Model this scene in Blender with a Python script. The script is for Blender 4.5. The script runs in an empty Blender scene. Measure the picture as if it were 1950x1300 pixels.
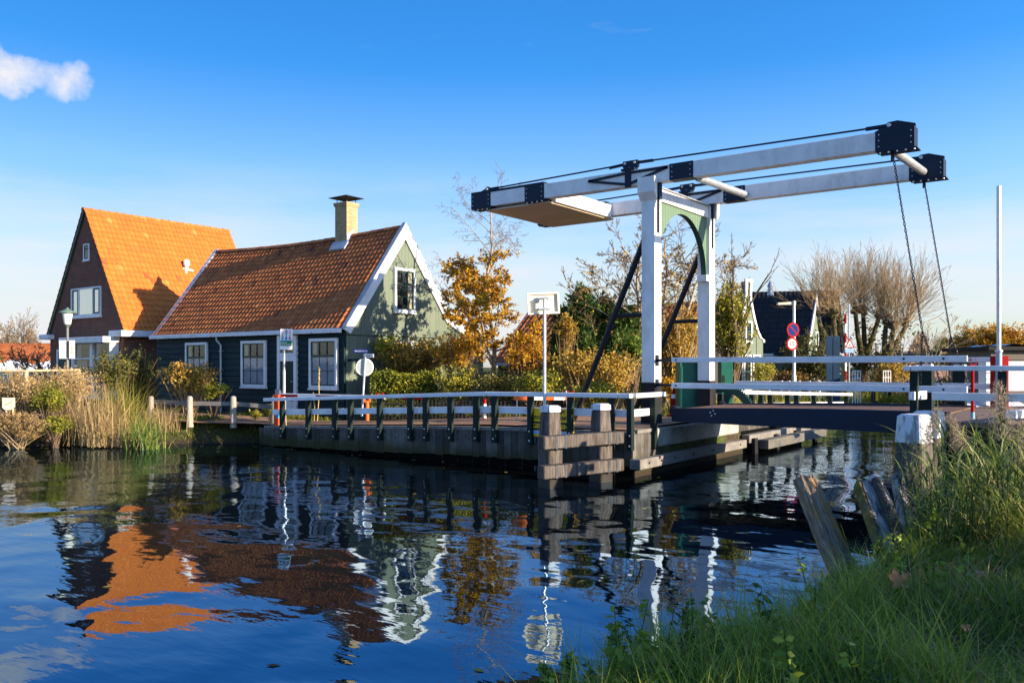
import bpy, bmesh, math, random
import numpy as np
from mathutils import Vector, Matrix

# ---------------------------------------------------------------- camera, world, sun
# World axes: x runs along the drawbridge (towards the photographer's bank), y along the canal, z up, water at z = 0.
SC = bpy.context.scene
COL = SC.collection
EYE = 2.4
YAW = math.radians(36.3)
SR, CR = math.sin(YAW), math.cos(YAW)
RV = np.array([CR, SR, 0.0])        # to the right of the view
FV = np.array([-SR, CR, 0.0])       # along the view
FPX = 1600.0                        # focal length in photo pixels

cam_d = bpy.data.cameras.new('camera')
cam = bpy.data.objects.new('camera', cam_d)
COL.objects.link(cam)
cam.location = (0, 0, EYE)
cam.rotation_euler = (math.pi / 2, 0, YAW)
cam_d.sensor_width = 36
cam_d.lens = FPX / 1950 * 36
cam_d.shift_y = 48 / 1950
cam_d.clip_end = 3000
cam_d.clip_start = 0.05
SC.camera = cam

SUN_EL, SUN_TH = math.radians(14.5), math.radians(7.5)   # elevation, angle from +x towards +y
SV = Vector((math.cos(SUN_EL) * math.cos(SUN_TH), math.cos(SUN_EL) * math.sin(SUN_TH), math.sin(SUN_EL)))
sun_d = bpy.data.lights.new('sun', 'SUN')
sun = bpy.data.objects.new('sun', sun_d)
COL.objects.link(sun)
sun_d.energy = 4.9
sun_d.angle = math.radians(0.5)
sun_d.color = (1.0, 0.83, 0.62)
sun.rotation_euler = SV.to_track_quat('Z', 'Y').to_euler()

SC.view_settings.view_transform = 'Standard'
SC.view_settings.look = 'None'
SC.view_settings.exposure = 1.25
SC.view_settings.gamma = 1.0
SC.render.engine = 'CYCLES'
SC.cycles.max_bounces = 8
SC.cycles.transparent_max_bounces = 12
SC.cycles.use_denoising = True
try:
    SC.cycles.denoiser = 'OPENIMAGEDENOISE'
except Exception:
    pass


class NT:
    """small helper to write node trees"""
    def __init__(s, tree):
        s.t = tree
        s.n = tree.nodes
        s.n.clear()

    def new(s, kind, **kw):
        nd = s.n.new(kind)
        for k, v in kw.items():
            if k.startswith('i_'):
                nd.inputs[k[2:].replace('_', ' ')].default_value = v
            else:
                setattr(nd, k, v)
        return nd

    def link(s, a, b):
        s.t.links.new(a, b)

    def math(s, op, a, b=None, clamp=False):
        nd = s.n.new('ShaderNodeMath')
        nd.operation = op
        nd.use_clamp = clamp
        for i, x in enumerate((a, b)):
            if x is None:
                continue
            if isinstance(x, (int, float)):
                nd.inputs[i].default_value = x
            else:
                s.link(x, nd.inputs[i])
        return nd.outputs[0]

    def vmath(s, op, a, b=None):
        nd = s.n.new('ShaderNodeVectorMath')
        nd.operation = op
        for i, x in enumerate((a, b)):
            if x is None:
                continue
            if isinstance(x, (tuple, list)):
                nd.inputs[i].default_value = x
            else:
                s.link(x, nd.inputs[i])
        return nd.outputs['Value'] if op in ('DOT_PRODUCT', 'LENGTH', 'DISTANCE') else nd.outputs[0]

    def noise(s, vec, scale, detail=4.0, rough=0.55):
        nd = s.n.new('ShaderNodeTexNoise')
        nd.inputs['Scale'].default_value = scale
        nd.inputs['Detail'].default_value = detail
        nd.inputs['Roughness'].default_value = rough
        if vec is not None:
            s.link(vec, nd.inputs['Vector'])
        return nd.outputs['Fac']

    def ramp(s, fac, stops, interp='LINEAR'):
        nd = s.n.new('ShaderNodeValToRGB')
        cr = nd.color_ramp
        cr.interpolation = interp
        while len(cr.elements) < len(stops):
            cr.elements.new(0.5)
        for e, (p, c) in zip(cr.elements, stops):
            e.position = p
            e.color = (*c, 1) if len(c) == 3 else c
        s.link(fac, nd.inputs[0])
        return nd.outputs[0]

    def mix(s, fac, a, b, blend='MIX'):
        nd = s.n.new('ShaderNodeMix')
        nd.data_type = 'RGBA'
        nd.blend_type = blend
        for i, x in ((0, fac), (6, a), (7, b)):
            if isinstance(x, (int, float)):
                nd.inputs[i].default_value = x
            elif isinstance(x, (tuple, list)):
                nd.inputs[i].default_value = (*x, 1) if len(x) == 3 else x
            else:
                s.link(x, nd.inputs[i])
        return nd.outputs[2]


def make_world():
    w = bpy.data.worlds.new('World')
    SC.world = w
    w.use_nodes = True
    nt = NT(w.node_tree)
    sky = nt.new('ShaderNodeTexSky')
    sky.sky_type = 'NISHITA'
    sky.sun_disc = False
    sky.sun_elevation = SUN_EL
    sky.sun_rotation = math.atan2(SV.x, SV.y)
    sky.altitude = 0
    sky.air_density = 1.0
    sky.dust_density = 0.25
    sky.ozone_density = 3.0
    hs = nt.new('ShaderNodeHueSaturation')
    hs.inputs['Value'].default_value = 1.0
    nt.link(sky.outputs[0], hs.inputs['Color'])
    tc = nt.new('ShaderNodeTexCoord')
    d = nt.vmath('NORMALIZE', tc.outputs['Generated'])
    sep = nt.new('ShaderNodeSeparateXYZ')
    nt.link(d, sep.inputs[0])
    # clear autumn air: pale low down, deep blue higher up
    sat = nt.ramp(sep.outputs['Z'], [(0.0, (0.3,) * 3), (0.08, (0.5,) * 3), (0.2, (0.86,) * 3), (0.33, (1.0,) * 3), (0.44, (0.98,) * 3), (0.7, (0.85,) * 3)])
    nt.link(nt.math('MULTIPLY', sat, 1.36), hs.inputs['Saturation'])
    hs.inputs['Hue'].default_value = 0.511
    val = nt.ramp(sep.outputs['Z'], [(0.0, (0.5,) * 3), (0.08, (0.68,) * 3), (0.22, (0.96,) * 3), (1.0, (1.0,) * 3)])
    side = nt.ramp(nt.math('MULTIPLY', sep.outputs['X'], -1.0), [(0.1, (1.2,) * 3), (0.55, (1.0,) * 3), (0.9, (0.74,) * 3)])
    nt.link(nt.math('MULTIPLY', val, side), hs.inputs['Value'])
    # one small cumulus low in the west and thin streaks of cloud just above the horizon
    c = np.array([-0.868, 0.403, 0.289]); c /= np.linalg.norm(c)
    e1 = np.array([0.42, 0.907, 0.0]); e1 /= np.linalg.norm(e1)
    e2 = np.cross(c, e1); e2 = e2 if e2[2] > 0 else -e2
    wn = nt.new('ShaderNodeTexNoise'); wn.inputs['Scale'].default_value = 14; wn.inputs['Detail'].default_value = 5
    nt.link(d, wn.inputs['Vector'])
    off = nt.vmath('SCALE', nt.vmath('SUBTRACT', wn.outputs['Color'], (0.5, 0.5, 0.5)))
    off.node.inputs['Scale'].default_value = 0.07
    dw = nt.vmath('ADD', d, off)
    rel = nt.vmath('SUBTRACT', dw, tuple(c))
    a1 = nt.vmath('DOT_PRODUCT', rel, tuple(e1))
    a2 = nt.vmath('DOT_PRODUCT', rel, tuple(e2))

    def blob(u0, v0, ru, rv):
        x = nt.math('DIVIDE', nt.math('SUBTRACT', a1, u0), ru)
        y = nt.math('DIVIDE', nt.math('SUBTRACT', a2, v0), rv)
        r2 = nt.math('ADD', nt.math('MULTIPLY', x, x), nt.math('MULTIPLY', y, y))
        return nt.math('SUBTRACT', 1.0, r2, clamp=True)
    m = nt.math('MAXIMUM', blob(0.012, -0.003, 0.036, 0.024), blob(-0.032, 0.003, 0.074, 0.018))
    fine = nt.noise(d, 34, 7, 0.62)
    big = nt.noise(d, 11, 5, 0.6)
    edge = nt.math('MULTIPLY', m, 3.0, clamp=True)
    m = nt.math('ADD', m, nt.math('MULTIPLY', nt.math('SUBTRACT', fine, 0.5), 1.9))
    m = nt.math('ADD', m, nt.math('MULTIPLY', nt.math('SUBTRACT', big, 0.5), 1.1))
    m = nt.math('MULTIPLY', nt.math('ADD', m, -0.08), 0.95, clamp=True)
    m = nt.math('MULTIPLY', m, edge)
    mp = nt.new('ShaderNodeMapping')
    mp.inputs['Scale'].default_value = (2.2, 2.2, 15)
    nt.link(d, mp.inputs['Vector'])
    st = nt.noise(mp.outputs[0], 1.4, 6, 0.6)
    st = nt.ramp(st, [(0.40, (0, 0, 0)), (0.66, (1, 1, 1))])
    band = nt.ramp(sep.outputs['Z'], [(0.0, (0.9, 0.9, 0.9)), (0.06, (0.9, 0.9, 0.9)), (0.15, (0.4, 0.4, 0.4)), (0.24, (0, 0, 0))])
    st = nt.math('MULTIPLY', st, band)
    wis = nt.noise(mp.outputs[0], 3.2, 6, 0.6)
    hi = nt.ramp(sep.outputs['Z'], [(0.34, (0, 0, 0)), (0.42, (0.3, 0.3, 0.3))])
    wis = nt.math('MULTIPLY', nt.ramp(wis, [(0.62, (0, 0, 0)), (0.78, (1, 1, 1))]), hi)
    cl = nt.math('MAXIMUM', m, nt.math('MAXIMUM', st, wis))
    colr = nt.mix(cl, hs.outputs[0], (3.1, 3.08, 3.25))
    bg = nt.new('ShaderNodeBackground')
    bg.inputs['Strength'].default_value = 0.122
    nt.link(colr, bg.inputs['Color'])
    out = nt.new('ShaderNodeOutputWorld')
    nt.link(bg.outputs[0], out.inputs[0])


make_world()

# ---------------------------------------------------------------- places (photo pixel + depth or plane -> metres)


def at(px, py, depth):
    p = RV * ((px - 975) / FPX * depth) + FV * depth
    return np.array([p[0], p[1], EYE + (698 - py) / FPX * depth])


def depth_y(px, y0):
    return y0 / ((px - 975) / FPX * SR + CR)


def depth_x(px, x0):
    return x0 / ((px - 975) / FPX * CR - SR)


def on_y(px, py, y0):
    return at(px, py, depth_y(px, y0))


def on_x(px, py, x0):
    return at(px, py, depth_x(px, x0))


def on_z(px, py, z0):
    return at(px, py, (EYE - z0) * FPX / (py - 698))


# ---------------------------------------------------------------- materials
MATS = {}


def principled(nt, rough=0.6, metallic=0.0, spec=0.5):
    b = nt.new('ShaderNodeBsdfPrincipled')
    b.inputs['Roughness'].default_value = rough
    b.inputs['Metallic'].default_value = metallic
    b.inputs['Specular IOR Level'].default_value = spec
    o = nt.new('ShaderNodeOutputMaterial')
    nt.link(b.outputs[0], o.inputs[0])
    return b


def mat(name, col, rough=0.6, var=0.18, scale=5.0, bump=0.0, bscale=40.0, metallic=0.0, spec=0.3,
        stain=None, stain_scale=1.2, stain_amt=0.5, stretch=None, rot=None, thr=(0.48, 0.68)):
    """painted / weathered surface: two noises vary the colour, an optional stain of another colour, an optional bump"""
    if name in MATS:
        return MATS[name]
    m = bpy.data.materials.new(name)
    m.use_nodes = True
    nt = NT(m.node_tree)
    b = principled(nt, rough, metallic, spec)
    tc = nt.new('ShaderNodeTexCoord')
    mp = nt.new('ShaderNodeMapping')
    nt.link(tc.outputs['Object'], mp.inputs['Vector'])
    if stretch:
        mp.inputs['Scale'].default_value = stretch
    if rot:
        mp.inputs['Rotation'].default_value = rot
    v = mp.outputs[0]
    n1 = nt.noise(v, scale, 5)
    lo = tuple(max(0, c * (1 - var)) for c in col)
    hi = tuple(min(1, c * (1 + var)) for c in col)
    c1 = nt.ramp(n1, [(0.3, lo), (0.7, hi)])
    if stain:
        n2 = nt.noise(v, stain_scale, 6, 0.65)
        f = nt.math('MULTIPLY', nt.ramp(n2, [(thr[0], (0, 0, 0)), (thr[1], (1, 1, 1))]), stain_amt)
        c1 = nt.mix(f, c1, stain)
    nt.link(c1, b.inputs['Base Color'])
    if bump:
        bp = nt.new('ShaderNodeBump')
        bp.inputs['Strength'].default_value = 1.0
        bp.inputs['Distance'].default_value = bump
        nt.link(nt.noise(v, bscale, 4), bp.inputs['Height'])
        nt.link(bp.outputs[0], b.inputs['Normal'])
    rr = nt.ramp(n1, [(0.3, (rough * 0.85,) * 3), (0.7, (min(1, rough * 1.15),) * 3)])
    nt.link(rr, b.inputs['Roughness'])
    MATS[name] = m
    return m


def tone_mat(name, stops, rough=0.6, trans=0.0, spec=0.25, noise=0.25, nscale=3.0, bump=0.0, bscale=60, wet=None):
    """colour from a per-face random value ('tone'), for leaves, blades, tiles and planks"""
    if name in MATS:
        return MATS[name]
    m = bpy.data.materials.new(name)
    m.use_nodes = True
    nt = NT(m.node_tree)
    b = principled(nt, rough, 0, spec)
    at_ = nt.new('ShaderNodeAttribute')
    at_.attribute_name = 'tone'
    tc = nt.new('ShaderNodeTexCoord')
    n = nt.noise(tc.outputs['Object'], nscale, 4)
    f = nt.math('ADD', at_.outputs['Fac'], nt.math('MULTIPLY', nt.math('SUBTRACT', n, 0.5), noise * 2), clamp=True)
    c = nt.ramp(f, stops)
    if wet:                             # slime line: dark algae up to a ragged height above the water
        g = nt.new('ShaderNodeNewGeometry')
        sp = nt.new('ShaderNodeSeparateXYZ')
        nt.link(g.outputs['Position'], sp.inputs[0])
        hz = nt.math('ADD', sp.outputs[2], nt.math('MULTIPLY', nt.math('SUBTRACT', nt.noise(g.outputs['Position'], 3.5, 5, 0.7), 0.5), 0.45))
        wf = nt.ramp(hz, [(wet[0], (1, 1, 1)), (wet[1], (0, 0, 0))])
        c = nt.mix(nt.math('MULTIPLY', wf, 0.85), c, wet[2])
    nt.link(c, b.inputs['Base Color'])
    if bump:
        bp = nt.new('ShaderNodeBump')
        bp.inputs['Distance'].default_value = bump
        nt.link(nt.noise(tc.outputs['Object'], bscale, 4), bp.inputs['Height'])
        nt.link(bp.outputs[0], b.inputs['Normal'])
    if trans:
        t = nt.new('ShaderNodeBsdfTranslucent')
        nt.link(c, t.inputs[0])
        mx = nt.new('ShaderNodeMixShader')
        mx.inputs[0].default_value = trans
        nt.link(b.outputs[0], mx.inputs[1])
        nt.link(t.outputs[0], mx.inputs[2])
        out = [x for x in nt.n if x.type == 'OUTPUT_MATERIAL'][0]
        nt.link(mx.outputs[0], out.inputs[0])
    MATS[name] = m
    return m


def brick_mat(name, c1, c2, mortar, bw=0.22, bh=0.065, rough=0.85, msize=0.012):
    m = bpy.data.materials.new(name)
    m.use_nodes = True
    nt = NT(m.node_tree)
    b = principled(nt, rough, 0, 0.2)
    g = nt.new('ShaderNodeNewGeometry')
    sp = nt.new('ShaderNodeSeparateXYZ')
    nt.link(g.outputs['Position'], sp.inputs[0])
    cb = nt.new('ShaderNodeCombineXYZ')
    nt.link(nt.math('ADD', sp.outputs[0], sp.outputs[1]), cb.inputs[0])
    nt.link(sp.outputs[2], cb.inputs[1])
    br = nt.new('ShaderNodeTexBrick')
    br.inputs['Scale'].default_value = 1.0
    br.inputs['Brick Width'].default_value = bw
    br.inputs['Row Height'].default_value = bh
    br.inputs['Mortar Size'].default_value = msize * 0.5
    br.inputs['Mortar Smooth'].default_value = 0.2
    br.inputs['Color1'].default_value = (*c1, 1)
    br.inputs['Color2'].default_value = (*c2, 1)
    br.inputs['Mortar'].default_value = (*mortar, 1)
    br.offset = 0.5
    nt.link(cb.outputs[0], br.inputs['Vector'])
    n = nt.noise(g.outputs['Position'], 2.5, 5)
    c = nt.mix(0.45, br.outputs['Color'], nt.ramp(n, [(0.3, (0.35, 0.35, 0.35)), (0.7, (1, 1, 1))]), 'MULTIPLY')
    nt.link(c, b.inputs['Base Color'])
    bp = nt.new('ShaderNodeBump')
    bp.inputs['Distance'].default_value = 0.006
    bp.invert = True
    nt.link(br.outputs['Fac'], bp.inputs['Height'])
    nt.link(bp.outputs[0], b.inputs['Normal'])
    MATS[name] = m
    return m


def glass_mat(name, tint=(0.02, 0.025, 0.03), see=0.6):
    if name in MATS:
        return MATS[name]
    m = bpy.data.materials.new(name)
    m.use_nodes = True
    nt = NT(m.node_tree)
    g = nt.new('ShaderNodeBsdfGlossy')
    g.inputs['Roughness'].default_value = 0.02
    t = nt.new('ShaderNodeBsdfTransparent')
    t.inputs[0].default_value = (0.85, 0.88, 0.88, 1)
    fr = nt.new('ShaderNodeFresnel')
    fr.inputs['IOR'].default_value = 1.7
    tc = nt.new('ShaderNodeTexCoord')
    bp = nt.new('ShaderNodeBump')
    bp.inputs['Distance'].default_value = 0.004
    nt.link(nt.noise(tc.outputs['Object'], 2.2, 2), bp.inputs['Height'])
    nt.link(bp.outputs[0], g.inputs['Normal'])
    gm = nt.new('ShaderNodeNewGeometry')
    front = nt.math('SUBTRACT', 1.0, gm.outputs['Backfacing'])
    f = nt.math('MULTIPLY', front, nt.math('ADD', fr.outputs[0], max(0, 0.62 - see), clamp=True))
    mx = nt.new('ShaderNodeMixShader')
    nt.link(f, mx.inputs[0])
    nt.link(t.outputs[0], mx.inputs[1])
    nt.link(g.outputs[0], mx.inputs[2])
    o = nt.new('ShaderNodeOutputMaterial')
    nt.link(mx.outputs[0], o.inputs[0])
    MATS[name] = m
    return m


WHITE = mat('white_paint', (0.76, 0.76, 0.75), 0.5, 0.07, 3, bump=0.002, bscale=30, stain=(0.42, 0.40, 0.36), stain_amt=0.4, stain_scale=3.5, stretch=(1, 1, 0.5))
WHITE_BOARD = mat('white_board_paint', (0.78, 0.78, 0.76), 0.5, 0.06, 4, stain=(0.45, 0.45, 0.4), stain_amt=0.3, stain_scale=3)
RAIL_WHITE = mat('rail_white', (0.74, 0.75, 0.76), 0.5, 0.08, 3, bump=0.002, bscale=25, stain=(0.38, 0.4, 0.38), stain_amt=0.35, stain_scale=2.2)
NAVY = mat('navy_steel', (0.004, 0.015, 0.036), 0.5, 0.2, 4, spec=0.25)
BLACK = mat('black_steel', (0.008, 0.009, 0.014), 0.45, 0.2, 5, spec=0.3)
PLINTH = mat('tarred_plinth', (0.014, 0.012, 0.013), 0.7, 0.3, 4, spec=0.2, stain=(0.05, 0.04, 0.04), stain_amt=0.5)
POST_GREEN = mat('post_green', (0.006, 0.017, 0.015), 0.6, 0.25, 6, spec=0.2, bump=0.002, bscale=30, stain=(0.018, 0.024, 0.016), stain_amt=0.5)
WALL_TEAL = mat('teal_clapboard', (0.005, 0.021, 0.025), 0.6, 0.22, 3, bump=0.0015, bscale=18, spec=0.18, stretch=(0.4, 0.4, 3))
GABLE_GREEN = mat('gable_green', (0.14, 0.172, 0.125), 0.75, 0.07, 2.2, bump=0.002, bscale=26, stretch=(3, 3, 0.4), stain=(0.10, 0.13, 0.095), stain_amt=0.5)
ARCH_GREEN = mat('arch_green', (0.12, 0.19, 0.125), 0.55, 0.06, 2, stretch=(3, 3, 0.6))
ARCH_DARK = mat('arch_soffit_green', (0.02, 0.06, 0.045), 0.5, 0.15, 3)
SASH_GREEN = mat('sash_green', (0.03, 0.075, 0.055), 0.45, 0.15, 6)
DOOR_GREEN = mat('door_green', (0.016, 0.035, 0.025), 0.5, 0.25, 5)
MACHINE_GREEN = mat('machine_green', (0.012, 0.11, 0.075), 0.4, 0.15, 3)
ZINC = mat('zinc', (0.42, 0.44, 0.46), 0.45, 0.15, 6, metallic=0.5)
GALV = mat('galvanised_steel', (0.5, 0.53, 0.56), 0.4, 0.12, 8, metallic=0.6)
LEAD = mat('lead_flashing', (0.33, 0.37, 0.42), 0.55, 0.2, 6)
RED = mat('signal_red', (0.30, 0.008, 0.010), 0.7, 0.12, 4, spec=0.08)
ORANGE = mat('barrier_orange', (0.75, 0.14, 0.02), 0.5, 0.1, 4)
YELLOW = mat('sign_yellow', (0.92, 0.52, 0.008), 0.5, 0.06, 4)
BLUE = mat('sign_blue', (0.012, 0.035, 0.24), 0.7, 0.08, 4, spec=0.08)
INK = mat('sign_black', (0.012, 0.012, 0.014), 0.5, 0.1, 6)
SIGN_WHITE = mat('sign_white', (0.82, 0.82, 0.8), 0.5, 0.04, 5)
CURTAIN = mat('curtain_lace', (0.5, 0.53, 0.6), 0.9, 0.2, 9, stretch=(3, 3, 0.4))
CURTAIN_WARM = mat('curtain_linen', (0.62, 0.5, 0.33), 0.9, 0.15, 8, stretch=(4, 4, 0.3))
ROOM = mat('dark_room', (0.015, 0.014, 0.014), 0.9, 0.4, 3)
GLASS = glass_mat('window_glass')
CONCRETE = mat('concrete', (0.36, 0.35, 0.31), 0.85, 0.16, 3, bump=0.006, bscale=22, stain=(0.13, 0.14, 0.08), stain_amt=0.7, stain_scale=1.6)
OLDWOOD = mat('old_grey_wood', (0.19, 0.175, 0.155), 0.85, 0.3, 5, bump=0.006, bscale=16, stretch=(1, 1, 1), stain=(0.12, 0.11, 0.09), stain_amt=0.6, stain_scale=3)
BARK = mat('bark', (0.11, 0.085, 0.06), 0.9, 0.35, 14, bump=0.01, bscale=24)
BARK_PALE = mat('pale_bark', (0.33, 0.27, 0.2), 0.85, 0.3, 10, bump=0.006, bscale=24)
TWIG = mat('twig_brown', (0.17, 0.115, 0.07), 0.9, 0.3, 6)
TWIG_PALE = mat('twig_tan', (0.34, 0.24, 0.13), 0.9, 0.3, 3)
BRICK_DARK = brick_mat('dark_brick', (0.25, 0.095, 0.058), (0.16, 0.07, 0.05), (0.27, 0.2, 0.15))
BRICK_YELLOW = brick_mat('yellow_brick', (0.5, 0.36, 0.17), (0.38, 0.26, 0.12), (0.5, 0.44, 0.34), 0.2, 0.06)

TILE_ORANGE = tone_mat('orange_tile', [(0.0, (0.2, 0.055, 0.03)), (0.2, (0.44, 0.12, 0.026)), (0.6, (0.53, 0.155, 0.026)), (1.0, (0.6, 0.23, 0.06))], 0.62, noise=0.16, nscale=2.5, bump=0.003)
TILE_BROWN = tone_mat('brown_tile', [(0.0, (0.10, 0.036, 0.02)), (0.4, (0.34, 0.105, 0.034)), (0.75, (0.46, 0.155, 0.045)), (1.0, (0.5, 0.22, 0.08))], 0.6, noise=0.2, nscale=1.2, bump=0.003)
TILE_BLACK = tone_mat('black_tile', [(0.0, (0.010, 0.010, 0.012)), (1.0, (0.035, 0.034, 0.036))], 0.5, spec=0.2, bump=0.002)
QUAY_PLANK = tone_mat('quay_plank', [(0.0, (0.022, 0.021, 0.019)), (0.5, (0.078, 0.072, 0.064)), (0.85, (0.16, 0.148, 0.13)), (1.0, (0.16, 0.12, 0.035))], 0.9, spec=0.12, noise=0.42, nscale=2.6, bump=0.008, bscale=18, wet=(0.22, 0.5, (0.045, 0.04, 0.012)))

LEAF_GOLD = tone_mat('leaf_gold', [(0.0, (0.10, 0.04, 0.012)), (0.35, (0.32, 0.13, 0.014)), (0.7, (0.58, 0.32, 0.018)), (1.0, (0.7, 0.5, 0.04))], 0.55, 0.35, nscale=0.9)
LEAF_LIME = tone_mat('leaf_yellow_green', [(0.0, (0.05, 0.075, 0.012)), (0.35, (0.15, 0.18, 0.02)), (0.7, (0.36, 0.33, 0.03)), (1.0, (0.55, 0.45, 0.07))], 0.55, 0.3, nscale=0.8)
LEAF_RUST = tone_mat('leaf_rust', [(0.0, (0.10, 0.055, 0.02)), (0.4, (0.30, 0.17, 0.03)), (0.7, (0.50, 0.33, 0.045)), (1.0, (0.60, 0.46, 0.12))], 0.6, 0.3, nscale=0.8)
LEAF_DARK = tone_mat('needle_dark', [(0.0, (0.018, 0.045, 0.016)), (0.5, (0.085, 0.16, 0.035)), (1.0, (0.30, 0.36, 0.07))], 0.6, 0.35, nscale=1.2)
LEAF_GREEN = tone_mat('leaf_green', [(0.0, (0.035, 0.07, 0.010)), (0.5, (0.12, 0.20, 0.022)), (1.0, (0.30, 0.40, 0.05))], 0.5, 0.3, nscale=1.5)
LEAF_OLIVE = tone_mat('leaf_olive', [(0.0, (0.03, 0.04, 0.01)), (0.5, (0.11, 0.11, 0.025)), (1.0, (0.3, 0.25, 0.05))], 0.55, 0.3, nscale=1.0)
DRY_TAN = tone_mat('dry_stem', [(0.0, (0.22, 0.13, 0.05)), (0.5, (0.42, 0.29, 0.12)), (1.0, (0.6, 0.46, 0.24))], 0.7, 0.25, nscale=0.7)
REED_GREEN = tone_mat('reed_blade', [(0.0, (0.05, 0.09, 0.02)), (0.5, (0.15, 0.23, 0.04)), (0.8, (0.34, 0.36, 0.1)), (1.0, (0.5, 0.42, 0.2))], 0.45, 0.35, nscale=1.0)
GRASS = tone_mat('grass_blade', [(0.0, (0.055, 0.08, 0.010)), (0.45, (0.19, 0.26, 0.022)), (0.8, (0.38, 0.45, 0.05)), (1.0, (0.58, 0.48, 0.18))], 0.5, 0.4, nscale=0.8)
GRASS_SUN = tone_mat('verge_grass', [(0.0, (0.06, 0.09, 0.012)), (0.5, (0.18, 0.2, 0.02)), (1.0, (0.4, 0.34, 0.07))], 0.55, 0.3, nscale=0.8)
PLUME = tone_mat('reed_plume', [(0.0, (0.2, 0.15, 0.11)), (0.5, (0.38, 0.3, 0.22)), (1.0, (0.58, 0.48, 0.36))], 0.8, 0.35)

# ---------------------------------------------------------------- mesh helpers
ORIGIN = {}


def nrm(v):
    v = np.asarray(v, float)
    return v / (np.linalg.norm(v) + 1e-12)


class MB:
    """collects boxes, beams, tubes and prisms (world metres) into ONE mesh object"""
    def __init__(s):
        s.v = []
        s.f = []
        s.mi = []

    def add(s, vs, fs, mi=0):
        o = len(s.v)
        s.v.extend([tuple(map(float, x)) for x in vs])
        s.f.extend([tuple(i + o for i in f) for f in fs])
        s.mi.extend([mi] * len(fs))
        return s

    def obox(s, c, ax, ay, az, mi=0):
        c, ax, ay, az = (np.asarray(x, float) for x in (c, ax, ay, az))
        vs = [c + i * ax + j * ay + k * az for k in (-1, 1) for j in (-1, 1) for i in (-1, 1)]
        return s.add(vs, [(0, 2, 3, 1), (4, 5, 7, 6), (0, 1, 5, 4), (2, 6, 7, 3), (0, 4, 6, 2), (1, 3, 7, 5)], mi)

    def box(s, x0, x1, y0, y1, z0, z1, mi=0):
        return s.obox(((x0 + x1) / 2, (y0 + y1) / 2, (z0 + z1) / 2), ((x1 - x0) / 2, 0, 0), (0, (y1 - y0) / 2, 0), (0, 0, (z1 - z0) / 2), mi)

    def beam(s, a, b, w, h, up=(0, 0, 1), mi=0):
        a, b = np.asarray(a, float), np.asarray(b, float)
        d = nrm(b - a)
        sd = nrm(np.cross(d, up))
        u = np.cross(sd, d)
        return s.obox((a + b) / 2, (b - a) / 2, sd * w / 2, u * h / 2, mi)

    def tube(s, pts, rs, n=6, mi=0, cap=True):
        pts = [np.asarray(p, float) for p in pts]
        if np.isscalar(rs):
            rs = [rs] * len(pts)
        vs = []
        ref = None
        for i, p in enumerate(pts):
            d = nrm(pts[min(i + 1, len(pts) - 1)] - pts[max(i - 1, 0)])
            if ref is None:
                ref = nrm(np.cross(d, (0.31, 0.17, 0.93) if abs(d[2]) < 0.9 else (1, 0.2, 0)))
            ref = nrm(ref - d * np.dot(ref, d))
            b = np.cross(d, ref)
            for k in range(n):
                t = 2 * math.pi * k / n
                vs.append(p + (ref * math.cos(t) + b * math.sin(t)) * rs[i])
        fs = []
        for i in range(len(pts) - 1):
            for k in range(n):
                k2 = (k + 1) % n
                fs.append((i * n + k, i * n + k2, (i + 1) * n + k2, (i + 1) * n + k))
        if cap:
            fs.append(tuple(range(n))[::-1])
            fs.append(tuple((len(pts) - 1) * n + k for k in range(n)))
        return s.add(vs, fs, mi)

    def cyl(s, a, b, r, n=12, mi=0, r2=None):
        return s.tube([a, b], [r, r if r2 is None else r2], n, mi)

    def prism(s, poly, vec, mi=0):
        poly = [np.asarray(p, float) for p in poly]
        vec = np.asarray(vec, float)
        n = len(poly)
        vs = poly + [p + vec for p in poly]
        fs = [tuple(range(n)), tuple(range(2 * n - 1, n - 1, -1))]
        fs += [(i, i + n, (i + 1) % n + n, (i + 1) % n) for i in range(n)]
        return s.add(vs, fs, mi)

    def lathe(s, c, prof, n=16, mi=0):
        c = np.asarray(c, float)
        pts = [c + np.array([0, 0, z]) for r, z in prof]
        vs = []
        for (r, z), p in zip(prof, pts):
            for k in range(n):
                t = 2 * math.pi * k / n
                vs.append(p + np.array([math.cos(t), math.sin(t), 0]) * r)
        fs = []
        for i in range(len(prof) - 1):
            for k in range(n):
                k2 = (k + 1) % n
                fs.append((i * n + k, i * n + k2, (i + 1) * n + k2, (i + 1) * n + k))
        fs.append(tuple(range(n))[::-1])
        fs.append(tuple((len(prof) - 1) * n + k for k in range(n)))
        return s.add(vs, fs, mi)

    def build(s, name, mats, parent=None, smooth=False, bevel=0.0):
        me = bpy.data.meshes.new(name)
        o0 = ORIGIN.get(parent.name, np.zeros(3)) if parent else np.zeros(3)
        vs = [tuple(np.asarray(v) - o0) for v in s.v]
        me.from_pydata(vs, [], s.f)
        for m in (mats if isinstance(mats, (list, tuple)) else [mats]):
            me.materials.append(m)
        me.polygons.foreach_set('material_index', s.mi)
        bm = bmesh.new()
        bm.from_mesh(me)
        bmesh.ops.recalc_face_normals(bm, faces=bm.faces)
        bm.to_mesh(me)
        bm.free()
        if smooth:
            me.polygons.foreach_set('use_smooth', [True] * len(me.polygons))
        ob = bpy.data.objects.new(name, me)
        COL.objects.link(ob)
        if parent:
            ob.parent = parent
            ORIGIN[ob.name] = o0
        if smooth:
            try:
                me.set_sharp_from_angle(angle=math.radians(40))
            except Exception:
                pass
        if bevel:
            md = ob.modifiers.new('bevel', 'BEVEL')
            md.width = bevel
            md.segments = 1
            md.limit_method = 'ANGLE'
        return ob


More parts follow.
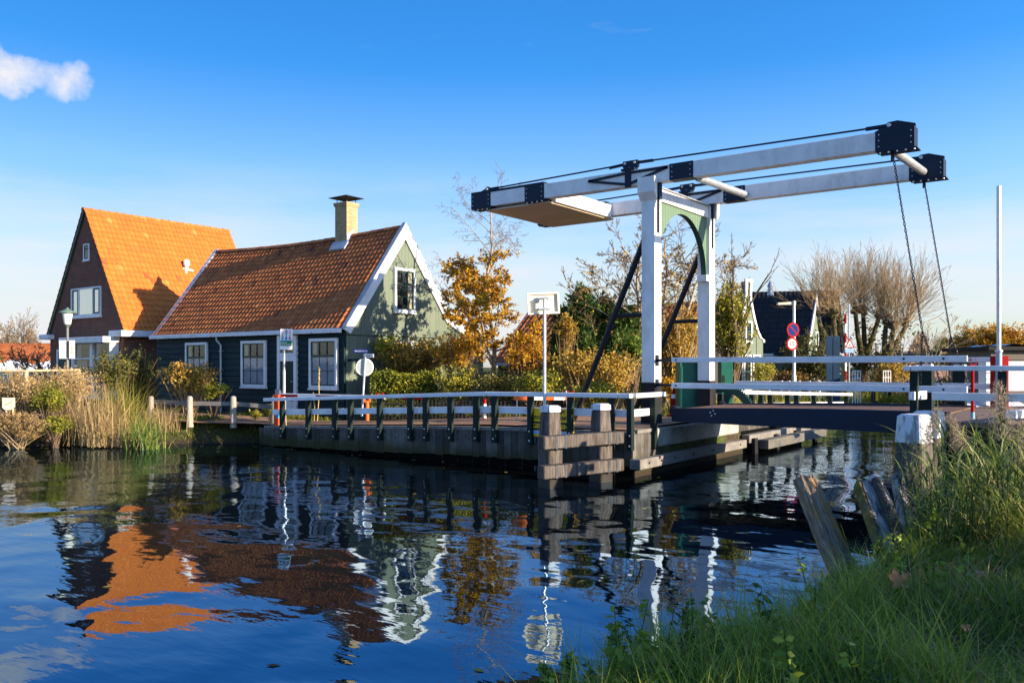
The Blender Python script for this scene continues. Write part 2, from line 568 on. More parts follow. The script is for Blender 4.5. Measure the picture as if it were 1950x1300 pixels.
def tag(o, label=None, cat=None, group=None, kind=None):
    for k, v in (('label', label), ('category', cat), ('group', group), ('kind', kind)):
        if v:
            o[k] = v
    return o


def thing(name, loc, label, cat, group=None):
    o = bpy.data.objects.new(name, None)
    COL.objects.link(o)
    o.location = tuple(map(float, loc))
    o.empty_display_size = 0.2
    ORIGIN[o.name] = np.asarray(loc, float)
    return tag(o, label, cat, group)


def copy_tree(o, loc=None, label=None, rz=None, scale=None, parent=None):
    c = o.copy()
    COL.objects.link(c)
    if parent is None:
        if loc is not None:
            c.location = tuple(map(float, loc))
        if rz is not None:
            c.rotation_euler = (0, 0, rz)
        if scale is not None:
            c.scale = (scale,) * 3 if np.isscalar(scale) else scale
        if label:
            c['label'] = label
    else:
        c.parent = parent
    for ch in [x for x in o.children]:
        copy_tree(ch, parent=c)
    return c


def mesh_np(name, verts, faces, mats, parent=None, tone=None, smooth=False, mi=None):
    """fast mesh from arrays; faces is an (n,3) or (n,4) array"""
    me = bpy.data.meshes.new(name)
    verts = np.asarray(verts, np.float32)
    faces = np.asarray(faces, np.int32)
    o0 = ORIGIN.get(parent.name, np.zeros(3)) if parent else np.zeros(3)
    verts = verts - o0.astype(np.float32)
    nf, k = faces.shape
    me.vertices.add(len(verts))
    me.vertices.foreach_set('co', verts.ravel())
    me.loops.add(nf * k)
    me.loops.foreach_set('vertex_index', faces.ravel())
    me.polygons.add(nf)
    me.polygons.foreach_set('loop_start', np.arange(0, nf * k, k, dtype=np.int32))
    me.polygons.foreach_set('loop_total', np.full(nf, k, np.int32))
    for m in (mats if isinstance(mats, (list, tuple)) else [mats]):
        me.materials.append(m)
    if mi is not None:
        me.polygons.foreach_set('material_index', np.asarray(mi, np.int32))
    me.update(calc_edges=True)
    if tone is not None:
        a = me.attributes.new('tone', 'FLOAT', 'FACE')
        a.data.foreach_set('value', np.asarray(tone, np.float32))
    if smooth:
        me.polygons.foreach_set('use_smooth', np.ones(nf, bool))
    ob = bpy.data.objects.new(name, me)
    COL.objects.link(ob)
    if parent:
        ob.parent = parent
        ORIGIN[ob.name] = o0
    return ob


def set_tone(ob, vals):
    a = ob.data.attributes.new('tone', 'FLOAT', 'FACE')
    a.data.foreach_set('value', np.asarray(vals, np.float32))


def leaf_cards(rng, pts, size, flat=0.0, aspect=0.6, jitter=0.4, hang=0.0):
    """one small folded leaf (two triangles' worth of quad) per point"""
    pts = np.asarray(pts, float)
    n = len(pts)
    d = rng.normal(size=(n, 3))
    d[:, 2] = d[:, 2] * (1 - flat) - hang
    d /= np.linalg.norm(d, axis=1, keepdims=True)
    u = rng.normal(size=(n, 3))
    u -= d * (u * d).sum(1, keepdims=True)
    u /= np.linalg.norm(u, axis=1, keepdims=True)
    nn = np.cross(d, u)
    s = size * (1 + jitter * rng.uniform(-1, 1, (n, 1)))
    a = pts
    b = pts + d * s * 0.5 + u * s * aspect * 0.5 + nn * s * 0.08
    c = pts + d * s
    e = pts + d * s * 0.5 - u * s * aspect * 0.5 + nn * s * 0.08
    v = np.stack([a, b, c, e], 1).reshape(-1, 3)
    f = np.arange(n * 4).reshape(n, 4)
    return v, f


def blades(rng, base, length, width, lean, bend=0.6, seg=3, az=None):
    """tapering curved blades of grass or reed; base (n,3); length,width,lean arrays"""
    n = len(base)
    az = rng.uniform(0, 2 * math.pi, n) if az is None else az
    h = np.stack([np.cos(az), np.sin(az), np.zeros(n)], 1)
    fac = az + rng.uniform(-0.9, 0.9, n) + math.pi / 2
    side = np.stack([np.cos(fac), np.sin(fac), np.zeros(n)], 1)
    rows = []
    for i in range(seg + 1):
        t = i / seg
        ang = lean * (0.35 + bend * t)
        pos = base + h * (length * t * np.sin(ang))[:, None]
        pos[:, 2] += length * t * np.cos(ang * 0.9)
        w = width * (1 - t ** 1.6) * 0.5 + 0.0004
        rows.append(pos - side * w[:, None])
        rows.append(pos + side * w[:, None])
    v = np.stack(rows, 1)
    m = 2 * (seg + 1)
    f = []
    o = np.arange(n)[:, None] * m
    for i in range(seg):
        f.append(o + np.array([2 * i, 2 * i + 1, 2 * i + 3, 2 * i + 2]))
    f = np.stack(f, 1).reshape(-1, 4)
    return v.reshape(-1, 3), f


def rot_about(v, ax, ang):
    ax = nrm(ax)
    return v * math.cos(ang) + np.cross(ax, v) * math.sin(ang) + ax * np.dot(ax, v) * (1 - math.cos(ang))


def grow(rng, start, d, length, r, P, depth=0, out=None):
    """recursive branch skeleton -> list of (points, radii, depth)"""
    if out is None:
        out = []
    n = max(3, int(length / P['seg']))
    pts = [np.asarray(start, float)]
    d = nrm(d)
    dirs = [d]
    for i in range(n):
        d = nrm(d + rng.normal(size=3) * P['wob'] + np.array([0, 0, P['trop'][min(depth, len(P['trop']) - 1)]]))
        dirs.append(d)
        pts.append(pts[-1] + d * length / n)
    rs = np.linspace(r, max(r * P['taper'], P['rmin']), n + 1)
    out.append((pts, rs, depth))
    if depth < len(P['kids']):
        k = P['kids'][depth]
        for j in range(k):
            t = P['t0'] + (1 - P['t0']) * ((j + rng.uniform(0, 1)) / k)
            i = min(int(t * n), n - 1)
            f = t * n - i
            pos = pts[i] * (1 - f) + pts[i + 1] * f
            ang = math.radians(rng.uniform(*P['ang']))
            ax = nrm(np.cross(dirs[i], rng.normal(size=3)))
            cd = rot_about(dirs[i], ax, ang)
            L = length * P['lr'] * rng.uniform(0.6, 1.15) * (1.15 - P.get('lt', 0.6) * t)
            grow(rng, pos, cd, L, max(np.interp(t, [0, 1], [rs[0], rs[-1]]) * P['rr'], P['rmin']), P, depth + 1, out)
    return out


def skeleton_mesh(name, br, mats, parent, sides=(7, 5, 4, 3), mind=0, maxd=99):
    vs, fs = [], []
    o = 0
    for pts, rs, dep in br:
        if not (mind <= dep <= maxd):
            continue
        n = sides[min(dep, len(sides) - 1)]
        pts = np.asarray(pts)
        d = np.gradient(pts, axis=0)
        d /= np.linalg.norm(d, axis=1, keepdims=True) + 1e-9
        ref = np.cross(d[0], (0.3, 0.2, 0.93) if abs(d[0][2]) < 0.9 else (1, 0.1, 0))
        a = np.cross(d, ref)
        a /= np.linalg.norm(a, axis=1, keepdims=True) + 1e-9
        b = np.cross(d, a)
        t = np.linspace(0, 2 * math.pi, n, endpoint=False)
        ring = pts[:, None] + (a[:, None] * np.cos(t)[None, :, None] + b[:, None] * np.sin(t)[None, :, None]) * np.asarray(rs)[:, None, None]
        m = len(pts)
        vs.append(ring.reshape(-1, 3))
        i = np.arange(m - 1)[:, None] * n
        k = np.arange(n)[None]
        k2 = (k + 1) % n
        fs.append(np.stack([i + k, i + k2, i + n + k2, i + n + k], -1).reshape(-1, 4) + o)
        o += m * n
    return mesh_np(name, np.concatenate(vs), np.concatenate(fs), mats, parent, smooth=True)


def along(rng, br, mind, per_m, t0=0.3):
    """random points on the thin branches"""
    out = []
    for pts, rs, dep in br:
        if dep < mind:
            continue
        pts = np.asarray(pts)
        L = np.linalg.norm(pts[-1] - pts[0])
        k = rng.poisson(per_m * L)
        if k:
            t = rng.uniform(t0, 1, k) * (len(pts) - 1)
            i = np.minimum(t.astype(int), len(pts) - 2)
            f = (t - i)[:, None]
            out.append(pts[i] * (1 - f) + pts[i + 1] * f)
    return np.concatenate(out) if out else np.zeros((0, 3))


def blob_points(rng, c, r, n, shell=0.55, lumps=9, lump_r=0.5):
    """points in an uneven clumped volume: many lumps scattered through an ellipsoid"""
    c, r = np.asarray(c, float), np.asarray(r, float)
    L = rng.normal(size=(lumps, 3))
    L /= np.linalg.norm(L, axis=1, keepdims=True)
    L *= rng.uniform(0.25, 0.8, (lumps, 1))
    k = rng.integers(0, lumps, n)
    d = rng.normal(size=(n, 3))
    d /= np.linalg.norm(d, axis=1, keepdims=True)
    rad = lump_r * rng.uniform(0.6, 1.15, lumps)[k] * (shell + (1 - shell) * rng.uniform(0, 1, n) ** 0.6)
    p = L[k] + d * rad[:, None]
    return c + p * r, k


def bush(name, c, r, n, leaf, material, label, cat='shrub', group=None, seed=0, stems=14, lumps=12, lump_r=0.45,
         ground=None, stem_mat=None, tone=(0, 1), bare=0.0, flat=0.0):
    """a shrub: stems from one base and a clumped crown of separate leaves"""
    rng = np.random.default_rng(seed)
    c = np.asarray(c, float)
    gz = ground if ground is not None else c[2] - r[2]
    base = np.array([c[0], c[1], gz])
    t = thing(name, base, label, cat, group)
    pts, k = blob_points(rng, c, r, n, lumps=lumps, lump_r=lump_r)
    # sprays that break the outline
    ns = max(8, lumps * 3)
    ends = rng.normal(size=(ns, 3))
    ends[:, 2] = np.abs(ends[:, 2]) * 0.9 + 0.1 - 0.5 * (rng.uniform(size=ns) < 0.35)
    ends /= np.linalg.norm(ends, axis=1, keepdims=True)
    ends = ends * r * rng.uniform(0.95, 1.32, (ns, 1))
    ne = int(n * 0.3)
    q = rng.integers(0, ns, ne)
    tt = rng.uniform(0.45, 1.0, (ne, 1))
    sp = c + ends[q] * tt + rng.normal(size=(ne, 3)) * leaf * 0.6
    pts = np.concatenate([pts[ne:], sp])
    k = np.concatenate([k[ne:], q % lumps])
    keep = pts[:, 2] > gz + 0.02
    pts, k = pts[keep], k[keep]
    v, f = leaf_cards(rng, pts, leaf, flat=flat)
    lt = rng.uniform(0, 1, lumps)[k] * 0.45 + rng.uniform(0, 1, len(pts)) * 0.55
    lt = tone[0] + (tone[1] - tone[0]) * lt
    mesh_np('foliage', v, f, material, t, tone=lt)
    m = MB()
    for i in range(stems + ns // 2):
        e = pts[rng.integers(len(pts))] if i < stems else c + ends[i - stems]
        if e[2] < gz + 0.1:
            continue
        b = base + np.array([rng.normal() * r[0] * 0.12, rng.normal() * r[1] * 0.12, -0.05])
        mid = (b + e) / 2 + rng.normal(size=3) * 0.06 * r[2] + np.array([0, 0, 0.1 * r[2]])
        w = 0.008 + 0.012 * r[2]
        m.tube([b, mid, e + (e - c) * bare], [w, w * 0.7, w * 0.25], 4)
    m.build('stems', stem_mat or TWIG, t, smooth=True)
    return t


def text_mesh(name, body, c, right, up, height, material, parent, width=None, thick=0.002, bold=0.012):
    """flat raised lettering: c = centre, right / up = unit vectors of the sign's face"""
    cu = bpy.data.curves.new(name, 'FONT')
    cu.body = body
    cu.size = 1.0
    cu.align_x = 'CENTER'
    cu.align_y = 'CENTER'
    cu.resolution_u = 2
    cu.extrude = 0.002
    cu.offset = bold
    tmp = bpy.data.objects.new(name + '_tmp', cu)
    COL.objects.link(tmp)
    dg = bpy.context.evaluated_depsgraph_get()
    me = bpy.data.meshes.new_from_object(tmp.evaluated_get(dg))
    COL.objects.unlink(tmp)
    bpy.data.objects.remove(tmp)
    co = np.empty(len(me.vertices) * 3, np.float32)
    me.vertices.foreach_get('co', co)
    co = co.reshape(-1, 3)
    lo, hi = co.min(0), co.max(0)
    sy = height / max(hi[1] - lo[1], 1e-6)
    sx = sy if width is None else width / max(hi[0] - lo[0], 1e-6)
    x = (co[:, 0] - (lo[0] + hi[0]) / 2) * sx
    y = (co[:, 1] - (lo[1] + hi[1]) / 2) * sy
    right, up = nrm(right), nrm(up)
    nn = np.cross(right, up)
    w = np.asarray(c) + x[:, None] * right + y[:, None] * up + (co[:, 2] * thick / 0.002)[:, None] * nn
    o0 = ORIGIN.get(parent.name, np.zeros(3)) if parent else np.zeros(3)
    me.vertices.foreach_set('co', (w - o0).astype(np.float32).ravel())
    me.materials.clear()
    me.materials.append(material)
    me.update()
    ob = bpy.data.objects.new(name, me)
    COL.objects.link(ob)
    if parent:
        ob.parent = parent
        ORIGIN[ob.name] = o0
    return ob


def tile_roof(name, o, along_v, up_v, length, slope, tw, course, material, parent, seed=0, amp=0.03, step=0.025, sag=0.0, clip=None, rib=1.0):
    """pantiles: an S-profile across, one lapped step per course; o = eave corner"""
    rng = np.random.default_rng(seed)
    a, u = nrm(along_v), nrm(up_v)
    nn = np.cross(a, u)
    nn = nn if nn[2] > 0 else -nn
    nt_, nc = int(round(length / tw)), int(round(slope / course))
    tw, course = length / nt_, slope / nc
    prof_t = np.array([0, 0.10, 0.20, 0.30, 0.44, 0.60, 0.85])
    prof_h = np.array([0.25, 0.85, 1.0, 0.85, 0.10, 0.0, 0.05])
    xs = (np.arange(nt_)[:, None] + prof_t[None]).ravel()
    xs = np.append(xs, nt_) * tw
    hs = np.append(np.tile(prof_h, nt_), prof_h[0]) * amp * rib
    m = len(xs)
    rows_u, rows_h = [], []
    for c in range(nc):
        rows_u += [c * course - 0.02, c * course - 0.02, (c + 1) * course]
        rows_h += [0.0, step, 0.002]
    U = np.array(rows_u)[:, None] + np.zeros(m)[None]
    jit = np.repeat(rng.uniform(-0.012, 0.012, (nc, nt_)), 7, axis=1)
    jit = np.concatenate([jit, jit[:, -1:]], 1)
    U[0::3] += jit
    U[1::3] += jit
    jh = np.repeat(rng.uniform(-0.004, 0.006, (nc, nt_)), 7, axis=1)
    jh = np.concatenate([jh, jh[:, -1:]], 1)
    H = np.array(rows_h)[:, None] + hs[None]
    H[1::3] += jh
    H[0::3] = H[0::3] * 0.0 - 0.01
    sg = -sag * np.sin(np.pi * xs / length)[None] * (U / slope)
    V = np.asarray(o, float) + xs[None, :, None] * a + U[..., None] * u + H[..., None] * nn
    V[..., 2] += sg
    R = len(rows_u)
    i = np.arange(R - 1)
    i = i[(i % 3) != 2]
    k = np.arange(m - 1)
    F = np.stack([i[:, None] * m + k, i[:, None] * m + k + 1, (i[:, None] + 1) * m + k + 1, (i[:, None] + 1) * m + k], -1)
    tile_t = rng.uniform(0, 1, (nc, nt_)) * 0.34 + 0.36 - 0.12 * np.linspace(0, 1, nc)[:, None] ** 4
    dark = rng.uniform(0, 1, (nc, nt_))
    tile_t[dark < 0.015] = 0.1
    tile_t[dark > 0.985] = 0.9
    ci, ti = i // 3, np.minimum(k // 7, nt_ - 1)
    T = tile_t[ci[:, None], ti[None, :]]
    F, T = F.reshape(-1, 4), T.ravel()
    if clip is not None:
        cen = V.reshape(-1, 3)[F].mean(1)
        ok = clip(cen)
        F, T = F[ok], T[ok]
    ob = mesh_np(name, V.reshape(-1, 3), F, material, parent, tone=T, smooth=True)
    ob.data.set_sharp_from_angle(angle=math.radians(45))
    return ob


def ridge_tiles(name, a, b, r, material, parent, sag=0.0, seed=1):
    rng = np.random.default_rng(seed)
    a, b = np.asarray(a, float), np.asarray(b, float)
    L = np.linalg.norm(b - a)
    n = int(L / 0.36)
    m = MB()
    tones = []
    d = (b - a) / L
    sd = nrm(np.cross(d, (0, 0, 1)))
    for i in range(n):
        t0, t1 = i / n, (i + 1.06) / n
        vs = []
        for t, rr in ((t0, r * 1.08), (t1, r * 0.96)):
            c = a + (b - a) * t
            c = c + np.array([0, 0, -sag * math.sin(math.pi * min(t, 1)) + rng.uniform(-0.006, 0.006)])
            for k in range(7):
                th = math.pi * k / 6
                vs.append(c + sd * rr * math.cos(th) + np.array([0, 0, rr * math.sin(th)]))
        fs = [(k, k + 1, k + 8, k + 7) for k in range(6)] + [tuple(range(7))]
        m.add(vs, fs)
        tones += [rng.uniform(0.1, 0.8)] * len(fs)
    ob = m.build(name, material, parent, smooth=True)
    set_tone(ob, tones)
    return ob


def window(parent, o, r, n, w, h, cols=3, rows=(2, 1), fw=0.09, frame=None, sash=None, curtain=None, name='window', proud=0.07, sashw=0.035, cap=0.0):
    """o = bottom left of the outer frame on the wall, r = right, n = outward. rows = panes in lower / upper sash"""
    r, n = nrm(r), nrm(n)
    z = np.array([0, 0, 1.0])
    o = np.asarray(o, float)
    frame, sash = frame or WHITE_BOARD, sash or SASH_GREEN

    def bx(m, x0, x1, z0, z1, d0, d1):
        c = o + r * (x0 + x1) / 2 + z * (z0 + z1) / 2 + n * (d0 + d1) / 2
        m.obox(c, r * (x1 - x0) / 2, n * (d1 - d0) / 2, z * (z1 - z0) / 2)
    m = MB()
    bx(m, 0, fw, 0, h, -0.02, proud)
    bx(m, w - fw, w, 0, h, -0.02, proud)
    bx(m, fw, w - fw, h - fw, h, -0.02, proud)
    bx(m, fw, w - fw, 0, fw, -0.02, proud)
    bx(m, -0.03, w + 0.03, -0.05, -0.002, -0.02, proud + 0.03)
    fr = m.build(name, frame, parent, bevel=0.006)
    x0, x1, z0, z1 = fw, w - fw, fw, h - fw
    tot = sum(rows)
    m = MB()
    zc = z0
    for si, rw in enumerate(rows):
        zt = zc + (z1 - z0) * rw / tot
        dp = proud * 0.35 if si == 0 else proud * 0.62
        d0, d1 = dp - 0.02, dp + 0.012
        e = 0.002
        bx(m, x0 + e, x1 - e, zc + e, zc + sashw * 1.25, d0, d1)
        bx(m, x0 + e, x1 - e, zt - sashw, zt - e, d0, d1)
        bx(m, x0 + e, x0 + sashw, zc + sashw * 1.25, zt - sashw, d0, d1)
        bx(m, x1 - sashw, x1 - e, zc + sashw * 1.25, zt - sashw, d0, d1)
        iw = (x1 - x0 - 2 * sashw) / cols
        for c in range(1, cols):
            xx = x0 + sashw + iw * c
            bx(m, xx - 0.011, xx + 0.011, zc + sashw, zt - sashw, d0 + 0.004, d1 - 0.004)
        for k in range(1, rw):
            zz = zc + (zt - zc) * k / rw
            bx(m, x0 + sashw, x1 - sashw, zz - 0.011, zz + 0.011, d0 + 0.006, d1 - 0.006)
        zc = zt
    m.build('sash', sash, fr)
    m = MB()
    bx(m, x0, x1, z0, z1, proud * 0.30, proud * 0.34)
    m.build('pane', GLASS, fr)
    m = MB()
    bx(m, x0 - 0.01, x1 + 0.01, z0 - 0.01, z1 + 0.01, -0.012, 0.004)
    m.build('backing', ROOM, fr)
    if curtain:
        for (cx0, cx1, cz0, cz1, cm) in curtain:
            m = MB()
            k = 14
            vs, fs = [], []
            for i in range(k + 1):
                xx = x0 + (x1 - x0) * (cx0 + (cx1 - cx0) * i / k)
                dd = 0.010 + 0.004 * (i % 2)
                for zz in (z0 + (z1 - z0) * cz0, z0 + (z1 - z0) * cz1):
                    vs.append(o + r * xx + z * zz + n * dd)
            for i in range(k):
                fs.append((2 * i, 2 * i + 2, 2 * i + 3, 2 * i + 1))
            m.add(vs, fs)
            m.build('curtain', cm, fr)
    return fr

# ---------------------------------------------------------------- setting: ground, road, water
CANAL = np.array([(-90, -20), (-60, 0), (-42, 5.0), (-33, 8.2), (-28.5, 10.2), (-25.6, 12.2), (-23.8, 14.2), (-22.2, 15.6), (-21.4, 16.25),
                  (-8.62, 16.25), (-8.75, 22.5), (-8.9, 29), (-9.3, 40), (-9.5, 60), (-9.0, 110), (-4.5, 110), (-2.7, 60), (-2.6, 17), (-2.3, 13.4),
                  (-2.6, 11.4), (-2.95, 10.0), (-2.75, 8.4), (-2.75, 6.9), (-3.0, 5.6), (-3.25, 4.6), (-3.3, 3.6), (-2.9, 2.2), (-2.5, 0), (-3, -20)], float)


def canal_dist(x, y):
    """distance to the bank, negative over the water"""
    P = np.stack([np.asarray(x, float).ravel(), np.asarray(y, float).ravel()], 1)
    best = np.full(len(P), 1e9)
    inside = np.zeros(len(P), bool)
    n = len(CANAL)
    for i in range(n):
        a, b = CANAL[i], CANAL[(i + 1) % n]
        ab = b - a
        t = np.clip(((P - a) @ ab) / (ab @ ab), 0, 1)
        d = np.linalg.norm(P - a - t[:, None] * ab, axis=1)
        best = np.minimum(best, d)
        c = (a[1] > P[:, 1]) != (b[1] > P[:, 1])
        xi = (b[0] - a[0]) * (P[:, 1] - a[1]) / (b[1] - a[1] + 1e-12) + a[0]
        inside ^= c & (P[:, 0] < xi)
    return np.where(inside, -best, best).reshape(np.shape(x))


def sstep(a, b, x):
    t = np.clip((x - a) / (b - a), 0, 1)
    return t * t * (3 - 2 * t)


def road_z(x):
    return np.interp(np.asarray(x, float), [-21.0, -12.6, -8.7], [0.62, 0.96, 0.99])


def ground_z(x, y):
    x, y = np.asarray(x, float), np.asarray(y, float)
    d = canal_dist(x, y)
    wob = 0.05 * np.sin(x * 1.7 + 1.3 * np.sin(y * 1.1)) + 0.04 * np.sin(y * 2.3 + x * 0.7)
    far = sstep(20, 60, y)
    top_a = np.where(y < 30, road_z(x) - 0.03, 0.75)
    top_a = top_a + 0.12 * sstep(-22, -26, x) * (y < 18)
    top_b = 0.62 + 0.28 * sstep(0.4, 3.0, d) + 0.22 * sstep(11, 13, y)
    left = x < -5.5
    top = np.where(left, top_a, top_b)
    quay = (x > -21.6) & (x < -8.0) & (y < 23) & (y > 15)
    w = np.where(quay, 0.05, np.where(left, 1.5, np.where(y < 8.6, 1.4, 1.9)))
    up = sstep(-0.15, 1, d / w)
    z = -0.6 + (top + 0.6) * np.where(quay, (d > -0.02) * 1.0, up ** 0.85)
    lip = np.where(quay, 0, wob * sstep(-0.2, 0.6, d) * (1 - far))
    return z + lip * np.where(left & (x > -22), 0.25, 1.0)


def make_ground():
    gx = np.concatenate([np.linspace(-900, -70, 14), np.arange(-60, -24, 0.8), np.arange(-24, -10, 0.45), np.arange(-10, 6, 0.18),
                         np.arange(6, 30, 1.5), np.linspace(40, 900, 12)])
    gy = np.concatenate([np.linspace(-900, -40, 10), np.arange(-30, 0, 1.5), np.arange(0, 15, 0.16), np.array([15.4, 15.8, 16.1, 16.2, 16.27, 16.3, 16.6]), np.arange(17, 40, 0.6),
                         np.arange(40, 115, 3.0), np.linspace(125, 1500, 16)])
    X, Y = np.meshgrid(gx, gy, indexing='ij')
    Z = ground_z(X, Y)
    n, m = X.shape
    v = np.stack([X, Y, Z], -1).reshape(-1, 3)
    i = np.arange(n - 1)[:, None] * m
    k = np.arange(m - 1)[None]
    f = np.stack([i + k, i + m + k, i + m + k + 1, i + k + 1], -1).reshape(-1, 4)
    mt = bpy.data.materials.new('soil_and_turf')
    mt.use_nodes = True
    nt = NT(mt.node_tree)
    b = principled(nt, 0.95, 0, 0.15)
    g = nt.new('ShaderNodeNewGeometry')
    n1 = nt.noise(g.outputs['Position'], 0.9, 6, 0.6)
    n2 = nt.noise(g.outputs['Position'], 9.0, 5, 0.6)
    grass = nt.ramp(n2, [(0.3, (0.03, 0.055, 0.012)), (0.7, (0.1, 0.13, 0.025))])
    soil = nt.ramp(n2, [(0.3, (0.03, 0.022, 0.014)), (0.7, (0.1, 0.075, 0.045))])
    f1 = nt.ramp(n1, [(0.42, (0, 0, 0)), (0.58, (1, 1, 1))])
    c = nt.mix(f1, soil, grass)
    sp = nt.new('ShaderNodeSeparateXYZ')
    nt.link(g.outputs['Position'], sp.inputs[0])
    low = nt.ramp(sp.outputs[2], [(0.05, (1, 1, 1)), (0.45, (0, 0, 0))])
    c = nt.mix(low, c, (0.045, 0.034, 0.022))
    nt.link(c, b.inputs['Base Color'])
    bp = nt.new('ShaderNodeBump')
    bp.inputs['Distance'].default_value = 0.03
    nt.link(n2, bp.inputs['Height'])
    nt.link(bp.outputs[0], b.inputs['Normal'])
    o = mesh_np('ground', v, f, mt, smooth=True)
    tag(o, kind='structure')


def make_road():
    """brick-paved lane from the village up onto the bridge"""
    xs = np.concatenate([np.arange(-60, -8.8, 0.6), [-8.75]])
    y0 = np.where(xs > -21.3, 16.32, 16.32 - (-21.3 - xs) * 0.42)
    y0 = np.maximum(y0, 8.0)
    y1 = np.where(xs > -19, 18.35 + 3.2 * sstep(-18.5, -12.5, xs), 18.35 - (np.maximum(-24 - xs, 0)) * 0.28)
    y1 = np.maximum(y1, y0 + 2.0)
    v, f = [], []
    for x, a, b in zip(xs, y0, y1):
        z = float(road_z(x)) + 0.03 + 0.10 * sstep(-23, -27, x)
        for k in range(5):
            t = k / 4
            v.append((x, a + (b - a) * t, z + 0.03 * (1 - (2 * t - 1) ** 2)))
    for i in range(len(xs) - 1):
        for k in range(4):
            f.append((i * 5 + k, i * 5 + 5 + k, i * 5 + 6 + k, i * 5 + 1 + k))
    mt = bpy.data.materials.new('road_brick')
    mt.use_nodes = True
    nt = NT(mt.node_tree)
    b = principled(nt, 0.85, 0, 0.25)
    g = nt.new('ShaderNodeNewGeometry')
    br = nt.new('ShaderNodeTexBrick')
    br.inputs['Scale'].default_value = 1.0
    br.inputs['Brick Width'].default_value = 0.21
    br.inputs['Row Height'].default_value = 0.1
    br.inputs['Mortar Size'].default_value = 0.006
    br.inputs['Color1'].default_value = (0.42, 0.235, 0.14, 1)
    br.inputs['Color2'].default_value = (0.30, 0.165, 0.11, 1)
    br.inputs['Mortar'].default_value = (0.17, 0.14, 0.09, 1)
    nt.link(g.outputs['Position'], br.inputs['Vector'])
    n = nt.noise(g.outputs['Position'], 1.1, 6, 0.65)
    c = nt.mix(nt.math('MULTIPLY', nt.ramp(n, [(0.45, (0, 0, 0)), (0.7, (1, 1, 1))]), 0.5), br.outputs['Color'], (0.46, 0.33, 0.14))
    nt.link(c, b.inputs['Base Color'])
    bp = nt.new('ShaderNodeBump')
    bp.inputs['Distance'].default_value = 0.012
    bp.invert = True
    nt.link(br.outputs['Fac'], bp.inputs['Height'])
    nt.link(bp.outputs[0], b.inputs['Normal'])
    o = mesh_np('road', np.array(v), np.array(f), mt, smooth=True)
    tag(o, kind='structure')


def make_water():
    v = np.array([(-110, -40, 0), (10, -40, 0), (10, 130, 0), (-110, 130, 0)], float)
    mt = bpy.data.materials.new('canal_water')
    mt.use_nodes = True
    nt = NT(mt.node_tree)
    g = nt.new('ShaderNodeNewGeometry')
    pos = g.outputs['Position']

    def wav(scale, sx, sy, rot, detail=2.0, rough=0.5, dist=0.0):
        mp = nt.new('ShaderNodeMapping')
        mp.inputs['Scale'].default_value = (sx, sy, 1)
        mp.inputs['Rotation'].default_value = (0, 0, math.radians(rot))
        nt.link(pos, mp.inputs['Vector'])
        nd = nt.new('ShaderNodeTexNoise')
        nd.inputs['Scale'].default_value = scale
        nd.inputs['Detail'].default_value = detail
        nd.inputs['Roughness'].default_value = rough
        nd.inputs['Distortion'].default_value = dist
        nt.link(mp.outputs[0], nd.inputs['Vector'])
        return nd.outputs['Fac']
    big = wav(0.62, 1.0, 1.0, 20, 1.0, 0.35, 0.4)         # slow swell that bends the reflections
    mid = wav(1.9, 0.75, 1.25, 36, 1.5, 0.4, 0.3)
    rip = wav(5.5, 0.55, 1.6, 36, 2.5, 0.5, 0.2)         # wind ripples in patches
    patch = nt.ramp(wav(0.16, 1, 1, 0, 2.0), [(0.44, (0.06, 0.06, 0.06)), (0.62, (1, 1, 1))])
    sp = nt.new('ShaderNodeSeparateXYZ')
    nt.link(pos, sp.inputs[0])
    # the stretch under the bridge, and the open reach to the west, catch more wind
    und = nt.ramp(nt.math('DIVIDE', sp.outputs[1], 40.0), [(0.40, (0.15, 0.15, 0.15)), (0.52, (0.9, 0.9, 0.9))])
    west = nt.ramp(nt.math('DIVIDE', nt.math('MULTIPLY', sp.outputs[0], -1.0), 40.0), [(0.22, (0.1, 0.1, 0.1)), (0.42, (0.75, 0.75, 0.75))])
    windy = nt.math('MAXIMUM', nt.math('MULTIPLY', patch, 0.5), nt.math('MAXIMUM', und, west))
    h = nt.math('ADD', nt.math('MULTIPLY', big, 0.038), nt.math('MULTIPLY', mid, 0.0075))
    h = nt.math('ADD', h, nt.math('MULTIPLY', nt.math('MULTIPLY', rip, windy), 0.0042))
    bp = nt.new('ShaderNodeBump')
    bp.inputs['Strength'].default_value = 1.0
    bp.inputs['Distance'].default_value = 1.0
    nt.link(h, bp.inputs['Height'])
    gl = nt.new('ShaderNodeBsdfGlossy')
    gl.inputs['Roughness'].default_value = 0.0
    gl.inputs['Color'].default_value = (0.58, 0.78, 1.0, 1)
    nt.link(bp.outputs[0], gl.inputs['Normal'])
    df = nt.new('ShaderNodeBsdfDiffuse')
    df.inputs['Color'].default_value = (0.004, 0.005, 0.004, 1)
    fr = nt.new('ShaderNodeFresnel')
    fr.inputs['IOR'].default_value = 3.0
    nt.link(bp.outputs[0], fr.inputs['Normal'])
    mx = nt.new('ShaderNodeMixShader')
    nt.link(fr.outputs[0], mx.inputs[0])
    nt.link(df.outputs[0], mx.inputs[1])
    nt.link(gl.outputs[0], mx.inputs[2])
    o = nt.new('ShaderNodeOutputMaterial')
    nt.link(mx.outputs[0], o.inputs[0])
    ob = mesh_np('water', v, np.array([(0, 1, 2, 3)]), mt)
    tag(ob, kind='structure')


make_ground()
make_road()
make_water()

# ---------------------------------------------------------------- the green timber house
GX, FY = -20.9, 19.1           # gable wall plane (x), front wall plane (y)
HX0 = -32.15                   # left end of the timber house
RY = 21.9                      # ridge line
EZ, RZ = 3.72, 7.30
GZ = 0.66


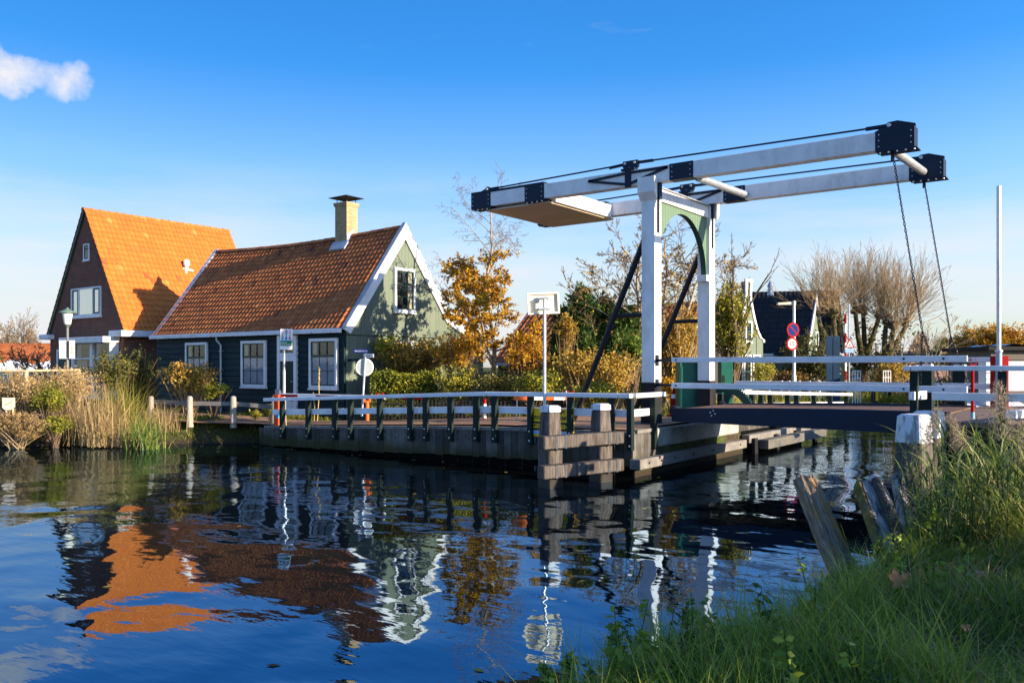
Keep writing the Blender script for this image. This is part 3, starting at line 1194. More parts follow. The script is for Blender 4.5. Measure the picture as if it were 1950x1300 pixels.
def green_house():
    t = thing('timber_house', (GX - 5, FY + 2.8, GZ), 'dark green timber house with brown tiled roof, pale green gable and yellow brick chimney', 'house')
    # front clapboards
    m = MB()
    z = GZ - 0.1
    k = 0
    while z < EZ - 0.1:
        z1 = min(z + 0.215, EZ - 0.02)
        m.prism([(HX0 + 0.1, FY - 0.028, z), (HX0 + 0.1, FY + 0.08, z), (HX0 + 0.1, FY + 0.08, z1 + 0.01), (HX0 + 0.1, FY + 0.018, z1 + 0.01)], (GX - HX0 - 0.1, 0, 0))
        z += 0.215
        k += 1
    m.box(HX0 + 0.15, GX - 0.08, FY + 0.08, FY + 5.5, GZ - 0.1, EZ - 0.05)
    m.build('front_wall', WALL_TEAL, t)
    m = MB()
    m.box(GX - 0.05, GX + 0.03, FY - 0.05, FY + 0.05, GZ - 0.1, EZ - 0.18)
    m.build('corner_board', WALL_TEAL, t)
    # gable: vertical boards, upper part proud of the lower with a dark drip gap between
    slope = (RZ - EZ) / (RY - FY)
    KY = 2 * RY - FY                        # where the main slope ends at the back
    m = MB()
    y = FY + 0.05
    rng = np.random.default_rng(5)
    zsp = 3.47
    while y < KY + 1.8:
        y1 = min(y + 0.165, KY + 1.8)

        def top(yy):
            if yy < RY:
                return EZ - 0.05 + slope * (yy - FY)
            if yy < KY - 0.55:
                return EZ - 0.05 + slope * (2 * RY - FY - yy)
            return EZ - 0.05 + slope * 0.55 - 0.52 * (yy - KY + 0.55)
        e = 0.002 * rng.uniform(0, 1.5)
        m.box(GX - 0.1, GX + e, y, y1 - 0.006, GZ - 0.1, min(zsp - 0.025, top(y)))
        ta, tb = top(y), top(y1)
        if min(ta, tb) > zsp:
            if y < RY < y1:
                ta = tb = min(ta, tb)
            m.prism([(GX - 0.1, y, zsp), (GX - 0.1, y1 - 0.006, zsp), (GX - 0.1, y1 - 0.006, tb), (GX - 0.1, y, ta)], (0.14 + e, 0, 0))
        y = y1
    m.build('gable_wall', GABLE_GREEN, t)
    # roof slopes
    up1 = (0, RY - FY, RZ - EZ)
    sl = math.hypot(RY - FY, RZ - EZ)
    ov = 0.14
    u = nrm(up1)
    rf = tile_roof('roof', (HX0 + 0.05, FY - ov * u[1] - 0.02, EZ - ov * u[2] + 0.06), (1, 0, 0), up1, GX - HX0 - 0.1, sl + ov + 0.02, 0.212, 0.243, TILE_BROWN, t, seed=3, amp=0.058, step=0.03, sag=0.16)
    m = MB()
    m.prism([(HX0 + 0.1, FY - 0.1, EZ - 0.14), (HX0 + 0.1, RY, RZ - 0.04), (HX0 + 0.1, KY - 0.55, EZ + slope * 0.55), (HX0 + 0.1, KY + 1.9, EZ + slope * 0.55 - 0.52 * 2.45), (HX0 + 0.1, KY + 1.9, EZ - 1.2), (HX0 + 0.1, FY + 0.2, EZ - 0.2)], (GX - HX0 - 0.22, 0, 0))
    m.build('roof_boarding', PLINTH, rf)
    ridge_tiles('ridge_tiles', (HX0 + 0.2, RY, RZ + 0.04), (GX - 0.12, RY, RZ + 0.04), 0.13, TILE_BROWN, rf, sag=0.14)
    # white bargeboards: gable end with kink to the lean-to, and the far left verge
    def barge(name, x, pts, w, th, under=0.0):
        m = MB()
        for a, b in zip(pts[:-1], pts[1:]):
            a, b = np.array([x, *a]), np.array([x, *b])
            d = nrm(b - a)
            nn = np.array([0, -d[2], d[1]])
            if nn[2] < 0:
                nn = -nn
            m.prism([a + nn * 0.06, b + nn * 0.06, b - nn * (w - 0.06), a - nn * (w - 0.06)], (th, 0, 0))
        return m
    ap = (RY, RZ + 0.16)
    m = MB()
    xg = GX + 0.05
    w = 0.34
    L = nrm(np.array([0, RY - (FY - 0.08), RZ - EZ + 0.16]))
    nL = np.array([0, -L[2], L[1]])
    a0 = np.array([xg, FY - 0.12, EZ - 0.08])
    top_ = np.array([xg, RY, RZ + 0.20])
    dn = np.array([0, 0, -w / L[1]])
    kx = np.array([xg, KY - 0.5, EZ + slope * 0.5 + 0.2])
    ex = np.array([xg, KY + 1.95, kx[2] - 0.5 * 2.45])
    m.prism([a0, top_, top_ + dn, a0 + np.array([0, 0.30, -0.15])], (0.06, 0, 0))
    m.prism([top_ + (0.002, 0, 0), kx, kx + (0, -0.02, -0.50), top_ + dn + (0.002, 0, 0)], (0.06, 0, 0))
    m.prism([kx, ex, ex + (0, 0, -0.36), kx + (0, -0.02, -0.50)], (0.058, 0, 0))
    bg = m.build('bargeboard', WHITE_BOARD, t, bevel=0.006)
    m = MB()
    m.prism([a0 + (-0.1, 0.02, 0.05), top_ + (-0.1, 0, 0.05), top_ + (-0.1, 0, -0.0), a0 + (-0.1, 0.02, 0.0)], (0.18, 0, 0))
    m.prism([top_ + (-0.1, 0, 0.05), kx + (-0.1, 0, 0.05), kx + (-0.1, 0, 0.0), top_ + (-0.1, 0, 0.0)], (0.18, 0, 0))
    m.prism([kx + (-0.1, 0, 0.05), ex + (-0.1, 0, 0.05), ex + (-0.1, 0, 0.0), kx + (-0.1, 0, 0.0)], (0.18, 0, 0))
    m.build('capping', LEAD, bg)
    m = MB()
    m.prism([(HX0 - 0.02, FY - 0.14, EZ - 0.1), (HX0 - 0.02, RY, RZ + 0.17), (HX0 - 0.02, RY, RZ - 0.15), (HX0 - 0.02, FY + 0.1, EZ - 0.25)], (0.07, 0, 0))
    m.prism([(HX0 - 0.05, FY - 0.16, EZ - 0.07), (HX0 - 0.05, RY, RZ + 0.22), (HX0 - 0.05, RY, RZ + 0.17), (HX0 - 0.05, FY - 0.14, EZ - 0.12)], (0.26, 0, 0))
    m.build('bargeboard', WHITE_BOARD, t, bevel=0.005)
    # gutter and downpipe
    m = MB()
    m.box(HX0 - 0.06, GX - 0.02, FY - 0.26, FY - 0.10, EZ - 0.20, EZ - 0.06)
    m.box(HX0 - 0.04, GX - 0.04, FY - 0.235, FY - 0.125, EZ - 0.062, EZ - 0.05)
    g = m.build('gutter', RAIL_WHITE, t, bevel=0.012)
    for i in range(12):
        x = HX0 + 0.4 + i * 0.95
        m = MB()
        m.box(x - 0.012, x + 0.012, FY - 0.266, FY - 0.1, EZ - 0.215, EZ - 0.17)
        m.build('gutter_bracket', NAVY, g)
    dx = on_y(419.5, 700, FY - 0.1)[0]
    m = MB()
    m.tube([(dx - 0.13, FY - 0.18, EZ - 0.2), (dx - 0.12, FY - 0.18, EZ - 0.33), (dx, FY - 0.08, EZ - 0.5), (dx, FY - 0.08, GZ)], 0.04, 10)
    for z in (EZ - 0.75, EZ - 1.45, EZ - 2.2):
        m.box(dx - 0.045, dx + 0.09, FY - 0.125, FY - 0.02, z, z + 0.035)
    m.build('downpipe', ZINC, t, smooth=True)
    # front windows: outer frame measured in the photo
    lace = [(0.02, 0.98, 0.02, 0.66, CURTAIN), (0.02, 0.22, 0.67, 0.97, CURTAIN_WARM)]
    for (x0, y0, x1, y1) in ((355, 652, 396, 722), (461, 648.5, 508, 737), (590.5, 644, 644, 739)):
        a, b = on_y(x0, y1, FY - 0.03), on_y(x1, y0, FY - 0.03)
        zt = on_y((x0 + x1) / 2, y0, FY - 0.03)[2]
        zb = 1.66
        window(t, (a[0], FY - 0.034, zb), (1, 0, 0), (0, -1, 0), b[0] - a[0], zt - zb, 3, (2, 1), fw=0.1, curtain=lace)
    # door with fanlight
    a, b = on_y(530, 780, FY - 0.03), on_y(566, 638, FY - 0.03)
    x0, x1, z0, z1 = a[0], b[0], GZ + 0.12, on_y(548, 638.5, FY)[2]
    m = MB()
    fw = 0.13
    m.box(x0, x0 + fw, FY - 0.10, FY + 0.02, z0, z1)
    m.box(x1 - fw, x1, FY - 0.10, FY + 0.02, z0, z1)
    m.box(x0 + fw, x1 - fw, FY - 0.10, FY + 0.02, z1 - fw, z1)
    zt = on_y(548, 673, FY)[2]
    m.box(x0 + fw, x1 - fw, FY - 0.09, FY + 0.02, zt - 0.27, zt + 0.02)
    m.box(x0 + fw, x1 - fw, FY - 0.085, FY + 0.02, z0, z0 + 0.16)
    fr = m.build('door_frame', WHITE_BOARD, t, bevel=0.008)
    m = MB()
    m.box(x0 + fw, x1 - fw, FY - 0.055, FY + 0.0, z0 + 0.42, zt - 0.27)
    for i in range(1, 5):
        xx = x0 + fw + (x1 - x0 - 2 * fw) * i / 5
        m.box(xx - 0.035, xx + 0.035, FY - 0.062, FY - 0.05, z0 + 0.47, zt - 0.33)
    dr = m.build('door', DOOR_GREEN, t)
    m = MB()
    m.box(x0 + fw, x1 - fw, FY - 0.06, FY + 0.0, z0 + 0.16, z0 + 0.42)
    m.build('kick_board', RAIL_WHITE, dr)
    m = MB()
    m.cyl((x1 - fw - 0.1, FY - 0.055, z0 + 1.1), (x1 - fw - 0.1, FY - 0.11, z0 + 1.1), 0.025, 8)
    m.build('handle', GALV, dr)
    m = MB()
    m.box(x0 + fw, x1 - fw, FY - 0.045, FY - 0.035, zt + 0.02, z1 - fw)
    fl = m.build('fanlight', GLASS, t)
    m = MB()
    m.box(x0 + fw, x1 - fw, FY - 0.034, FY - 0.03, zt + 0.02, z1 - fw)
    m.build('backing', ROOM, fl)
    # gable windows
    xo = GX + 0.04
    for (px0, py0, px1, py1) in ((749, 508.5, 789, 596),):
        a, b = on_x(px0, py1, xo), on_x(px1, py1, xo)
        zt = on_x((px0 + px1) / 2, py0 + 2.5, xo)[2]
        zb = on_x((px0 + px1) / 2, py1 - 1, xo)[2]
        window(t, (xo, a[1], zb), (0, 1, 0), (1, 0, 0), b[1] - a[1], zt - zb, 3, (2, 1), fw=0.1, curtain=[(0.7, 0.95, 0.0, 1.0, CURTAIN_WARM)], proud=0.09)
    a, b = on_x(742, 645, GX), on_x(785, 647, GX)
    window(t, (GX, a[1], 1.7), (0, 1, 0), (1, 0, 0), b[1] - a[1], 3.33 - 1.7, 3, (2, 1), fw=0.1)
    # side hinge and little sign arm on the gable corner
    a = on_x(657, 689, GX)
    m = MB()
    m.box(GX, GX + 0.5, a[1] + 0.12, a[1] + 0.16, 2.58, 2.66)
    m.build('wall_bracket', NAVY, t)
    # chimney
    cy, cx0, cx1 = RY - 0.05, on_y(637, 400, RY - 0.35)[0], on_y(659, 400, RY - 0.35)[0]
    cz = on_y(650, 386, RY - 0.35)[2]
    m = MB()
    m.box(cx0, cx1, cy - 0.27, cy + 0.27, RZ - 0.7, cz - 0.12)
    m.box(cx0 - 0.03, cx1 + 0.03, cy - 0.30, cy + 0.30, cz - 0.12, cz - 0.05)
    m.box(cx0 - 0.05, cx1 + 0.05, cy - 0.32, cy + 0.32, cz - 0.05, cz + 0.02)
    ch = m.build('chimney', BRICK_YELLOW, t)
    m = MB()
    for sx in (cx0 + 0.05, cx1 - 0.05):
        for sy in (cy - 0.22, cy + 0.22):
            m.cyl((sx, sy, cz), (sx, sy, cz + 0.24), 0.014, 6)
    cxm = (cx0 + cx1) / 2
    q = [(cxm - 0.5, cy - 0.44, cz + 0.20), (cxm + 0.5, cy - 0.44, cz + 0.20), (cxm + 0.5, cy + 0.44, cz + 0.20), (cxm - 0.5, cy + 0.44, cz + 0.20)]
    m.add(q + [(x, y, z + 0.02) for x, y, z in q] + [(cxm, cy, cz + 0.36)], [(3, 2, 1, 0), (0, 1, 5, 4), (1, 2, 6, 5), (2, 3, 7, 6), (3, 0, 4, 7), (4, 5, 8), (5, 6, 8), (6, 7, 8), (7, 4, 8)])
    m.build('chimney_cowl', BLACK, ch)
    m = MB()
    zf = RZ - 0.52
    m.prism([(cx0 - 0.10, cy - 0.28, zf + 0.12), (cx0 - 0.10, cy - 0.28, zf + 0.32), (cx0 - 0.10, cy - 0.5, zf + 0.0), (cx0 - 0.10, cy - 0.46, zf - 0.05)], (cx1 - cx0 + 0.20, 0, 0))
    m.prism([(cx1 + 0.002, cy - 0.275, RZ - 0.5), (cx1 + 0.002, cy + 0.1, RZ - 0.2), (cx1 + 0.002, cy + 0.1, RZ + 0.28), (cx1 + 0.002, cy - 0.275, RZ + 0.0)], (0.012, 0, 0))
    m.build('flashing', LEAD, ch)
    # lean-to roof on the far side of the gable
    m = MB()
    m.box(GX - 8, GX - 0.12, KY - 0.4, KY + 1.9, GZ - 0.1, 2.3)
    m.build('rear_wing', WALL_TEAL, t)
    return t


green_house()

# ---------------------------------------------------------------- the brick house on the left


def brick_house():
    cx, hw = -37.66, 3.25
    y0, y1 = 19.0, 26.3
    ez, rz = 3.95, 9.32
    t = thing('brick_house', (cx, y0 + 3.5, 0.7), 'tall dark brick house with steep bright orange tiled roof', 'house')
    m = MB()
    m.prism([(cx - hw, y0, 0.5), (cx + hw, y0, 0.5), (cx + hw, y0, ez), (cx, y0, rz - 0.12), (cx - hw, y0, ez)], (0, y1 - y0, 0))
    # faint soldier-course shadow line above the small window, and projecting sill courses
    m.box(cx - 0.75, cx + 0.78, y0 - 0.02, y0 + 0.02, 7.62, 7.69)
    m.build('wall', BRICK_DARK, t)
    sl = math.hypot(hw, rz - ez)
    ov = 0.2
    roofs = []
    for sgn in (1, -1):
        up = (-sgn * hw, 0, rz - ez)
        u = nrm(up)
        o = (cx + sgn * (hw + 0.02) - u[0] * ov + sgn * 0.06, y0 - 0.1, ez - u[2] * ov + 0.08)
        rf = tile_roof('roof', o, (0, 1, 0), up, y1 - y0 + 0.2, sl + ov + 0.03, 0.225, 0.30, TILE_ORANGE, t, seed=8 + sgn, amp=0.05, step=0.035)
        roofs.append(rf)
    ridge_tiles('ridge_tiles', (cx, y0 - 0.12, rz + 0.06), (cx, y1 + 0.12, rz + 0.06), 0.13, TILE_ORANGE, roofs[0])
    # verge strip under the left slope, seen as a thin green edge
    m = MB()
    m.prism([(cx - hw - 0.12, y0 - 0.09, ez - 0.12), (cx - hw - 0.02, y0 - 0.09, ez - 0.12), (cx + 0.02, y0 - 0.09, rz - 0.02), (cx - 0.0, y0 - 0.09, rz + 0.1)], (0, 0.07, 0))
    m.build('verge_board', SASH_GREEN, t)
    # box gutters
    m = MB()
    m.box(cx + hw - 0.62, cx + hw + 0.42, y0 - 0.34, y0 - 0.003, ez - 0.28, ez - 0.02)
    m.box(cx + hw + 0.06, cx + hw + 0.42, y0 - 0.003, y1, ez - 0.28, ez - 0.02)
    m.build('gutter', WHITE, t, bevel=0.02)
    m = MB()
    m.box(cx - hw - 0.42, cx - hw + 0.42, y0 - 0.34, y0 - 0.003, ez - 0.28, ez - 0.05)
    m.box(cx - hw - 0.42, cx - hw - 0.06, y0 - 0.003, y1, ez - 0.28, ez - 0.05)
    m.build('gutter', WHITE, t, bevel=0.02)
    # shop-like bay window with canopy
    bx0, bx1 = on_y(141, 650, y0 - 0.3)[0], on_y(213, 650, y0 - 0.3)[0]
    m = MB()
    m.box(bx0 - 0.5, bx1 + 0.12, y0 - 0.75, y0 - 0.004, 3.42, 3.68)
    m.build('canopy', WHITE, t, bevel=0.02)
    zb, zt = 1.0, 3.42
    m = MB()
    xs = [bx0, on_y(175, 660, y0 - 0.3)[0], bx1]
    m.box(bx0 - 0.06, bx0 + 0.08, y0 - 0.4, y0, zb, zt - 0.003)
    m.box(xs[1] - 0.02, xs[1] + 0.2, y0 - 0.4, y0, zb, zt - 0.003)
    m.box(bx1 - 0.1, bx1 + 0.02, y0 - 0.4, y0, zb, zt - 0.003)
    m.box(bx0 + 0.08, bx1 - 0.1, y0 - 0.38, y0 - 0.1, 2.72, 2.79)
    m.box(bx0 + 0.08, bx1 - 0.1, y0 - 0.38, y0 - 0.1, zb, zb + 0.1)
    fr = m.build('bay_window', WHITE_BOARD, t, bevel=0.008)
    m = MB()
    m.box(bx0 + 0.08, bx1 - 0.1, y0 - 0.30, y0 - 0.29, zb + 0.1, zt - 0.003)
    m.build('pane', GLASS, fr)
    m = MB()
    m.box(bx0 + 0.08, bx1 - 0.1, y0 - 0.02, y0 - 0.004, zb, zt - 0.003)
    m.build('backing', ROOM, fr)
    m = MB()
    m.box(xs[0] + 0.12, xs[0] + 0.75, y0 - 0.10, y0 - 0.09, zb, 2.7)
    m.build('curtain', CURTAIN_WARM, fr)
    m = MB()
    m.box(xs[1] + 0.3, bx1 - 0.2, y0 - 0.13, y0 - 0.12, zb, zb + 0.7)
    m.build('curtain', CURTAIN, fr)
    # white door frame left of the lantern
    d0 = on_y(110, 660, y0)[0]
    m = MB()
    m.box(d0, d0 + 0.12, y0 - 0.06, y0 + 0.01, 0.7, 3.2)
    m.box(d0 + 1.0, d0 + 1.12, y0 - 0.06, y0 + 0.01, 0.7, 3.2)
    m.box(d0 + 0.12, d0 + 1.0, y0 - 0.06, y0 + 0.01, 3.08, 3.2)
    df = m.build('door_frame', WHITE_BOARD, t)
    m = MB()
    m.box(d0 + 0.12, d0 + 1.0, y0 - 0.03, y0 - 0.006, 0.7, 3.08)
    m.build('door', DOOR_GREEN, df)
    # bedroom window: three lights
    a, b = on_y(137, 600, y0), on_y(193.5, 600, y0)
    zb, zt = on_y(165, 601.5, y0)[2], on_y(165, 547.5, y0)[2]
    w, h = b[0] - a[0], zt - zb
    m = MB()
    fw = 0.07
    m.box(a[0], a[0] + fw, y0 - 0.06, y0 + 0.01, zb, zt)
    m.box(b[0] - fw, b[0], y0 - 0.06, y0 + 0.01, zb, zt)
    m.box(a[0] + fw, b[0] - fw, y0 - 0.06, y0 + 0.01, zt - fw, zt)
    m.box(a[0] + fw, b[0] - fw, y0 - 0.06, y0 + 0.01, zb, zb + fw)
    m.box(a[0] - 0.05, b[0] + 0.05, y0 - 0.12, y0 + 0.01, zb - 0.1, zb - 0.003)
    for fx in (0.26, 0.74):
        m.box(a[0] + w * fx - 0.035, a[0] + w * fx + 0.035, y0 - 0.055, y0 + 0.01, zb + fw, zt - fw)
    fr = m.build('window', WHITE_BOARD, t, bevel=0.005)
    m = MB()
    for fa, fb in ((0.05, 0.235), (0.765, 0.95)):
        xa, xb = a[0] + w * fa, a[0] + w * fb
        m.box(xa, xa + 0.06, y0 - 0.045, y0 - 0.012, zb + fw, zt - fw)
        m.box(xb - 0.06, xb, y0 - 0.045, y0 - 0.012, zb + fw, zt - fw)
        m.box(xa + 0.06, xb - 0.06, y0 - 0.045, y0 - 0.012, zt - fw - 0.07, zt - fw)
        m.box(xa + 0.06, xb - 0.06, y0 - 0.045, y0 - 0.012, zb + fw, zb + fw + 0.07)
    m.build('sash', SASH_GREEN, fr)
    m = MB()
    m.box(a[0] + fw, b[0] - fw, y0 - 0.028, y0 - 0.024, zb + fw, zt - fw)
    m.build('pane', glass_mat('sky_glass', see=0.02), fr)
    m = MB()
    m.box(a[0] + fw, b[0] - fw, y0 - 0.008, y0 - 0.005, zb + fw, zt - fw)
    m.build('backing', ROOM, fr)
    # attic slit
    a, b = on_y(160, 480, y0), on_y(171, 480, y0)
    zb, zt = on_y(165, 496, y0)[2], on_y(165, 464.5, y0)[2]
    window(t, (a[0], y0, zb), (1, 0, 0), (0, -1, 0), b[0] - a[0], zt - zb, 1, (1,), fw=0.06, proud=0.05, sashw=0.05)
    # vent flue on the right slope
    f = on_x(354, 527, cx + 1.55)
    zr = rz - (rz - ez) / hw * 1.55
    f = np.array([cx + 1.55, on_x(354, 527, cx + 1.55)[1], zr])
    m = MB()
    m.cyl(f + (0, 0, -0.1), f + (0.05, 0, 0.42), 0.09, 10)
    m.lathe(f + (0.05, 0, 0.42), [(0.13, 0.0), (0.15, 0.05), (0.15, 0.22), (0.07, 0.3)], 10)
    m.cyl(f + (-0.05, -0.12, 0.3), f + (0.14, 0.3, 0.2), 0.05, 8)
    m.build('vent_pipe', WHITE, t, smooth=True)
    # downpipe on the front corner
    m = MB()
    x = cx + hw - 0.12
    m.cyl((x - 0.55, y0 - 0.12, 0.7), (x - 0.55, y0 - 0.12, ez - 0.28), 0.045, 8)
    m.build('downpipe', RAIL_WHITE, t, smooth=True)
    return t


brick_house()

# ---------------------------------------------------------------- the drawbridge
PX = -9.26                     # portal plane
NY, FY2 = 18.27, 21.52         # near and far post
DX0, DX1 = -8.5, -2.75         # moving leaf
LY0, LY1 = 17.78, 21.2
DZ = 1.44
BZ0, BZ1 = 6.78, 7.16          # balance beams


def drawbridge():
    t = thing('drawbridge', (PX, 19.9, 0.9), 'white wooden drawbridge with two long balance beams over a portal with green arch', 'drawbridge')
    hw = 0.175
    for y in (NY, FY2):
        near = y == NY
        m = MB()
        m.box(PX - hw, PX + hw, y - hw, y + hw, 2.02, 6.72)
        po = m.build('portal_post', WHITE, t, bevel=0.008)
        m = MB()
        m.box(PX - hw - 0.012, PX + hw + 0.012, y - hw - 0.012, y + hw + 0.012, 0.88, 2.018)
        m.build('plinth', PLINTH, po)
        m = MB()
        s = -1 if near else 1
        pr = [(PX - hw - 0.03, y + s * hw, 6.36), (PX - hw - 0.03, y + s * (hw + 0.16), 6.54), (PX - hw - 0.03, y + s * (hw + 0.16), 6.9), (PX - hw - 0.03, y + s * hw, 6.9)]
        m.prism(pr, (2 * hw + 0.10, 0, 0))
        m.build('cap_block', WHITE, po, bevel=0.006)
        # hinge strap with bolts on the sunny face
        m = MB()
        m.box(PX + hw + 0.002, PX + hw + 0.022, y - 0.06, y + 0.04, 5.6, 6.62)
        m.box(PX + hw - 0.10, PX + hw + 0.07, y - 0.09, y + 0.08, 6.4, 6.78)
        for k in range(9):
            z = 5.66 + k * 0.1
            m.cyl((PX + hw + 0.02, y - 0.03, z), (PX + hw + 0.045, y - 0.03, z), 0.012, 6)
        m.build('hinge_strap', NAVY, po)
        if near:
            m = MB()
            for z in (2.55, 1.97):
                m.box(PX + hw + 0.002, PX + hw + 0.03, y - 0.15, y - 0.01, z - 0.13, z + 0.13)
                m.beam((PX + hw + 0.03, y - 0.10, z), (DX0 + 0.02, LY0 + 0.02, z), 0.03, 0.07)
            m.build('rail_hinge', BLACK, po)
    # crossbeam between the posts and the arched panel under it
    m = MB()
    m.box(PX - 0.12, PX + 0.14, NY + hw + 0.002, FY2 - hw - 0.002, 6.40, 6.70)
    cb = m.build('crossbeam', WHITE, t, bevel=0.008)
    m = MB()
    m.box(PX - 0.16, PX + 0.19, NY + hw + 0.004, FY2 - hw - 0.004, 6.703, 6.73)
    m.build('cover_strip', ZINC, cb)
    ya, yb = NY + hw, FY2 - hw
    yc, R, zs = (ya + yb) / 2, (yb - ya) / 2 - 0.03, 4.86
    m = MB()
    th = np.linspace(0, math.pi, 33)
    arc = [(yc - R * math.cos(a), zs + R * math.sin(a)) for a in th]
    k = len(arc)
    vs, fs = [], []
    for x in (PX - 0.06, PX + 0.085):
        for (y, z) in arc:
            vs.append((x, y, z))
        for (y, z) in arc:
            yy = y
            vs.append((x, yy, 6.398))
        vs += [(x, ya + 0.002, zs), (x, ya + 0.002, 6.398), (x, yb - 0.002, zs), (x, yb - 0.002, 6.398)]
    n = 2 * k + 4
    for s in (0, 1):
        o = s * n
        for i in range(k - 1):
            fs.append((o + i, o + i + 1, o + k + i + 1, o + k + i))
        fs.append((o + 2 * k, o, o + k, o + 2 * k + 1))
        fs.append((o + k - 1, o + 2 * k + 2, o + 2 * k + 3, o + 2 * k - 1))
    m.add(vs, fs, 0)
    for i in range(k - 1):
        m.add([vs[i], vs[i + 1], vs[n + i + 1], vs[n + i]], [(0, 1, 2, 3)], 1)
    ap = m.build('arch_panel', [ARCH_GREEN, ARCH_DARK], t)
    # vertical tongue-and-groove beads on the panel
    m = MB()
    y = ya + 0.13
    while y < yb - 0.05:
        zb = zs + math.sqrt(max(R * R - (y - yc) ** 2, 0)) + 0.01 if abs(y - yc) < R else zs
        m.box(PX + 0.0852, PX + 0.088, y - 0.007, y + 0.007, zb, 6.395)
        y += 0.145
    m.build('board_joints', mat('arch_joint_green', (0.10, 0.17, 0.115), 0.6), ap)
    m = MB()
    for y, s in ((ya, 1), (yb, -1)):
        m.box(PX - 0.12, PX + 0.15, min(y, y + s * 0.15), max(y, y + s * 0.15), zs - 0.17, zs - 0.002)
    m.build('impost_block', WHITE, ap, bevel=0.006)
    # raking struts behind
    for y in (NY, FY2):
        m = MB()
        top, bot = np.array([PX - hw - 0.02, y, 5.45]), np.array([PX - 2.25, y, 0.95])
        m.cyl(bot, top, 0.075, 12)
        f = 0.6
        mid = bot + (top - bot) * f
        m.cyl(mid, (PX - hw, y, mid[2]), 0.055, 10)
        m.box(bot[0] - 0.16, bot[0] + 0.16, y - 0.14, y + 0.14, 0.86, 1.0)
        m.build('strut', BLACK, t, smooth=True)
    # balance beams
    def bxat(px, y):
        return on_y(px, 320, y - 0.14)[0]
    for y in (NY, FY2):
        near = y == NY
        hb = 0.14
        x0, x1 = -14.72, -3.42
        m = MB()
        m.box(x0 + 0.02, x1 - 0.02, y - hb, y + hb, BZ0, BZ1)
        b = m.build('balance_beam', WHITE, t, bevel=0.01)
        cols = [(x0, x0 + 0.68), (-12.90, -12.28), (-8.72, -8.12), (-4.16, x1)]
        for i, (a, c) in enumerate(cols):
            m = MB()
            m.box(a, c, y - hb - 0.012, y + hb + 0.012, BZ0 - (0.03 if i in (0, 1, 3) else 0.004), BZ1 + (0.014 if i != 2 else 0.004))
            if i != 2:
                m.box(a + 0.05, c + 0.05, y - hb - 0.05, y + hb + 0.05, BZ0 - 0.055, BZ0 - 0.028)
            m.build('steel_collar', NAVY, b, bevel=0.004)
        # long top flange at the counterweight end
        m = MB()
        m.box(x0, cols[1][1], y - hb - 0.016, y + hb + 0.016, BZ1 + 0.015, BZ1 + 0.055)
        m.build('top_flange', NAVY, b, bevel=0.004)
        m = MB()
        for a, c in cols:
            for xx in (a + 0.07, c - 0.07):
                for zz in (BZ0 + 0.07, (BZ0 + BZ1) / 2, BZ1 - 0.07):
                    m.cyl((xx, y - hb - 0.012, zz), (xx, y - hb - 0.03, zz), 0.013, 6)
        for a, c in (cols[0], cols[1], cols[3]):
            for xx in np.arange(a + 0.1, c, 0.16):
                m.cyl((xx, y - hb - 0.03, BZ0 - 0.056), (xx, y - hb - 0.03, BZ0 - 0.085), 0.02, 6)
        m.build('bolts', GALV, b)
        # end lugs, tie rod and the trussed king-post over the portal
        for ya_ in (y - 0.03,):
            m = MB()
            m.prism([(x0 + 0.02, ya_, BZ1 + 0.02), (x0 + 0.62, ya_, BZ1 + 0.02), (x0 + 0.58, ya_, BZ1 + 0.15), (x0 + 0.48, ya_, BZ1 + 0.20), (x0 + 0.36, ya_, BZ1 + 0.12)], (0, 0.06, 0))
            m.build('end_lug', NAVY, b)
            m = MB()
            m.prism([(x1 - 0.8, ya_, BZ1 + 0.01), (x1 - 0.01, ya_, BZ1 + 0.01), (x1 - 0.01, ya_, BZ1 + 0.09), (x1 - 0.34, ya_, BZ1 + 0.20), (x1 - 0.52, ya_, BZ1 + 0.19), (x1 - 0.62, ya_, BZ1 + 0.12)], (0, 0.06, 0))
            m.build('end_lug', NAVY, b)
        kx = PX - 0.55
        kz = BZ1 + 0.20
        m = MB()
        m.box(kx - 0.09, kx + 0.09, y - 0.05, y + 0.05, BZ1 - 0.02, kz - 0.098)
        m.prism([(kx - 0.18, y - 0.055, kz - 0.1), (kx + 0.18, y - 0.055, kz - 0.1), (kx + 0.12, y - 0.055, kz - 0.18), (kx - 0.12, y - 0.055, kz - 0.18)], (0, 0.11, 0))
        m.box(kx - 0.2, kx + 0.2, y - 0.055, y + 0.055, kz - 0.098, kz + 0.06)
        m.box(kx - 0.08, kx + 0.08, y - hb - 0.035, y - hb - 0.001, BZ0 - 0.03, BZ1 + 0.06)
        m.box(kx - 0.18, kx + 0.18, y - hb - 0.05, y + hb + 0.05, BZ1 + 0.001, BZ1 + 0.05)
        dy = y - hb - 0.018
        for a, c in (((kx - 1.12, BZ1 - 0.12), (kx, BZ1 - 0.06)), ((kx, BZ1 - 0.06), (kx + 1.05, BZ1 - 0.06)), ((kx - 1.12, BZ1 - 0.12), (kx, BZ0 + 0.04)), ((kx, BZ0 + 0.04), (kx + 1.05, BZ1 - 0.06))):
            m.beam((a[0], dy, a[1]), (c[0], dy, c[1]), 0.03, 0.06, up=(0, 0, 1))
        m.build('king_post', NAVY, b)
        for xx, zz in ((kx - 0.13, kz + 0.0), (kx + 0.13, kz + 0.0), (kx, kz - 0.14)):
            m = MB()
            m.cyl((xx, y - 0.056, zz), (xx, y - 0.09, zz), 0.03, 10)
            m.build('pin', GALV, b)
        m = MB()
        m.cyl((x0 + 0.48, y - 0.03, BZ1 + 0.12), (x0 + 0.48, y - 0.07, BZ1 + 0.12), 0.035, 10)
        m.build('pin', GALV, b)
        m = MB()
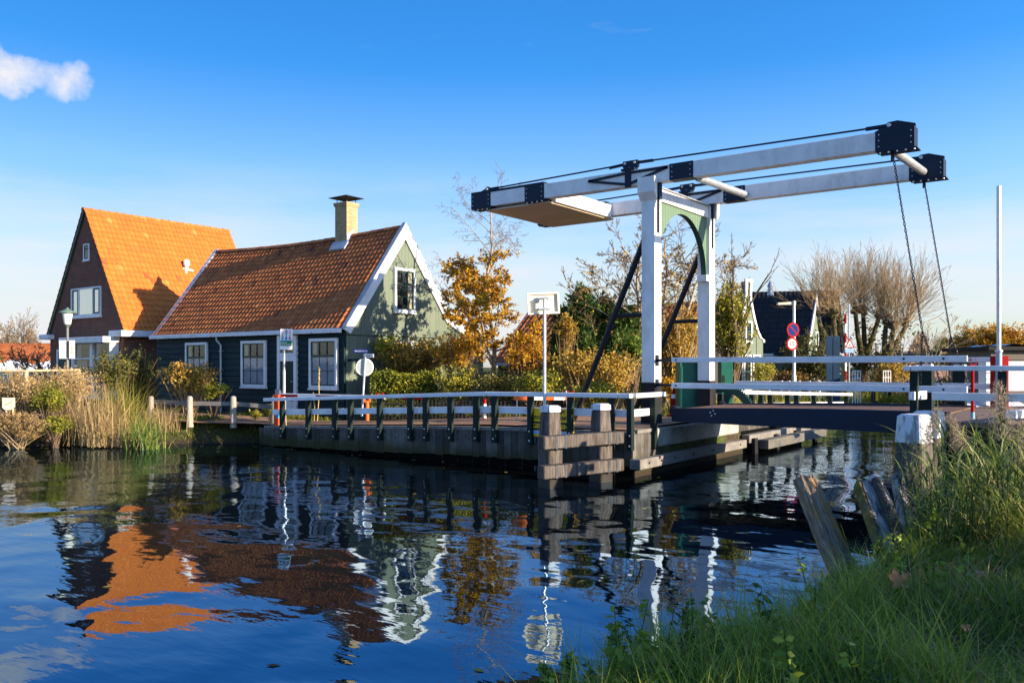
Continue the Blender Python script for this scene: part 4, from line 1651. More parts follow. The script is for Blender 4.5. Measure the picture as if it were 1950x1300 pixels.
        m.cyl((x1 - 0.5, y - 0.03, BZ1 + 0.125), (x1 - 0.5, y - 0.07, BZ1 + 0.125), 0.04, 10)
        m.build('pin', GALV, b)
        m = MB()
        m.cyl((x0 + 0.48, y, BZ1 + 0.12), (kx - 0.13, y, kz), 0.022, 8)
        m.cyl((kx + 0.13, y, kz), (x1 - 0.5, y, BZ1 + 0.125), 0.022, 8)
        m.cyl((kx - 0.6, y, kz - 0.028), (kx - 0.15, y, kz), 0.04, 8)
        m.cyl((kx + 0.15, y, kz), (kx + 0.6, y, kz - 0.008), 0.04, 8)
        m.cyl((x0 + 0.5, y, BZ1 + 0.122), (x0 + 0.85, y, BZ1 + 0.127), 0.035, 8)
        m.cyl((x1 - 0.95, y, BZ1 + 0.128), (x1 - 0.55, y, BZ1 + 0.125), 0.045, 8)
        m.build('tie_rod', NAVY, b, smooth=True)
    # cross tubes between the beams
    for xx in (-8.1, -3.85):
        m = MB()
        m.cyl((xx, NY + 0.10, BZ0 + (0.02 if xx < -5 else -0.0)), (xx, FY2 - 0.15, BZ0 + (0.12 if xx < -5 else 0.14)), 0.09, 14)
        m.build('cross_tube', GALV, t, smooth=True)
    # counterweight box between the tails of the beams
    m = MB()
    m.box(-14.35, -12.1, NY + 0.155, FY2 - 0.155, BZ0 - 0.06, BZ0 + 0.30)
    cw = m.build('counterweight', WHITE, t, bevel=0.01)
    m = MB()
    m.box(-14.3, -12.2, NY - 0.05, FY2 + 0.05, BZ0 - 0.098, BZ0 - 0.062)
    m.build('bottom_plate', mat('varnished_plate', (0.56, 0.46, 0.34), 0.4, 0.12, 1.5, stain=(0.42, 0.28, 0.16), stain_amt=0.4), cw)
    # moving leaf: deck planks, edge girders, fold-down rails
    m = MB()
    n = 38
    for i in range(n):
        a = DX0 + (DX1 - DX0) * i / n
        c = DX0 + (DX1 - DX0) * (i + 1) / n - 0.008
        zz = 0.10 * ((a - DX0) / (DX1 - DX0))
        m.box(a, c, LY0 + 0.13, LY1 - 0.13, DZ - 0.09 + zz, DZ - 0.02 + zz)
    m.build('deck', mat('deck_planks', (0.17, 0.095, 0.06), 0.8, 0.3, 6, bump=0.004, bscale=30), t)
    for y0, y1 in ((LY0, LY0 + 0.12), (LY1 - 0.12, LY1)):
        m = MB()
        k = 12
        top = [(DX0 + (DX1 - DX0) * i / k, y0, DZ + 0.10 * i / k + 0.03 * math.sin(math.pi * i / k)) for i in range(k + 1)]
        bot = [(DX0 + (DX1 - DX0) * i / k, y0, DZ - 0.30 - 0.05 * i / k) for i in range(k + 1)]
        m.prism(top + bot[::-1], (0, y1 - y0, 0))
        gd = m.build('edge_girder', NAVY, t)
        m = MB()
        for dx, dz in ((0.95, -0.06), (1.02, -0.02), (0.98, -0.13), (1.06, -0.09)):
            m.cyl((DX0 + dx, y0, DZ + dz), (DX0 + dx, y0 - 0.02, DZ + dz), 0.018, 8)
        m.build('bolts', GALV, gd)
    m = MB()
    for y in np.linspace(LY0 + 0.6, LY1 - 0.6, 4):
        m.box(DX0 + 0.1, DX1 - 0.1, y - 0.07, y + 0.07, DZ - 0.32, DZ - 0.093)
    m.build('joists', BLACK, t)
    m = MB()
    for y in (LY0 + 0.3, LY1 - 0.3):
        m.lathe((DX0 - 0.05, y, DZ - 0.05), [(0.02, -0.1), (0.11, -0.05), (0.13, 0.03), (0.09, 0.09), (0.02, 0.11)], 10)
    m.build('hinge_bearing', BLACK, t, smooth=True)
    for i, (ry, rx1) in enumerate(((LY0 + 0.02, -2.45), (LY1 - 0.02, -2.45))):
        m = MB()
        for z0, z1, w in ((2.50, 2.61, 0.07), (1.905, 2.03, 0.08)):
            m.box(DX0 + (0 if i == 0 else 0.2), rx1, ry - w / 2, ry + w / 2, z0, z1)
        r = m.build('fold_down_rail', RAIL_WHITE, t, bevel=0.006)
        m = MB()
        for xx in (DX0 + 0.12, -3.55, -2.85):
            for z in (2.555, 1.965):
                m.cyl((xx, ry - 0.035, z), (xx, ry - 0.05, z), 0.022, 8)
        m.box(-3.3, -2.6, ry + 0.045, ry + 0.08, 1.95, 2.0)
        m.build('bolts', BLACK, r)
    # hoisting chains, each splitting into two near the rail
    def chain(m, a, b, pitch=0.070, r=0.017, w=0.0092):
        a, b = np.asarray(a, float), np.asarray(b, float)
        d = nrm(b - a)
        L = np.linalg.norm(b - a)
        n = int(L / pitch)
        p1 = nrm(np.cross(d, (0.2, 1, 0.1)))
        p2 = np.cross(d, p1)
        for i in range(n):
            c = a + d * pitch * (i + 0.5)
            s = p1 if i % 2 else p2
            ring = []
            for k in range(8):
                th = 2 * math.pi * k / 8
                ring.append(c + d * math.cos(th) * (pitch * 0.5 + w) + s * math.sin(th) * r)
            m.tube(ring + [ring[0]], w, 4, cap=False)
    for y, ye in ((NY, LY0 + 0.1), (FY2, LY1 - 0.1)):
        m = MB()
        topx = -3.86
        a = np.array([topx, y, BZ0 - 0.05])
        j = np.array([-3.27, (y + ye) / 2 - 0.05, 3.12])
        chain(m, a, j)
        chain(m, j, (-3.27, ye, 2.03))
        chain(m, j, (-2.9, ye + 0.05, 2.02))
        m.cyl(a + (0, 0, 0.05), a - (0, 0, 0.16), 0.035, 8)
        m.build('chain', BLACK, t, smooth=True)
    return t


drawbridge()

# ---------------------------------------------------------------- quay, rails, dolphins
WYQ = 16.15


def cap_z(x):
    return float(road_z(x)) + 0.01


def quay_wall():
    t = thing('quay_wall', (-15, WYQ, 0), 'weathered grey plank quay wall along the water in front of the timber house', 'quay wall')
    rng = np.random.default_rng(2)
    m = MB()
    tones = []
    x = -21.25
    while x < -8.66:
        w = 0.26 * rng.uniform(0.8, 1.15) if x < -13.2 else 0.19 * rng.uniform(0.9, 1.1)
        x1 = min(x + w, -8.64)
        e = rng.uniform(0, 0.014)
        zt = cap_z(x) - 0.10
        zb = 0.03 + 0.19 * sstep(-21, -11, x) + rng.uniform(-0.02, 0.02)
        zt2 = cap_z(x1) - 0.10
        m.prism([(x, WYQ - e, zb), (x1 - 0.009, WYQ - e, zb + rng.uniform(-.01, .01)), (x1 - 0.009, WYQ - e, zt2), (x, WYQ - e, zt)], (0, 0.06 + e, 0))
        tones += [rng.uniform(0.2, 0.75) + (0.12 if x < -15 else 0)] * 6
        x = x1
    # the curved end that runs back into the bank
    ang = 0.0
    p = np.array([-21.26, WYQ])
    for i in range(7):
        ang += 0.2
        q = p + np.array([-math.cos(ang), math.sin(ang)]) * 0.17
        zt, zb = cap_z(-21.4) - 0.10, 0.05 + 0.04 * i
        o = np.array([math.sin(ang), math.cos(ang)]) * 0.05
        m.prism([(p[0], p[1], zb), (q[0], q[1], zb + 0.03), (q[0], q[1], zt), (p[0], p[1], zt)], (o[0], o[1], 0))
        tones += [rng.uniform(0.4, 0.9)] * 6
        p = q
    # return along the bridge opening
    y = WYQ + 0.01
    while y < 17.2:
        y1 = min(y + 0.17, 17.25)
        m.box(-8.70, -8.63, y, y1 - 0.008, 0.33, cap_z(-8.7) - 0.06)
        tones += [rng.uniform(0.45, 0.9)] * 6
        y = y1
    w = m.build('planks', QUAY_PLANK, t)
    set_tone(w, tones)
    # bolt heads
    m = MB()
    x = -21.1
    while x < -8.8:
        for dz in (0.17, 0.33):
            z = cap_z(x) - dz
            m.cyl((x, WYQ - 0.012, z), (x, WYQ - 0.026, z), 0.016, 6)
        x += 0.36
    m.build('bolts', PLINTH, w)
    # capping timbers
    m = MB()
    xs = list(np.arange(-21.2, -9, 2.4)) + [-8.66]
    for a, b in zip(xs[:-1], xs[1:]):
        m.beam((a, WYQ + 0.07, cap_z(a) - 0.055), (b - 0.012, WYQ + 0.07, cap_z(b) - 0.055), 0.2, 0.085)
    m.box(-8.8, -8.6, WYQ + 0.172, 17.25, cap_z(-8.7) - 0.058, cap_z(-8.7) + 0.025)
    m.build('capping', OLDWOOD, t, bevel=0.008)
    # dark sheet piles behind, under the planks
    m = MB()
    for x in np.arange(-21.1, -8.7, 0.5):
        m.box(x, x + 0.46, WYQ + 0.065, WYQ + 0.13, -0.7, 0.42)
    m.box(-8.76, -8.71, WYQ + 0.14, 28.0, -0.7, 0.6)
    m.build('sheet_piles', mat('wet_steel', (0.004, 0.004, 0.004), 0.8, 0.3, 5, spec=0.03), t)


quay_wall()


def abutment():
    t = thing('abutment', (-8.9, 19.7, 0), 'pale concrete abutment under the hinge end of the drawbridge', 'abutment')
    m = MB()
    m.box(-9.9, -8.66, 17.3, 22.35, 0.57, 1.0)
    m.build('concrete_block', CONCRETE, t, bevel=0.03)
    m = MB()
    m.box(-9.8, -8.72, 17.4, 22.3, -0.6, 0.568)
    m.build('recess', PLINTH, t)
    m = MB()
    y = 17.6
    while y < 22.2:
        m.box(-8.72, -8.70, y, y + 0.06, 0.46, 0.55)
        y += 0.14
    m.build('perforated_angle', OLDWOOD, t)


abutment()


def fenders():
    t = thing('fender_beam', (-8.5, 19, 0.3), 'long grey timber waling beam low over the water below the bridge hinge', 'fender beam')
    m = MB()
    m.box(-8.68, -8.42, 16.1, 22.3, 0.19, 0.41)
    m.build('beam', OLDWOOD, t, bevel=0.012)
    m = MB()
    for y in (16.5, 17.1, 17.8, 18.8, 20, 21.8):
        m.cyl((-8.43, y, 0.31), (-8.40, y, 0.31), 0.025, 6)
    m.build('bolts', PLINTH, t)
    t = thing('far_fender', (-8.5, 25, 0.3), 'mossy stepped timber fender along the water beyond the bridge', 'fender beam')
    m = MB()
    m.box(-8.62, -8.40, 22.45, 28.0, 0.30, 0.52)
    m.build('upper_beam', OLDWOOD, t, bevel=0.012)
    m = MB()
    m.box(-8.30, -8.02, 22.9, 28.4, 0.12, 0.38)
    m.build('lower_beam', mat('wet_timber', (0.10, 0.095, 0.085), 0.75, 0.35, 4, bump=0.006, bscale=14, stain=(0.2, 0.17, 0.06), stain_amt=0.5), t, bevel=0.015)
    for y in (22.6, 24.4, 26.2, 28.1):
        m = MB()
        m.box(-8.40, -8.302, y, y + 0.24, -0.6, 0.42)
        m.build('pile', PLINTH, t)
    t = thing('rear_wall', (-8.8, 25, 0.5), 'brown plank bank wall beyond the bridge with short green posts', 'quay wall')
    m = MB()
    tones = []
    rng = np.random.default_rng(6)
    y = 22.4
    while y < 29:
        m.box(-8.85, -8.72, y, y + 0.19, 0.55, 0.92)
        tones += [rng.uniform(0.2, 0.6)] * 6
        y += 0.2
    o = m.build('planks', QUAY_PLANK, t)
    set_tone(o, tones)


fenders()


def quay_railing():
    t = thing('quay_railing', (-15, WYQ, 0.6), 'white two-rail railing on dark green posts along the quay wall', 'railing')
    ry = WYQ - 0.10
    pxs = [537.6, 587, 637.5, 667.5, 723, 781, 811, 858, 907, 942, 1010.5, 1086.5, 1164, 1200.5]
    posts = [on_y(p, 800, ry)[0] for p in pxs]
    for i, x in enumerate(posts):
        rt = 0.83 + cap_z(x)
        m = MB()
        m.box(x - 0.065, x + 0.065, ry - 0.065, ry + 0.065, cap_z(x) - 0.40, rt - 0.105)
        p = m.build('post', POST_GREEN, t, bevel=0.01)
        m = MB()
        for dz in (0.08, 0.3):
            m.cyl((x + 0.01, ry - 0.066, cap_z(x) - dz), (x + 0.01, ry - 0.085, cap_z(x) - dz), 0.02, 8)
        m.build('bolts', GALV, p)
    x0, x1 = -21.05, -8.60
    brk = [x0, on_y(650, 760, ry)[0], on_y(790, 760, ry)[0], on_y(930, 760, ry)[0], on_y(1180, 760, ry)[0], x1]
    for a, b in zip(brk[:-1], brk[1:]):
        g = 0.012
        m = MB()
        n = max(2, int((b - a) / 1.2))
        for k in range(n):
            u, v = a + (b - a) * k / n, a + (b - a) * (k + 1) / n - (g if k == n - 1 else -0.0)
            m.beam((u, ry, cap_z(u) + 0.775), (v, ry, cap_z(v) + 0.775), 0.15, 0.10)
        m.build('top_rail', RAIL_WHITE, t, bevel=0.01)
        m = MB()
        for k in range(n):
            u, v = a + (b - a) * k / n, a + (b - a) * (k + 1) / n - (g if k == n - 1 else -0.0)
            u, v = max(u, -20.8), v
            m.beam((u, ry + 0.10, cap_z(u) + 0.39), (v, ry + 0.10, cap_z(v) + 0.39), 0.06, 0.165)
        m.build('lower_rail', RAIL_WHITE, t, bevel=0.006)
    # the short return towards the portal
    t2z = cap_z(-8.7)
    for y in (17.08,):
        m = MB()
        m.box(-8.66, -8.53, y - 0.065, y + 0.065, t2z - 0.45, t2z + 0.72)
        m.build('post', POST_GREEN, t, bevel=0.01)
    m = MB()
    m.box(-8.675, -8.525, ry + 0.08, 17.55, t2z + 0.725, t2z + 0.825)
    m.build('top_rail', RAIL_WHITE, t, bevel=0.01)
    m = MB()
    m.box(-8.73, -8.665, ry + 0.14, 17.3, t2z + 0.31, t2z + 0.47)
    m.build('lower_rail', RAIL_WHITE, t, bevel=0.006)


quay_railing()


def far_railing():
    t = thing('bank_railing', (-9, 28, 0.8), 'low white rail on green posts along the bank beyond the bridge deck', 'railing')
    x = -8.95
    ys = [on_x(p, 760, x)[1] for p in (1372, 1432, 1449, 1467, 1500, 1517, 1550, 1581, 1612)]
    def rz(y):
        return 1.74 - 0.38 * (y - 22.5) / 12
    for y in ys:
        m = MB()
        m.box(x - 0.07, x + 0.07, y - 0.06, y + 0.06, 0.55, rz(y) - 0.1)
        m.build('post', POST_GREEN, t)
    m = MB()
    m.beam((x, 22.4, rz(22.4) - 0.05), (x, 35, rz(35) - 0.05), 0.15, 0.1)
    m.build('top_rail', RAIL_WHITE, t, bevel=0.01)
    m = MB()
    m.beam((x - 0.11, 22.6, rz(22.6) - 0.44), (x - 0.11, 35, rz(35) - 0.42), 0.06, 0.16)
    m.build('lower_rail', RAIL_WHITE, t, bevel=0.006)


far_railing()


def pile(m, c, w, z0, z1, taper=0.86, chamfer=0.03, zt=None):
    c = np.asarray(c, float)
    h = w / 2
    rings = [(z0, h), (z1 - 0.75 if zt is None else zt, h), (z1 - 0.03, h * taper), (z1, h * taper - chamfer)]
    ax = nrm((0.26, 0.97, 0))
    bx = np.array([ax[1], -ax[0], 0])
    vs = []
    for z, r in rings:
        k = r * 0.88
        for s, u in ((r, k), (k, r), (-k, r), (-r, k), (-r, -k), (-k, -r), (k, -r), (r, -k)):
            vs.append(np.array([c[0], c[1], z]) + ax * s + bx * u)
    fs = []
    for i in range(len(rings) - 1):
        for k in range(8):
            k2 = (k + 1) % 8
            fs.append((i * 8 + k, i * 8 + k2, (i + 1) * 8 + k2, (i + 1) * 8 + k))
    n = (len(rings) - 1) * 8
    fs.append(tuple(n + k for k in range(8)))
    m.add(vs, fs)


PILE_WOOD = mat('pile_oak', (0.112, 0.096, 0.083), 0.9, 0.55, 5, bump=0.02, bscale=9, stretch=(3.5, 3.5, 0.6), stain=(0.045, 0.032, 0.025), stain_amt=0.8, stain_scale=2.4, spec=0.12)
PILE_PAINT = mat('flaking_white', (0.66, 0.68, 0.70), 0.6, 0.08, 6, bump=0.006, bscale=18, stretch=(1.5, 1.5, 0.5), stain=(0.16, 0.15, 0.14), stain_amt=0.8, stain_scale=5, thr=(0.52, 0.62))


def cap(m, c, w, z0, z1):
    c = np.asarray(c, float)
    ax = nrm((0.26, 0.97, 0))
    bx = np.array([ax[1], -ax[0], 0])
    h = w / 2
    vs = []
    for z, r in ((z0, h), (z1 - 0.03, h * 0.97), (z1, h * 0.72)):
        for s, u in ((1, 1), (-1, 1), (-1, -1), (1, -1)):
            vs.append(np.array([c[0], c[1], z]) + ax * s * r + bx * u * r)
    fs = [(i * 4 + k, i * 4 + (k + 1) % 4, i * 4 + 4 + (k + 1) % 4, i * 4 + 4 + k) for i in range(2) for k in range(4)] + [(8, 9, 10, 11)]
    m.add(vs, fs)


def dolphin():
    t = thing('mooring_dolphin', (-9.1, 14.6, 0), 'grey timber dolphin of two white-topped piles with bolted crossbeams at the quay corner', 'dolphin')
    a, b = np.array([-9.3, 13.95, 0]), np.array([-8.93, 15.3, 0])
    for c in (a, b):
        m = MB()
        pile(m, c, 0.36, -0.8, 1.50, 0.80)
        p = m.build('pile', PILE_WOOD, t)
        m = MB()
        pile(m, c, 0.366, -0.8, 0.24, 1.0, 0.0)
        m.build('shaded_wet_foot', mat('shaded_wet_pile', (0.018, 0.016, 0.012), 0.45, 0.4, 5), p)  # near-black foot: deep shade below the beam painted in, plus a wet tide line
        m = MB()
        cap(m, c, 0.30, 1.50, 1.63)
        m.build('painted_top', PILE_PAINT, p)
    d = nrm(b - a)
    nn = np.array([d[1], -d[0], 0])
    for z in (0.93, 0.36):
        m = MB()
        p0, p1 = a - d * 0.50 + nn * 0.29, b + d * 0.30 + nn * 0.29
        m.beam(p0 + (0, 0, z), p1 + (0, 0, z), 0.22, 0.25)
        p = m.build('crossbeam', PILE_WOOD, t, bevel=0.018)
        m = MB()
        for f in (0.32, 0.56, 1.75, 1.98):
            c = p0 + d * f + (0, 0, z)
            m = MB()
            m.obox(c, d * 0.028, nn * 0.116, np.array([0, 0, 0.130]))
            m.build('iron_strap', mat('rusty_iron', (0.05, 0.055, 0.065), 0.6, 0.4, 8), p)
        m = MB()
        for e in (a, b):
            q = e + (0, 0, z)
            m.cyl(q - nn * 0.24 - d * 0.08, q + nn * 0.18 - d * 0.08, 0.022, 8)
            m.obox(q - nn * 0.25 - d * 0.03, d * 0.16, nn * 0.02, np.array([0, 0, 0.05]))
        m.build('through_bolt', mat('bolt_iron', (0.03, 0.035, 0.045), 0.5, 0.3, 8), p)
    return t


dolphin()


def right_bank_works():
    t = thing('white_topped_piles', (-2.65, 14.8, 0), 'pair of stout piles with flaking white tops beside the reeds on the near bank', 'dolphin')
    for c in ((-2.60, 13.72, 0), (-2.60, 14.85, 0)):
        m = MB()
        pile(m, c, 0.42, -0.8, 1.66, 0.84)
        p = m.build('pile', PILE_WOOD, t)
        m = MB()
        h = MB()
        pile(m, c, 0.404, 1.27, 1.69, 0.88, 0.04, 1.28)
        m.build('painted_top', PILE_PAINT, p)
    m = MB()
    m.beam((-2.96, 13.5, 0.42), (-2.96, 15.6, 0.42), 0.3, 0.34)
    m.build('crossbeam', PLINTH, t, bevel=0.015)
    # wing wall with the near railing, facing the photographer
    t = thing('wing_wall', (-1.4, 15.9, 0.5), 'dark plank wing wall behind the reeds at the near end of the bridge', 'quay wall')
    a, b = np.array([-2.62, 15.3, 0]), np.array([3.0, 15.3, 0])
    d = nrm(b - a)
    nn = np.array([d[1], -d[0], 0])
    m = MB()
    tones = []
    rng = np.random.default_rng(4)
    L = np.linalg.norm(b - a)
    s = 0.0
    while s < L:
        c = a + d * (s + 0.1) + (0, 0, 0.55)
        m.obox(c, d * 0.095, nn * (0.04 + rng.uniform(0, 0.01)), np.array([0, 0, 0.8]))
        tones += [rng.uniform(0.0, 0.35)] * 6
        s += 0.2
    o = m.build('planks', QUAY_PLANK, t)
    set_tone(o, tones)
    m = MB()
    m.beam(a + nn * 0.02 + (0, 0, 1.39), b + nn * 0.02 + (0, 0, 1.39), 0.22, 0.08)
    m.build('capping', PLINTH, t)
    t = thing('near_railing', (-2.4, 15.3, 1.3), 'white railing with thick green posts in front of the near bridge end', 'railing')
    e = nn * 0.12
    ends = [on_z(1726, 703, 2.35)]
    RY_ = 15.12
    R0 = on_y(1722, 703, RY_)[:2]
    R1 = R0 + np.array([5.0, 0])
    R0, R1 = np.array([*R0, 0]), np.array([*R1, 0])
    dr = nrm(R1 - R0)
    for px in (1741, 1909, 2060):
        c = np.array([*on_y(px, 703, RY_)[:2], 0])
        m = MB()
        m.obox(c + (0, 0, 1.55), dr * 0.06, np.cross(dr, (0, 0, 1)) * 0.06, np.array([0, 0, 0.78]))
        m.build('post', POST_GREEN, t, bevel=0.008)
    m = MB()
    m.beam(R0 + (0, 0, 2.375), R0 + dr * 0.10 + (0, 0, 2.375), 0.15, 0.082)
    m.beam(R0 + dr * 0.112 + (0, 0, 2.375), R1 + (0, 0, 2.375), 0.15, 0.082)
    m.build('top_rail', RAIL_WHITE, t, bevel=0.008)
    cr = np.cross(dr, (0, 0, 1))
    m = MB()
    q = np.array([*on_y(1775, 750, RY_ + 0.12)[:2], 0])
    m.beam(q + (0, 0, 1.915), (R0[0] + 5.0, RY_ + 0.12, 1.915), 0.055, 0.13)
    m.build('lower_rail', RAIL_WHITE, t, bevel=0.006)
    m = MB()
    q0 = np.array([*on_y(1731, 750, RY_ - 0.1)[:2], 0])
    m.beam(q0 + (0, 0, 1.92), q0 + dr * 0.045 + (0, 0, 1.92), 0.06, 0.13)
    m.beam(q0 + dr * 0.05 + (0, 0, 1.92), np.array([*on_y(1762, 750, RY_ + 0.3)[:2], 0]) + (0, 0, 1.93), 0.06, 0.14)
    m.build('lower_rail', RAIL_WHITE, t, bevel=0.006)
    # landing post of the leaf
    for px, pd, lab in ((1764, 16.7, 'stout dark green landing post with white head near the two chains'), (1828, 19.0, 'dark green landing post behind the far rail end of the bridge')):
        c = at(px, 700, pd)
        t = thing('landing_post', (c[0], c[1], 1.0), lab, 'post')
        m = MB()
        m.box(c[0] - 0.13, c[0] + 0.13, c[1] - 0.13, c[1] + 0.13, 0.5, 2.36)
        m.build('post', POST_GREEN, t, bevel=0.012)
        m = MB()
        m.box(c[0] - 0.125, c[0] + 0.125, c[1] - 0.125, c[1] + 0.125, 2.362, 2.45)
        m.build('painted_top', PILE_PAINT, t, bevel=0.02)
    # near abutment and road plate the leaf lands on
    t = thing('landing_abutment', (-2.2, 19, 0.5), 'dark landing abutment with brown roadway at the near end of the bridge', 'abutment')
    m = MB()
    m.prism([(-2.68, 15.36, -0.6), (-2.68, 21.6, -0.6), (6, 21.6, -0.6), (6, 15.36, -0.6)], (0, 0, 2.0))
    m.build('wall', PLINTH, t)
    m = MB()
    m.prism([(-2.72, 15.24, 1.404), (-2.72, 21.65, 1.404), (6, 21.65, 1.404), (6, 15.24, 1.404)], (0, 0, 0.10))
    m.build('roadway', mat('roadway_boards', (0.20, 0.13, 0.09), 0.8, 0.25, 5), t)


right_bank_works()

# ---------------------------------------------------------------- signs, posts, lamps, small street furniture
UPZ = np.array([0, 0, 1.0])
TOCAM = -FV


def disc(m, c, n, r, th, mi=0, k=28):
    c, n = np.asarray(c, float), nrm(n)
    m.cyl(c - n * th / 2, c + n * th / 2, r, k, mi)


def plate(m, c, right, w, h, th, mi=0, up=UPZ):
    right, up = nrm(right), nrm(up)
    n = np.cross(right, up)
    m.obox(c, right * w / 2, n * th / 2, up * h / 2, mi)


def canal_sign():
    b = on_y(1037, 800, WYQ - 0.16)
    t = thing('waterway_sign', (b[0], b[1], 0.5), 'pale back of a rectangular board on a tall thin pole at the quay wall', 'sign')
    m = MB()
    m.cyl((b[0], b[1], 0.45), (b[0], b[1], 3.98), 0.038, 12)
    m.build('pole', GALV, t, smooth=True)
    c = on_y(1033, 577, b[1] + 0.02)
    right = nrm(RV * 0.995 + FV * 0.09)
    n = np.cross(right, UPZ)
    up = nrm(UPZ + right * (-0.05))
    right = nrm(np.cross(up, n) * -1) if np.dot(np.cross(up, n), right) < 0 else nrm(np.cross(up, n))
    cc = np.array([c[0], c[1] + 0.05, c[2]])
    if np.dot(n, TOCAM) < 0:
        n = -n
    cc = cc - n * 0.075
    w, h = 0.74, 0.50
    m = MB()
    m.obox(cc, right * w / 2, n * 0.006, up * h / 2)
    bd = m.build('board', mat('board_cream', (0.8, 0.72, 0.52), 0.55, 0.08, 3, stain=(0.6, 0.5, 0.3), stain_amt=0.4, stain_scale=3), t)
    m = MB()
    for s in (-1, 1):
        m.obox(cc + n * 0.03 + up * s * (h / 2 - 0.02), right * w / 2, n * 0.03, up * 0.02)
    for s in (-1, 1):
        m.obox(cc + n * 0.03 + right * s * (w / 2 - 0.02), right * 0.02, n * 0.03, up * (h / 2 - 0.041))
    m.build('rim', mat('board_rim', (0.8, 0.74, 0.6), 0.5, 0.06, 4), bd)
    m = MB()
    for dz in (0.12, -0.13):
        m.obox(cc + n * 0.035 + up * dz, right * 0.16, n * 0.018, up * 0.018)
        m.obox(np.array([b[0], b[1], cc[2] + dz]), right * 0.055, n * 0.05, up * 0.022)
    m.obox(cc + n * 0.03 + up * 0.08 - right * 0.12, right * 0.03, n * 0.03, up * 0.06)
    m.build('clamp', GALV, t)


canal_sign()


def watch_sign():
    """neighbourhood-watch sign on a pole in front of the house door"""
    d = 25.4
    b = at(541, 790, d)
    t = thing('watch_sign', (b[0], b[1], 0.65), 'white sign with three little figures and green strip before the house door', 'sign')
    m = MB()
    m.tube([(b[0], b[1], 0.6), (b[0], b[1], 1.42)], 0.062, 12)
    m.tube([(b[0], b[1], 1.42), (b[0], b[1], 2.3)], 0.045, 12)
    m.tube([(b[0], b[1], 2.3), (b[0], b[1], 3.52)], 0.034, 12)
    m.build('pole', GALV, t, smooth=True)
    right = nrm(RV + FV * 0.18)
    n = nrm(np.cross(right, UPZ))
    if np.dot(n, TOCAM) < 0:
        n = -n
    right = np.cross(UPZ, n)
    up = nrm(UPZ + right * 0.03)
    c = at(545, 646, d - 0.06)
    w, h = 0.365, 0.62
    m = MB()
    m.obox(c, right * w / 2, n * 0.012, up * h / 2)
    p = m.build('plate', SIGN_WHITE, t, bevel=0.008)
    f = n * 0.0165
    m = MB()
    m.obox(c + f + up * (-0.125), right * (w / 2 - 0.02), n * 0.002, up * 0.075)
    g = m.build('green_strip', mat('sign_green', (0.01, 0.18, 0.05), 0.5, 0.06, 5), p)
    m = MB()
    m.obox(c + f + up * (-0.035), right * (w / 2 - 0.02), n * 0.002, up * 0.013)
    m.build('blue_strip', mat('sign_cyan', (0.05, 0.3, 0.55), 0.5, 0.06, 5), p)
    text_mesh('lettering', 'Attentie', c + n * 0.020 + up * (-0.095) - right * 0.065, right, up, 0.036, SIGN_WHITE, g)
    text_mesh('lettering', 'Buurtpreventie', c + n * 0.020 + up * (-0.155) - right * 0.008, right, up, 0.048, SIGN_WHITE, g, width=0.29)
    cols = [mat('fig_green', (0.02, 0.3, 0.22), 0.5), mat('fig_blue', (0.03, 0.1, 0.45), 0.5), mat('fig_red', (0.5, 0.06, 0.05), 0.5)]
    heads = [mat('fig_pink', (0.75, 0.42, 0.42), 0.5), INK, mat('fig_pink', (0.75, 0.42, 0.42), 0.5)]
    for i, x in enumerate((-0.105, 0.0, 0.105)):
        cc = c + f + right * x
        m = MB()
        m.obox(cc + up * 0.045, right * 0.032, n * 0.002, up * 0.024)
        m.obox(cc + up * 0.008 - right * 0.017, right * 0.011, n * 0.002, up * 0.014)
        m.obox(cc + up * 0.008 + right * 0.017, right * 0.011, n * 0.002, up * 0.014)
        fg = m.build('figure', cols[i], p)
        m = MB()
        pts = []
        for k in range(14):
            a = 2 * math.pi * k / 14
            pts.append(cc + up * 0.205 + right * 0.035 * math.cos(a) + up * 0.065 * math.sin(a))
        m.prism(pts, n * 0.003)
        if i == 1:
            m.obox(cc + up * 0.20 + n * 0.004, right * 0.024, n * 0.001, up * 0.02, 1)
        m.build('head', [heads[i], SIGN_WHITE], fg)
        m = MB()
        m.obox(cc + up * 0.105, right * 0.016, n * 0.002, up * 0.016)
        m.build('tie', INK, fg)
    m = MB()
    m.obox(c + f + up * (-0.262) + right * 0.10, right * 0.05, n * 0.002, up * 0.008)
    m.build('small_print', ZINC, p)


watch_sign()


